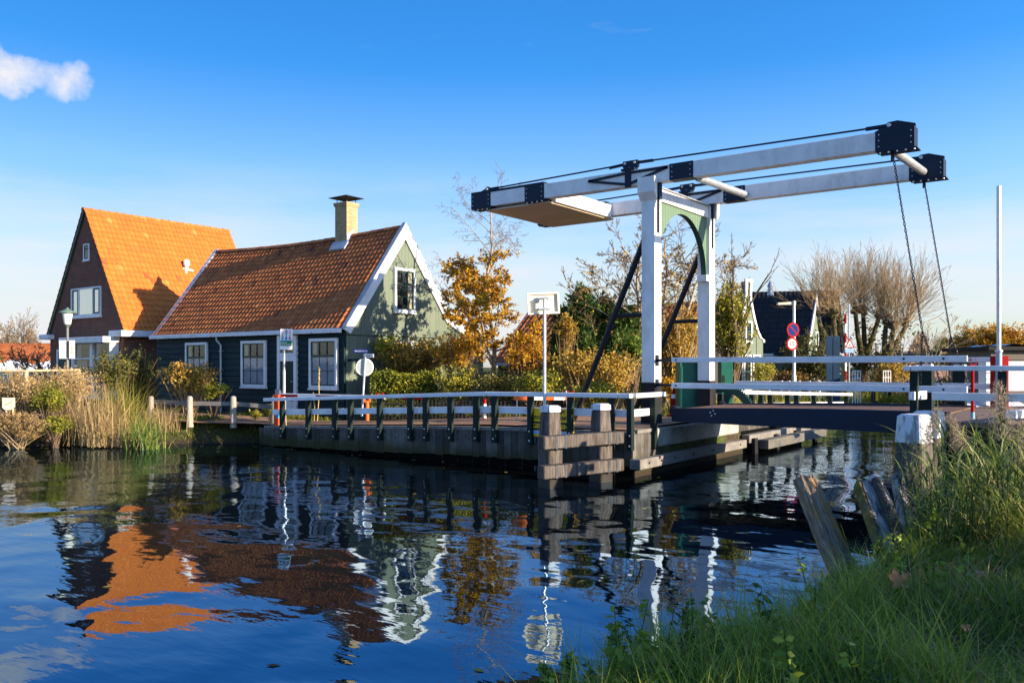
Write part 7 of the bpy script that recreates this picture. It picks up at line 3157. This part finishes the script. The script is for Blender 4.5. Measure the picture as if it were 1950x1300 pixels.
grass_clump('tall_grass', 'grey-tan grass clump against the first fence post', 300, 815, 26.6, 420, 1.0, 0.014, (0.1, 0.8), DRY_TAN, 65, 'grass clump', 0.35, (0.2, 1.0), zb=0.4)
for i, (px, py, d, h, lab) in enumerate(((527, 790, 25.6, 2.3, 'single tall dry stalk rising before the door'), (545, 786, 25.0, 0.9, 'thin dry stalk leaning by the first railing posts'), (604, 790, 26.8, 2.05, 'dry yellow mullein stalk before the third window'), (598, 790, 26.9, 1.1, 'short dry stalk beside the yellow mullein'))):
    if i == 0:
        continue
    c = at(px, py, d)
    t = thing('dry_stalk', (c[0], c[1], 0.65), lab, 'plant')
    rng = np.random.default_rng(70 + i)
    m = MB()
    top = c * (1, 1, 0) + UPZ * (0.65 + h * 0.85) + RV * rng.uniform(-0.15, 0.1)
    m.tube([c * (1, 1, 0) + UPZ * 0.6, (c * (1, 1, 0) + UPZ * 0.6 + top) / 2 + RV * 0.03, top], [0.016, 0.013, 0.008], 5)
    if i == 2:
        for k in range(26):
            q = top - UPZ * rng.uniform(0, 0.75)
            m.lathe(q + RV * rng.uniform(-0.02, 0.02), [(0.008, 0), (0.026, 0.02), (0.006, 0.045)], 5)
    m.build('stem', mat('stalk_straw', (0.5, 0.36, 0.13), 0.8, 0.2, 6), t)


# pollards


def pollard(px, d, ytop, ycrown, seed, label, rad, lean=0.0, n=260):
    rng = np.random.default_rng(seed)
    b = at(px, 735, d)
    b[2] = 0.75
    zk = at(px, ytop, d)[2]
    zc = at(px, ycrown, d)[2]
    t = thing('pollard_tree', b, label, 'tree', 'pollard trees beyond the bridge')
    heads = []
    m = MB()
    fork = b + np.array([0, 0, (zk - b[2]) * 0.45]) + RV * lean * 0.4
    m.tube([b - (0, 0, 0.1), (b + fork) / 2 + RV * 0.05, fork], [0.3, 0.25, 0.24], 9)
    for s in range(3):
        h = fork + RV * (rng.uniform(-0.3, 0.3) + lean + (s - 1) * 0.75) + FV * rng.uniform(-0.6, 0.6) + UPZ * (zk - fork[2]) * rng.uniform(0.75, 1.15)
        m.tube([fork - UPZ * 0.15, (fork + h) / 2 + RV * rng.uniform(-0.12, 0.12), h - UPZ * 0.1, h + UPZ * 0.12], [0.2, 0.14, 0.12, 0.15], 8)
        for q in range(5):
            o = h + rng.normal(size=3) * 0.1
            m.lathe(o - UPZ * 0.1, [(0.05, 0), (0.13, 0.07), (0.14, 0.16), (0.04, 0.26)], 7)
        heads.append(h)
    P2 = []
    for s in range(3):
        a_, b_ = (b if s == 0 else fork), (fork if s == 0 else heads[s])
        kk = 130
        P2.append(a_ + (b_ - a_) * rng.uniform(0, 1, (kk, 1)) + rng.normal(size=(kk, 3)) * 0.26)
    P2 = np.concatenate(P2)
    v, f = leaf_cards(rng, P2, 0.17, aspect=0.7)
    mesh_np('ivy', v, f, LEAF_OLIVE, t, tone=rng.uniform(0, 0.75, len(P2)))
    m.build('trunk', mat('ivy_bark', (0.075, 0.06, 0.03), 0.9, 0.5, 6, bump=0.03, bscale=9, stain=(0.12, 0.11, 0.02), stain_amt=0.6, stain_scale=2), t, smooth=True)
    br = []
    P = dict(seg=0.4, wob=0.06, trop=(0.05, 0.04), taper=0.3, rmin=0.0055, kids=(6, 3), t0=0.2, ang=(12, 34), lr=0.42, rr=0.6)
    for i in range(n):
        h = heads[i % 3]
        a = rng.uniform(0, 2 * math.pi)
        th = min(abs(rng.normal()) * 0.72 + 0.05, 1.35)
        dr = nrm(np.array([math.cos(a) * math.sin(th), math.sin(a) * math.sin(th), math.cos(th)]) + RV * lean * 0.25)
        L = (zc - h[2]) * rng.uniform(0.65, 1.08) * (1 - 0.1 * th)
        grow(rng, h + rng.normal(size=3) * 0.1, dr, L, 0.016, P, 0, br)
    skeleton_mesh('shoots', br, TWIG_PALE, t, sides=(4, 3, 3))
    return t


pollard(1600, 47, 606, 486, 3, 'leftmost pollard tree with fan of thin shoots beside the pointed gables', 2, -0.35, 110)
pollard(1645, 49, 604, 480, 4, 'middle pollard tree with dense brown shoots right of the road hump sign', 2, 0.0, 120)
pollard(1674, 47, 608, 490, 5, 'rightmost pollard tree leaning towards the hoisting chains', 2, 0.8, 130)
bush('trunk_ivy', at(1655, 690, 48), (1.7, 0.7, 0.9), 1300, 0.14, LEAF_OLIVE, 'olive ivy and undergrowth around the pollard trunks', seed=81, lumps=30, ground=0.8, tone=(0.0, 0.7), lump_r=0.33)
leaf_tree('slanting_tree', 'thin pale slanting tree with fine bare twigs right of the pollards', 1706, 45,
          dict(seg=0.5, wob=0.07, trop=(0.0, 0.05, 0.06), taper=0.25, rmin=0.009, kids=(8, 7, 5), t0=0.35, ang=(15, 45), lr=0.55, rr=0.6),
          5.2, 0.07, None, 0, 0.1, 37, lean=tuple(RV * 0.55 + UPZ), stems=2, spread=0.15, bark=BARK_PALE, twig=TWIG_PALE)
# left background: thorny bare tree and far pale trees
leaf_tree('thorn_tree', 'dark bare thorny tree leaning out left of the brick house', 108, 44,
          dict(seg=0.4, wob=0.16, trop=(0.0, 0.04, 0.05, 0.03), taper=0.25, rmin=0.011, kids=(8, 6, 5, 2), t0=0.3, ang=(25, 65), lr=0.5, rr=0.6),
          3.6, 0.10, LEAF_RUST, 0.5, 0.10, 41, lean=tuple(-RV * 0.75 + UPZ * 0.8), stems=4, spread=0.35)
for i, (px, d, h, lab) in enumerate(((6, 95, 7.0, 'pale bare tree at the left photo edge beyond the barn'), (44, 90, 6.6, 'pale bare tree standing over the middle of the barn roof'), (-25, 100, 7.0, 'far bare tree just beyond the left edge'))):
    leaf_tree('far_tree', lab, px, d, dict(seg=0.8, wob=0.1, trop=(0.05, 0.08, 0.06), taper=0.2, rmin=0.011, kids=(11, 7, 4), t0=0.2, ang=(15, 45), lr=0.5, rr=0.6),
              h, 0.11, LEAF_OLIVE, 0.2, 0.18, 90 + i, stems=3, spread=0.2, bark=BARK, twig=TWIG, base_h=0.7)

# right background
bush('willow', at(1896, 672, 62), (3.4, 2.4, 2.0), 20000, 0.17, LEAF_GOLD, 'big rounded golden willow behind the tall mast', cat='tree', seed=101, lumps=40, ground=0.8, tone=(0.15, 1.0), lump_r=0.34)
bush('willow', at(1856, 672, 66), (2.0, 1.8, 1.7), 9000, 0.17, LEAF_OLIVE, 'duller olive-brown tree joined to the left of the golden willow', cat='tree', seed=102, lumps=30, ground=0.8, tone=(0.3, 1.0), lump_r=0.34)
bush('roadside_bush', at(1870, 690, 55), (1.2, 1.0, 0.9), 1500, 0.18, LEAF_LIME, 'yellow-green bush at the foot of the golden willow', seed=103, lumps=14, ground=0.8, tone=(0.3, 1.0))
bush('roadside_bush', at(1810, 684, 60), (1.6, 1.2, 0.9), 1600, 0.2, LEAF_OLIVE, 'olive bush between the lone conifer and the willow', seed=104, lumps=16, ground=0.8, tone=(0.1, 0.8))
bush('bank_bush', at(1702, 720, 43), (1.0, 0.9, 0.95), 2400, 0.13, LEAF_RUST, 'russet bush near the right pipe frame', seed=105, lumps=18, ground=0.7, tone=(0.25, 1.0))
bush('bank_bush', at(1738, 742, 40), (0.8, 0.8, 0.6), 1600, 0.11, DRY_TAN, 'tan scrub on the far bank behind the green railing post', seed=106, lumps=16, ground=0.4, tone=(0.0, 0.6))
bush('bank_bush', at(1800, 745, 38), (1.5, 0.9, 0.75), 2600, 0.12, LEAF_OLIVE, 'brown and olive scrub seen between the rails of the near landing', seed=107, lumps=22, ground=0.4, tone=(0.2, 0.9))
bush('bank_bush', at(1690, 765, 38.5), (1.2, 0.9, 0.42), 2400, 0.10, LEAF_LIME, 'bright yellow-green growth at the water edge under the deck line', seed=108, lumps=18, ground=0.3, tone=(0.4, 1.0))


def far_wood():
    """hazy mass of bare tan trees along the horizon"""
    rng = np.random.default_rng(7)
    n = 26000
    px = np.concatenate([rng.uniform(1690, 1830, n // 2), rng.uniform(-60, 100, n // 8), rng.uniform(1830, 2150, n // 4), rng.uniform(980, 1700, n // 8)])
    d = rng.uniform(110, 150, len(px))
    top = 3.5 + 2.2 * np.sin(px * 0.045) * np.cos(px * 0.017) + 1.2 * np.sin(px * 0.13)
    top = top + np.where(px < 1830, 1.5, 0)
    z = 0.7 + rng.uniform(0, 1, len(px)) ** 0.8 * np.maximum(top, 1.5)
    P = RV * ((px - 975) / FPX * d)[:, None] + FV * d[:, None]
    P[:, 2] = z
    v, f = leaf_cards(rng, P, 0.75, aspect=0.25, hang=-0.6)
    o = mesh_np('far_wood', v, f, tone_mat('far_twigs', [(0.0, (0.14, 0.10, 0.07)), (0.6, (0.33, 0.24, 0.15)), (1.0, (0.45, 0.33, 0.16))], 0.8, 0.2), tone=rng.uniform(0, 1, len(px)))
    tag(o, kind='stuff')


far_wood()


def scatter(name, xs, ys, n, L, w, lean, material, seed, tone=(0, 1), mask=None, seg=3, bend=0.8, kind='stuff'):
    rng = np.random.default_rng(seed)
    x, y = rng.uniform(*xs, n), rng.uniform(*ys, n)
    ok = mask(x, y) if mask else np.ones(n, bool)
    x, y = x[ok], y[ok]
    z = ground_z(x, y)
    k = z > 0.02
    x, y, z = x[k], y[k], z[k]
    n = len(x)
    base = np.stack([x, y, z - 0.02], 1)
    patch = 0.5 + 0.25 * np.sin(x * 2.1 + np.sin(y * 1.7) * 1.5) + 0.25 * np.sin(y * 3.3 + x)
    ln = L * rng.uniform(0.4, 1.2, n) * (0.7 + 0.6 * patch)
    v, f = blades(rng, base, ln, w * rng.uniform(0.6, 1.3, n), rng.uniform(lean[0], lean[1], n), bend, seg)
    tn = tone[0] + (tone[1] - tone[0]) * np.clip(0.35 * patch + 0.65 * rng.uniform(0, 1, n), 0, 1)
    o = mesh_np(name, v, f, material, tone=np.repeat(tn[:, None], seg, 1).ravel())
    tag(o, kind=kind)
    return o


# verge along the house, the bank by the fence, the far bank
def far_d(x, y):
    return canal_dist(x, y)


scatter('verge_grass', (-33, -20.9), (18.35, 19.05), 10000, 0.2, 0.016, (0.1, 0.9), GRASS_SUN, 111, (0.2, 1.0))
scatter('bank_grass', (-31, -21.2), (9.5, 18.2), 15000, 0.2, 0.016, (0.1, 1.0), GRASS_SUN, 112, (0.0, 0.9), mask=lambda x, y: (far_d(x, y) > 0.25) & (far_d(x, y) < 2.2))
scatter('garden_grass', (-20.5, -9.5), (21.7, 30), 9000, 0.22, 0.02, (0.1, 1.0), GRASS_SUN, 113, (0.2, 1.0))
scatter('far_bank_grass', (-16, -8.4), (28.5, 62), 14000, 0.4, 0.035, (0.1, 1.0), GRASS_SUN, 114, (0.35, 1.0))
scatter('quay_weeds', (-21.2, -13), (16.3, 16.55), 700, 0.09, 0.012, (0.2, 1.2), GRASS_SUN, 115, (0.3, 1.0))

# ---------------------------------------------------------------- the photographer's bank


def lean_post():
    """old leaning mooring posts at the water's edge"""
    def old_timber(name, material, t, a, b, w, dp, seed, top=0.08, twist=0.0):
        """rough split timber built along its own axis so that the grain runs lengthwise"""
        rng = np.random.default_rng(seed)
        a, b = np.asarray(a, float), np.asarray(b, float)
        L = np.linalg.norm(b - a)
        d = (b - a) / L
        r = nrm(RV * 0.92 + FV * 0.3 - d * np.dot(RV * 0.92 + FV * 0.3, d))
        n = np.cross(d, r)
        k, rows = 28, 22
        prof = 1 + 0.05 * rng.normal(size=k)
        prof[rng.integers(0, k, 4)] -= 0.16
        tip = top * rng.uniform(-1, 0.7, k)
        vs = []
        for j in range(rows):
            f = j / (rows - 1)
            z = -0.45 + f * (L + 0.45)
            for i in range(k):
                th = 2 * math.pi * i / k + twist * f
                cx, cy = math.cos(th), math.sin(th)
                sq = max(abs(cx), abs(cy)) ** 0.75
                g = prof[i] * (1 + 0.02 * rng.normal() + 0.03 * math.sin(7 * f + i))
                g *= 1 - 0.10 * max(0, f - 0.85) / 0.15
                vs.append((w * cx / sq * g, dp * cy / sq * g, z + (tip[i] if j == rows - 1 else 0)))
        vs.append((0, 0, L - top * 0.7))
        fs = [(j * k + i, j * k + (i + 1) % k, (j + 1) * k + (i + 1) % k, (j + 1) * k + i) for j in range(rows - 1) for i in range(k)]
        o = (rows - 1) * k
        fs += [(o + i, o + (i + 1) % k, len(vs) - 1) for i in range(k)]
        m = MB()
        m.add(vs, fs)
        ob = m.build(name, material)
        M = Matrix(((r[0], n[0], d[0], 0), (r[1], n[1], d[1], 0), (r[2], n[2], d[2], 0), (0, 0, 0, 1)))
        ob.parent = t
        ob.matrix_basis = Matrix.Translation(a - ORIGIN[t.name]) @ M
        return ob, r, n, d
    a, b = at(1590, 1052, 9.9), at(1532, 914, 10.7)
    t = thing('leaning_post', (a[0], a[1], 0.2), 'thick rotten leaning post with orange lichen at the water edge', 'post')
    old_timber('wood', mat('lichen_wood', (0.27, 0.20, 0.14), 0.95, 0.6, 6, bump=0.035, bscale=7, stretch=(7, 7, 0.9), stain=(0.40, 0.19, 0.025), stain_amt=0.8, stain_scale=1.6, thr=(0.50, 0.62), spec=0.08), t, a, b, 0.145, 0.11, 3, 0.09)
    a, b = at(1700, 1032, 9.4), at(1660, 925, 10.3)
    t = thing('leaning_stump', (a[0], a[1], 0.2), 'grey split stump with yellow edge and iron pin leaning behind the rotten post', 'post')
    ob, r, n, d = old_timber('wood', mat('blue_grey_wood', (0.32, 0.31, 0.30), 0.95, 0.55, 6, bump=0.035, bscale=7, stretch=(7, 7, 0.9), stain=(0.05, 0.045, 0.04), stain_amt=0.9, stain_scale=1.8, thr=(0.48, 0.58), spec=0.08), t, a, b, 0.165, 0.08, 9, 0.05)
    m = MB()
    m.prism([a - d * 0.3 - r * 0.205 - n * 0.075, a - d * 0.3 - r * 0.183 - n * 0.075, b - r * 0.178 - n * 0.07, b - r * 0.2 - n * 0.07], n * 0.15)
    m.build('edge_board', mat('edge_yellow', (0.16, 0.125, 0.035), 0.9, 0.6, 7, spec=0.1, stain=(0.09, 0.085, 0.075), stain_amt=0.8, stain_scale=5), t)
    s = -n if np.dot(n, TOCAM) < 0 else n
    m = MB()
    p0 = a + s * 0.11
    m.tube([p0 - d * 0.2, b + s * 0.11 + d * 0.10, b + s * 0.11 + d * 0.14], [0.05, 0.05, 0.035], 12)
    m.build('iron_pin', mat('pin_iron', (0.06, 0.05, 0.042), 0.75, 0.4, 9, bump=0.004, bscale=40, spec=0.15), t, smooth=True)
    m = MB()
    m.tube([b + s * 0.11 - d * 0.03, b + s * 0.11 + d * 0.03], 0.060, 12)
    m.build('collar', mat('pin_collar', (0.4, 0.4, 0.41), 0.6, 0.25, 8), t, smooth=True)
    a, b = at(1735, 960, 10.6), at(1716, 905, 11.0)
    t = thing('stump', (a[0], a[1], 0.3), 'short stump with dark iron cap between the stumps and the white topped piles', 'post')
    m = MB()
    m.beam(a - UPZ * 0.3, b, 0.24, 0.16, up=FV)
    m.build('wood', mat('blue_grey_wood', (0.27, 0.29, 0.31)), t, bevel=0.02)
    m = MB()
    m.tube([a + TOCAM * 0.11, b + TOCAM * 0.11 + UPZ * 0.08], 0.045, 10)
    m.build('iron_pin', mat('pin_iron', (0.06, 0.055, 0.05)), t, smooth=True)


lean_post()


def shore(x, y):
    return canal_dist(x, y)


def in_view(x, y):
    X, Y = x * CR + y * SR, -x * SR + y * CR
    return (Y > 2.2) & (X / Y < 0.72) & (X / Y > -0.3)


near = lambda x, y: in_view(x, y) & (x > -4.5)


def clear_stumps(x, y):
    X, Y = x * CR + y * SR, -x * SR + y * CR
    return ~((X / Y > 0.42) & (X / Y < 0.475) & (Y > 8.2))


scatter('meadow_grass', (-3.6, 1.6), (2.0, 13.2), 150000, 0.20, 0.0065, (0.15, 1.35), GRASS, 201, (0.0, 0.85), mask=lambda x, y: near(x, y) & (shore(x, y) > 0.05), bend=1.0)
scatter('meadow_grass_long', (-3.6, 1.2), (2.4, 11.5), 42000, 0.46, 0.0075, (0.2, 1.3), GRASS, 202, (0.15, 0.95), mask=lambda x, y: near(x, y) & clear_stumps(x, y) & (shore(x, y) < 1.3 + 1.4 * (np.sin(x * 1.7 + y * 0.9) > 0.1)) & (shore(x, y) > 0.02), seg=4, bend=1.0)
scatter('dry_grass', (-3.6, 0.2), (5.5, 12.5), 9000, 0.55, 0.006, (0.1, 1.1), DRY_TAN, 203, (0.0, 0.55), mask=lambda x, y: near(x, y) & clear_stumps(x, y) & (shore(x, y) < 0.8) & (y > 6.6), seg=4, bend=0.8)
scatter('straw', (-3.4, 0.6), (3.5, 12), 8000, 0.34, 0.006, (0.7, 1.55), DRY_TAN, 204, (0.0, 0.8), mask=near, bend=0.5)


def nettles():
    """broad-leaved weeds over the near bank"""
    rng = np.random.default_rng(21)
    n = 3000
    x, y = rng.uniform(-3.6, 0.6, n), rng.uniform(3.0, 11.5, n)
    s = shore(x, y)
    dens = np.clip(1.15 - s / 1.5, 0.12, 1) * (0.5 + 0.5 * np.sin(x * 1.9 + y * 1.3) > 0.25)
    ok = near(x, y) & (s > 0.0) & (rng.uniform(size=n) < dens)
    x, y = x[ok], y[ok]
    z = ground_z(x, y)
    P, T, S = [], [], []
    st = MB()
    for i in range(len(x)):
        h = rng.uniform(0.12, 0.30) + 0.22 * (rng.uniform() < 0.22)
        tip = np.array([x[i] + rng.normal() * 0.06, y[i] + rng.normal() * 0.06, z[i] + h])
        b = np.array([x[i], y[i], z[i]])
        st.tube([b, tip], [0.004, 0.002], 3, cap=False)
        k = int(7 + h * 36)
        t = rng.uniform(0.2, 1, k)
        P.append(b + (tip - b) * t[:, None])
        T.append(np.clip(rng.uniform(0.1, 0.9) + rng.normal(size=k) * 0.12, 0, 1))
        S.append(0.085 * (1.15 - 0.6 * t))
    P, T, S = np.concatenate(P), np.concatenate(T), np.concatenate(S)
    v, f = leaf_cards(rng, P, S[:, None], flat=0.55, aspect=0.55, jitter=0.3, hang=0.15)
    o = mesh_np('nettles', v, f, LEAF_GREEN, tone=T)
    tag(o, kind='stuff')
    o2 = st.build('nettle_stems', LEAF_GREEN)
    tag(o2, kind='stuff')


nettles()


def sprig(px, py, d, h, n, label, seed, lean=0.0, leaf=0.075, material=None, name='nettle_plant', top=None):
    rng = np.random.default_rng(seed)
    b = at(px, py, d)
    t = thing(name, b, label, 'plant')
    tip = b + UPZ * h + RV * lean
    mid = (b + tip) / 2 + RV * lean * 0.25 + UPZ * 0.02
    m = MB()
    m.tube([b - UPZ * 0.1, mid, tip], [0.006, 0.005, 0.002], 5)
    m.build('stem', LEAF_OLIVE, t)
    tt = rng.uniform(0.15, 1, n)
    P = (b * ((1 - tt) ** 2)[:, None] + mid * (2 * tt * (1 - tt))[:, None] + tip * (tt ** 2)[:, None])
    v, f = leaf_cards(rng, P, leaf * (1.1 - 0.5 * tt)[:, None], flat=0.4, aspect=0.6)
    mesh_np('leaves', v, f, material or LEAF_GREEN, t, tone=np.clip(rng.uniform(0.2, 1, n), 0, 1))


sprig(1085, 1300, 5.1, 0.17, 60, 'bright nettle at the bottom edge below the reflected sign', 1)
sprig(1050, 1310, 5.0, 0.14, 50, 'leafy nettle tip leaning over the water at the bottom edge', 2, -0.05)
sprig(1185, 1285, 5.6, 0.34, 90, 'tall dark nettle at the waterline in front of the post reflection', 3, -0.06)
sprig(1215, 1270, 5.8, 0.24, 60, 'nettle just right of the tall dark one', 4, 0.03)
sprig(1590, 1190, 7.2, 0.62, 46, 'arching bramble spray reaching left over the water', 5, -0.32, 0.07, name='bramble_spray')
sprig(1575, 1200, 7.0, 0.30, 40, 'lower bramble spray hanging over the bank edge', 6, -0.24, 0.07, name='bramble_spray')
sprig(1745, 1085, 8.0, 0.26, 34, 'small light green weed at the foot of the grey stump', 7, 0.02, 0.08, name='weed')


def fallen_leaf(px, py, d, s, label, seed, tilt):
    rng = np.random.default_rng(seed)
    c = at(px, py, d)
    c[2] = max(c[2], gz_at(c) + 0.17)
    t = thing('fallen_leaf', c, label, 'leaf')
    n = nrm(TOCAM * 0.75 + UPZ * tilt + RV * 0.2)
    r = nrm(np.cross(UPZ, n))
    u = np.cross(n, r)
    pts = []
    for k in range(5):
        a0 = math.radians(-30 + k * 60)
        for da, rr in ((-29, 0.5), (-20, 0.74), (-10, 0.8), (0, 1.0), (10, 0.8), (20, 0.74), (29, 0.5)):
            rad = rr * (1.0 if k in (1, 2, 3) else 0.8)
            a = a0 + math.radians(da)
            pts.append(c + (r * math.cos(a) + u * math.sin(a)) * rad * s + n * (0.12 * s * math.sin(3 * a) + 0.1 * s * rad))
    m = MB()
    m.add([c] + pts + [c - u * 0.2 * s], [(0, i, i + 1) for i in range(1, len(pts))] + [(0, len(pts), len(pts) + 1), (0, len(pts) + 1, 1)])
    m.build('blade', mat('maple_brown', (0.36, 0.16, 0.06), 0.7, 0.35, 14), t)
    m = MB()
    m.tube([c, c - u * 0.6 * s + r * 0.1 * s, c - u * 1.0 * s + n * 0.1 * s], [0.003, 0.002, 0.002], 4)
    m.build('stalk', mat('stalk_brown', (0.25, 0.12, 0.05), 0.7), t)


fallen_leaf(1712, 1192, 5.9, 0.105, 'large brown maple leaf lying on the grass', 1, 0.5)
fallen_leaf(1868, 1195, 5.7, 0.045, 'small pinkish brown leaf in the grass near the right edge', 2, 1.2)
fallen_leaf(1840, 1286, 4.7, 0.04, 'small brown leaf on the trodden grass at the bottom right', 3, 1.4)


def reeds():
    rng = np.random.default_rng(33)
    n = 760
    x, y = rng.uniform(-2.9, 0.9, n), rng.uniform(8.6, 13.0, n)
    X, Y = x * CR + y * SR, -x * SR + y * CR
    ok = (X / Y > np.where(Y > 10.2, 0.452, 0.475) + 0.02 * np.sin(y * 3)) & (X / Y < 0.72) & (shore(x, y) > 0.15)
    x, y = x[ok], y[ok]
    z = ground_z(x, y)
    B, L, W, A, T, Z = [], [], [], [], [], []
    st = MB()
    for i in range(len(x)):
        h = rng.uniform(0.45, 1.0)
        lx, ly = rng.normal() * 0.1, rng.normal() * 0.1
        b = np.array([x[i], y[i], z[i]])
        tip = b + np.array([lx, ly, h])
        st.tube([b, tip], [0.005, 0.003], 3, cap=False)
        k = rng.integers(5, 9)
        for j in range(k):
            t = rng.uniform(0.1, 1)
            B.append(b + (tip - b) * t)
            L.append(rng.uniform(0.28, 0.6))
            W.append(rng.uniform(0.010, 0.022))
            A.append(rng.uniform(0.4, 1.5))
            T.append(rng.uniform(0, 1))
    v, f = blades(rng, np.array(B), np.array(L), np.array(W), np.array(A), 0.95, 5)
    o = mesh_np('reed_bed', v, f, REED_GREEN, tone=np.repeat(np.array(T)[:, None], 5, 1).ravel())
    tag(o, kind='stuff')
    o = st.build('reed_stems', REED_GREEN)
    tag(o, kind='stuff')


reeds()


def plume_reed(pb, pt, d, label, seed, droop=0.12, size=0.3, n=420, leaves=4):
    """one reed with its seed plume: pb, pt = photo points of stem foot and tip"""
    rng = np.random.default_rng(seed)
    b, tip = at(*pb, d), at(*pt, d)
    t = thing('plumed_reed', b, label, 'reed')
    m = MB()
    mid = (b + tip) / 2 + RV * 0.02
    m.tube([b, mid, tip], [0.006, 0.005, 0.003], 6)
    m.build('stem', REED_GREEN, t)
    n = int(n * 2.2)
    f = rng.uniform(0, 1, n) ** 0.8
    side = rng.normal(size=(n, 3)) * 0.22
    side[:, 2] = 0
    axis = tip - UPZ * 0.0
    P = axis + (RV * droop * f[:, None] + UPZ * (-size * f)[:, None]) + side * (size * (0.15 + 0.9 * f * (1.05 - f * 0.55)))[:, None]
    v, fc = leaf_cards(rng, P, 0.034, aspect=0.14, hang=0.7, jitter=0.6)
    mesh_np('plume', v, fc, PLUME, t, tone=rng.uniform(0, 1, n))
    k = leaves
    tt = rng.uniform(0.15, 0.75, k)
    base = b + (tip - b) * tt[:, None]
    v, fc = blades(rng, base, rng.uniform(0.35, 0.6, k), rng.uniform(0.014, 0.022, k), rng.uniform(0.4, 1.1, k), 0.95, 5)
    mesh_np('leaf', v, fc, REED_GREEN, t, tone=np.repeat(rng.uniform(0, 1, k)[:, None], 5, 1).ravel())


plume_reed((1912, 960), (1900, 722), 9.6, 'tall reed with bright plume in front of the red cabinet', 1, 0.10, 0.68, 900, 5)
plume_reed((1790, 900), (1806, 786), 9.6, 'reed with broad grey plume right of the white topped piles', 2, 0.17, 0.42, 900)
plume_reed((1800, 920), (1783, 778), 10.0, 'reed with feathery plume leaning over the white topped piles', 3, -0.10, 0.40, 700)
plume_reed((1740, 930), (1741, 842), 9.8, 'short reed plume in front of the nearest white topped pile', 4, 0.02, 0.18, 420, 2)
plume_reed((1735, 955), (1728, 880), 9.6, 'drooping reed plume low beside the dark crossbeam', 5, 0.12, 0.26, 420, 3)
plume_reed((1960, 950), (1945, 800), 9.0, 'reed plume cut by the right photo edge', 6, 0.02, 0.5, 600, 4)


def floating_leaves():
    rng = np.random.default_rng(55)
    x, y = rng.uniform(-27, -2.4, 5200), rng.uniform(3, 17, 5200)
    d = -canal_dist(x, y)
    ok = (d > 0.03) & (rng.uniform(size=len(x)) < np.where(d < 0.5, 0.30, 0.010))
    x, y = x[ok], y[ok]
    P = np.stack([x, y, np.full(len(x), 0.006)], 1)
    n = len(P)
    a = rng.uniform(0, 2 * math.pi, n)
    s = rng.uniform(0.03, 0.075, n)
    u = np.stack([np.cos(a), np.sin(a), np.zeros(n)], 1) * s[:, None]
    w = np.stack([-np.sin(a), np.cos(a), np.zeros(n)], 1) * (s * rng.uniform(0.5, 0.8, n))[:, None]
    tip = np.array([0, 0, 0.004])
    v = np.stack([P - u, P - w * 0.9, P + u + tip, P + w], 1).reshape(-1, 3)
    o = mesh_np('floating_leaves', v, np.arange(n * 4).reshape(n, 4), LEAF_RUST, tone=rng.uniform(0, 1, n))
    tag(o, kind='stuff')


floating_leaves()


def grove():
    """leafy trees south of the photographer, out of the picture, that shade the near bank"""
    rng = np.random.default_rng(44)
    P = []
    for c, r, n in (((8.0, 5.2, 3.2), (1.7, 2.6, 2.6), 2200), ((7.6, 8.0, 2.7), (1.5, 1.9, 2.2), 1400), ((9, 1.0, 3.6), (2.0, 2.6, 3.0), 2400)):
        p, k = blob_points(rng, c, r, n, lumps=34, lump_r=0.42)
        P.append(p)
    P = np.concatenate(P)
    P = P[P[:, 2] > 0.6]
    v, f = leaf_cards(rng, P, 0.24, aspect=0.7)
    o = mesh_np('shade_grove', v, f, LEAF_OLIVE, tone=rng.uniform(0, 1, len(P)))
    tag(o, kind='stuff')


grove()
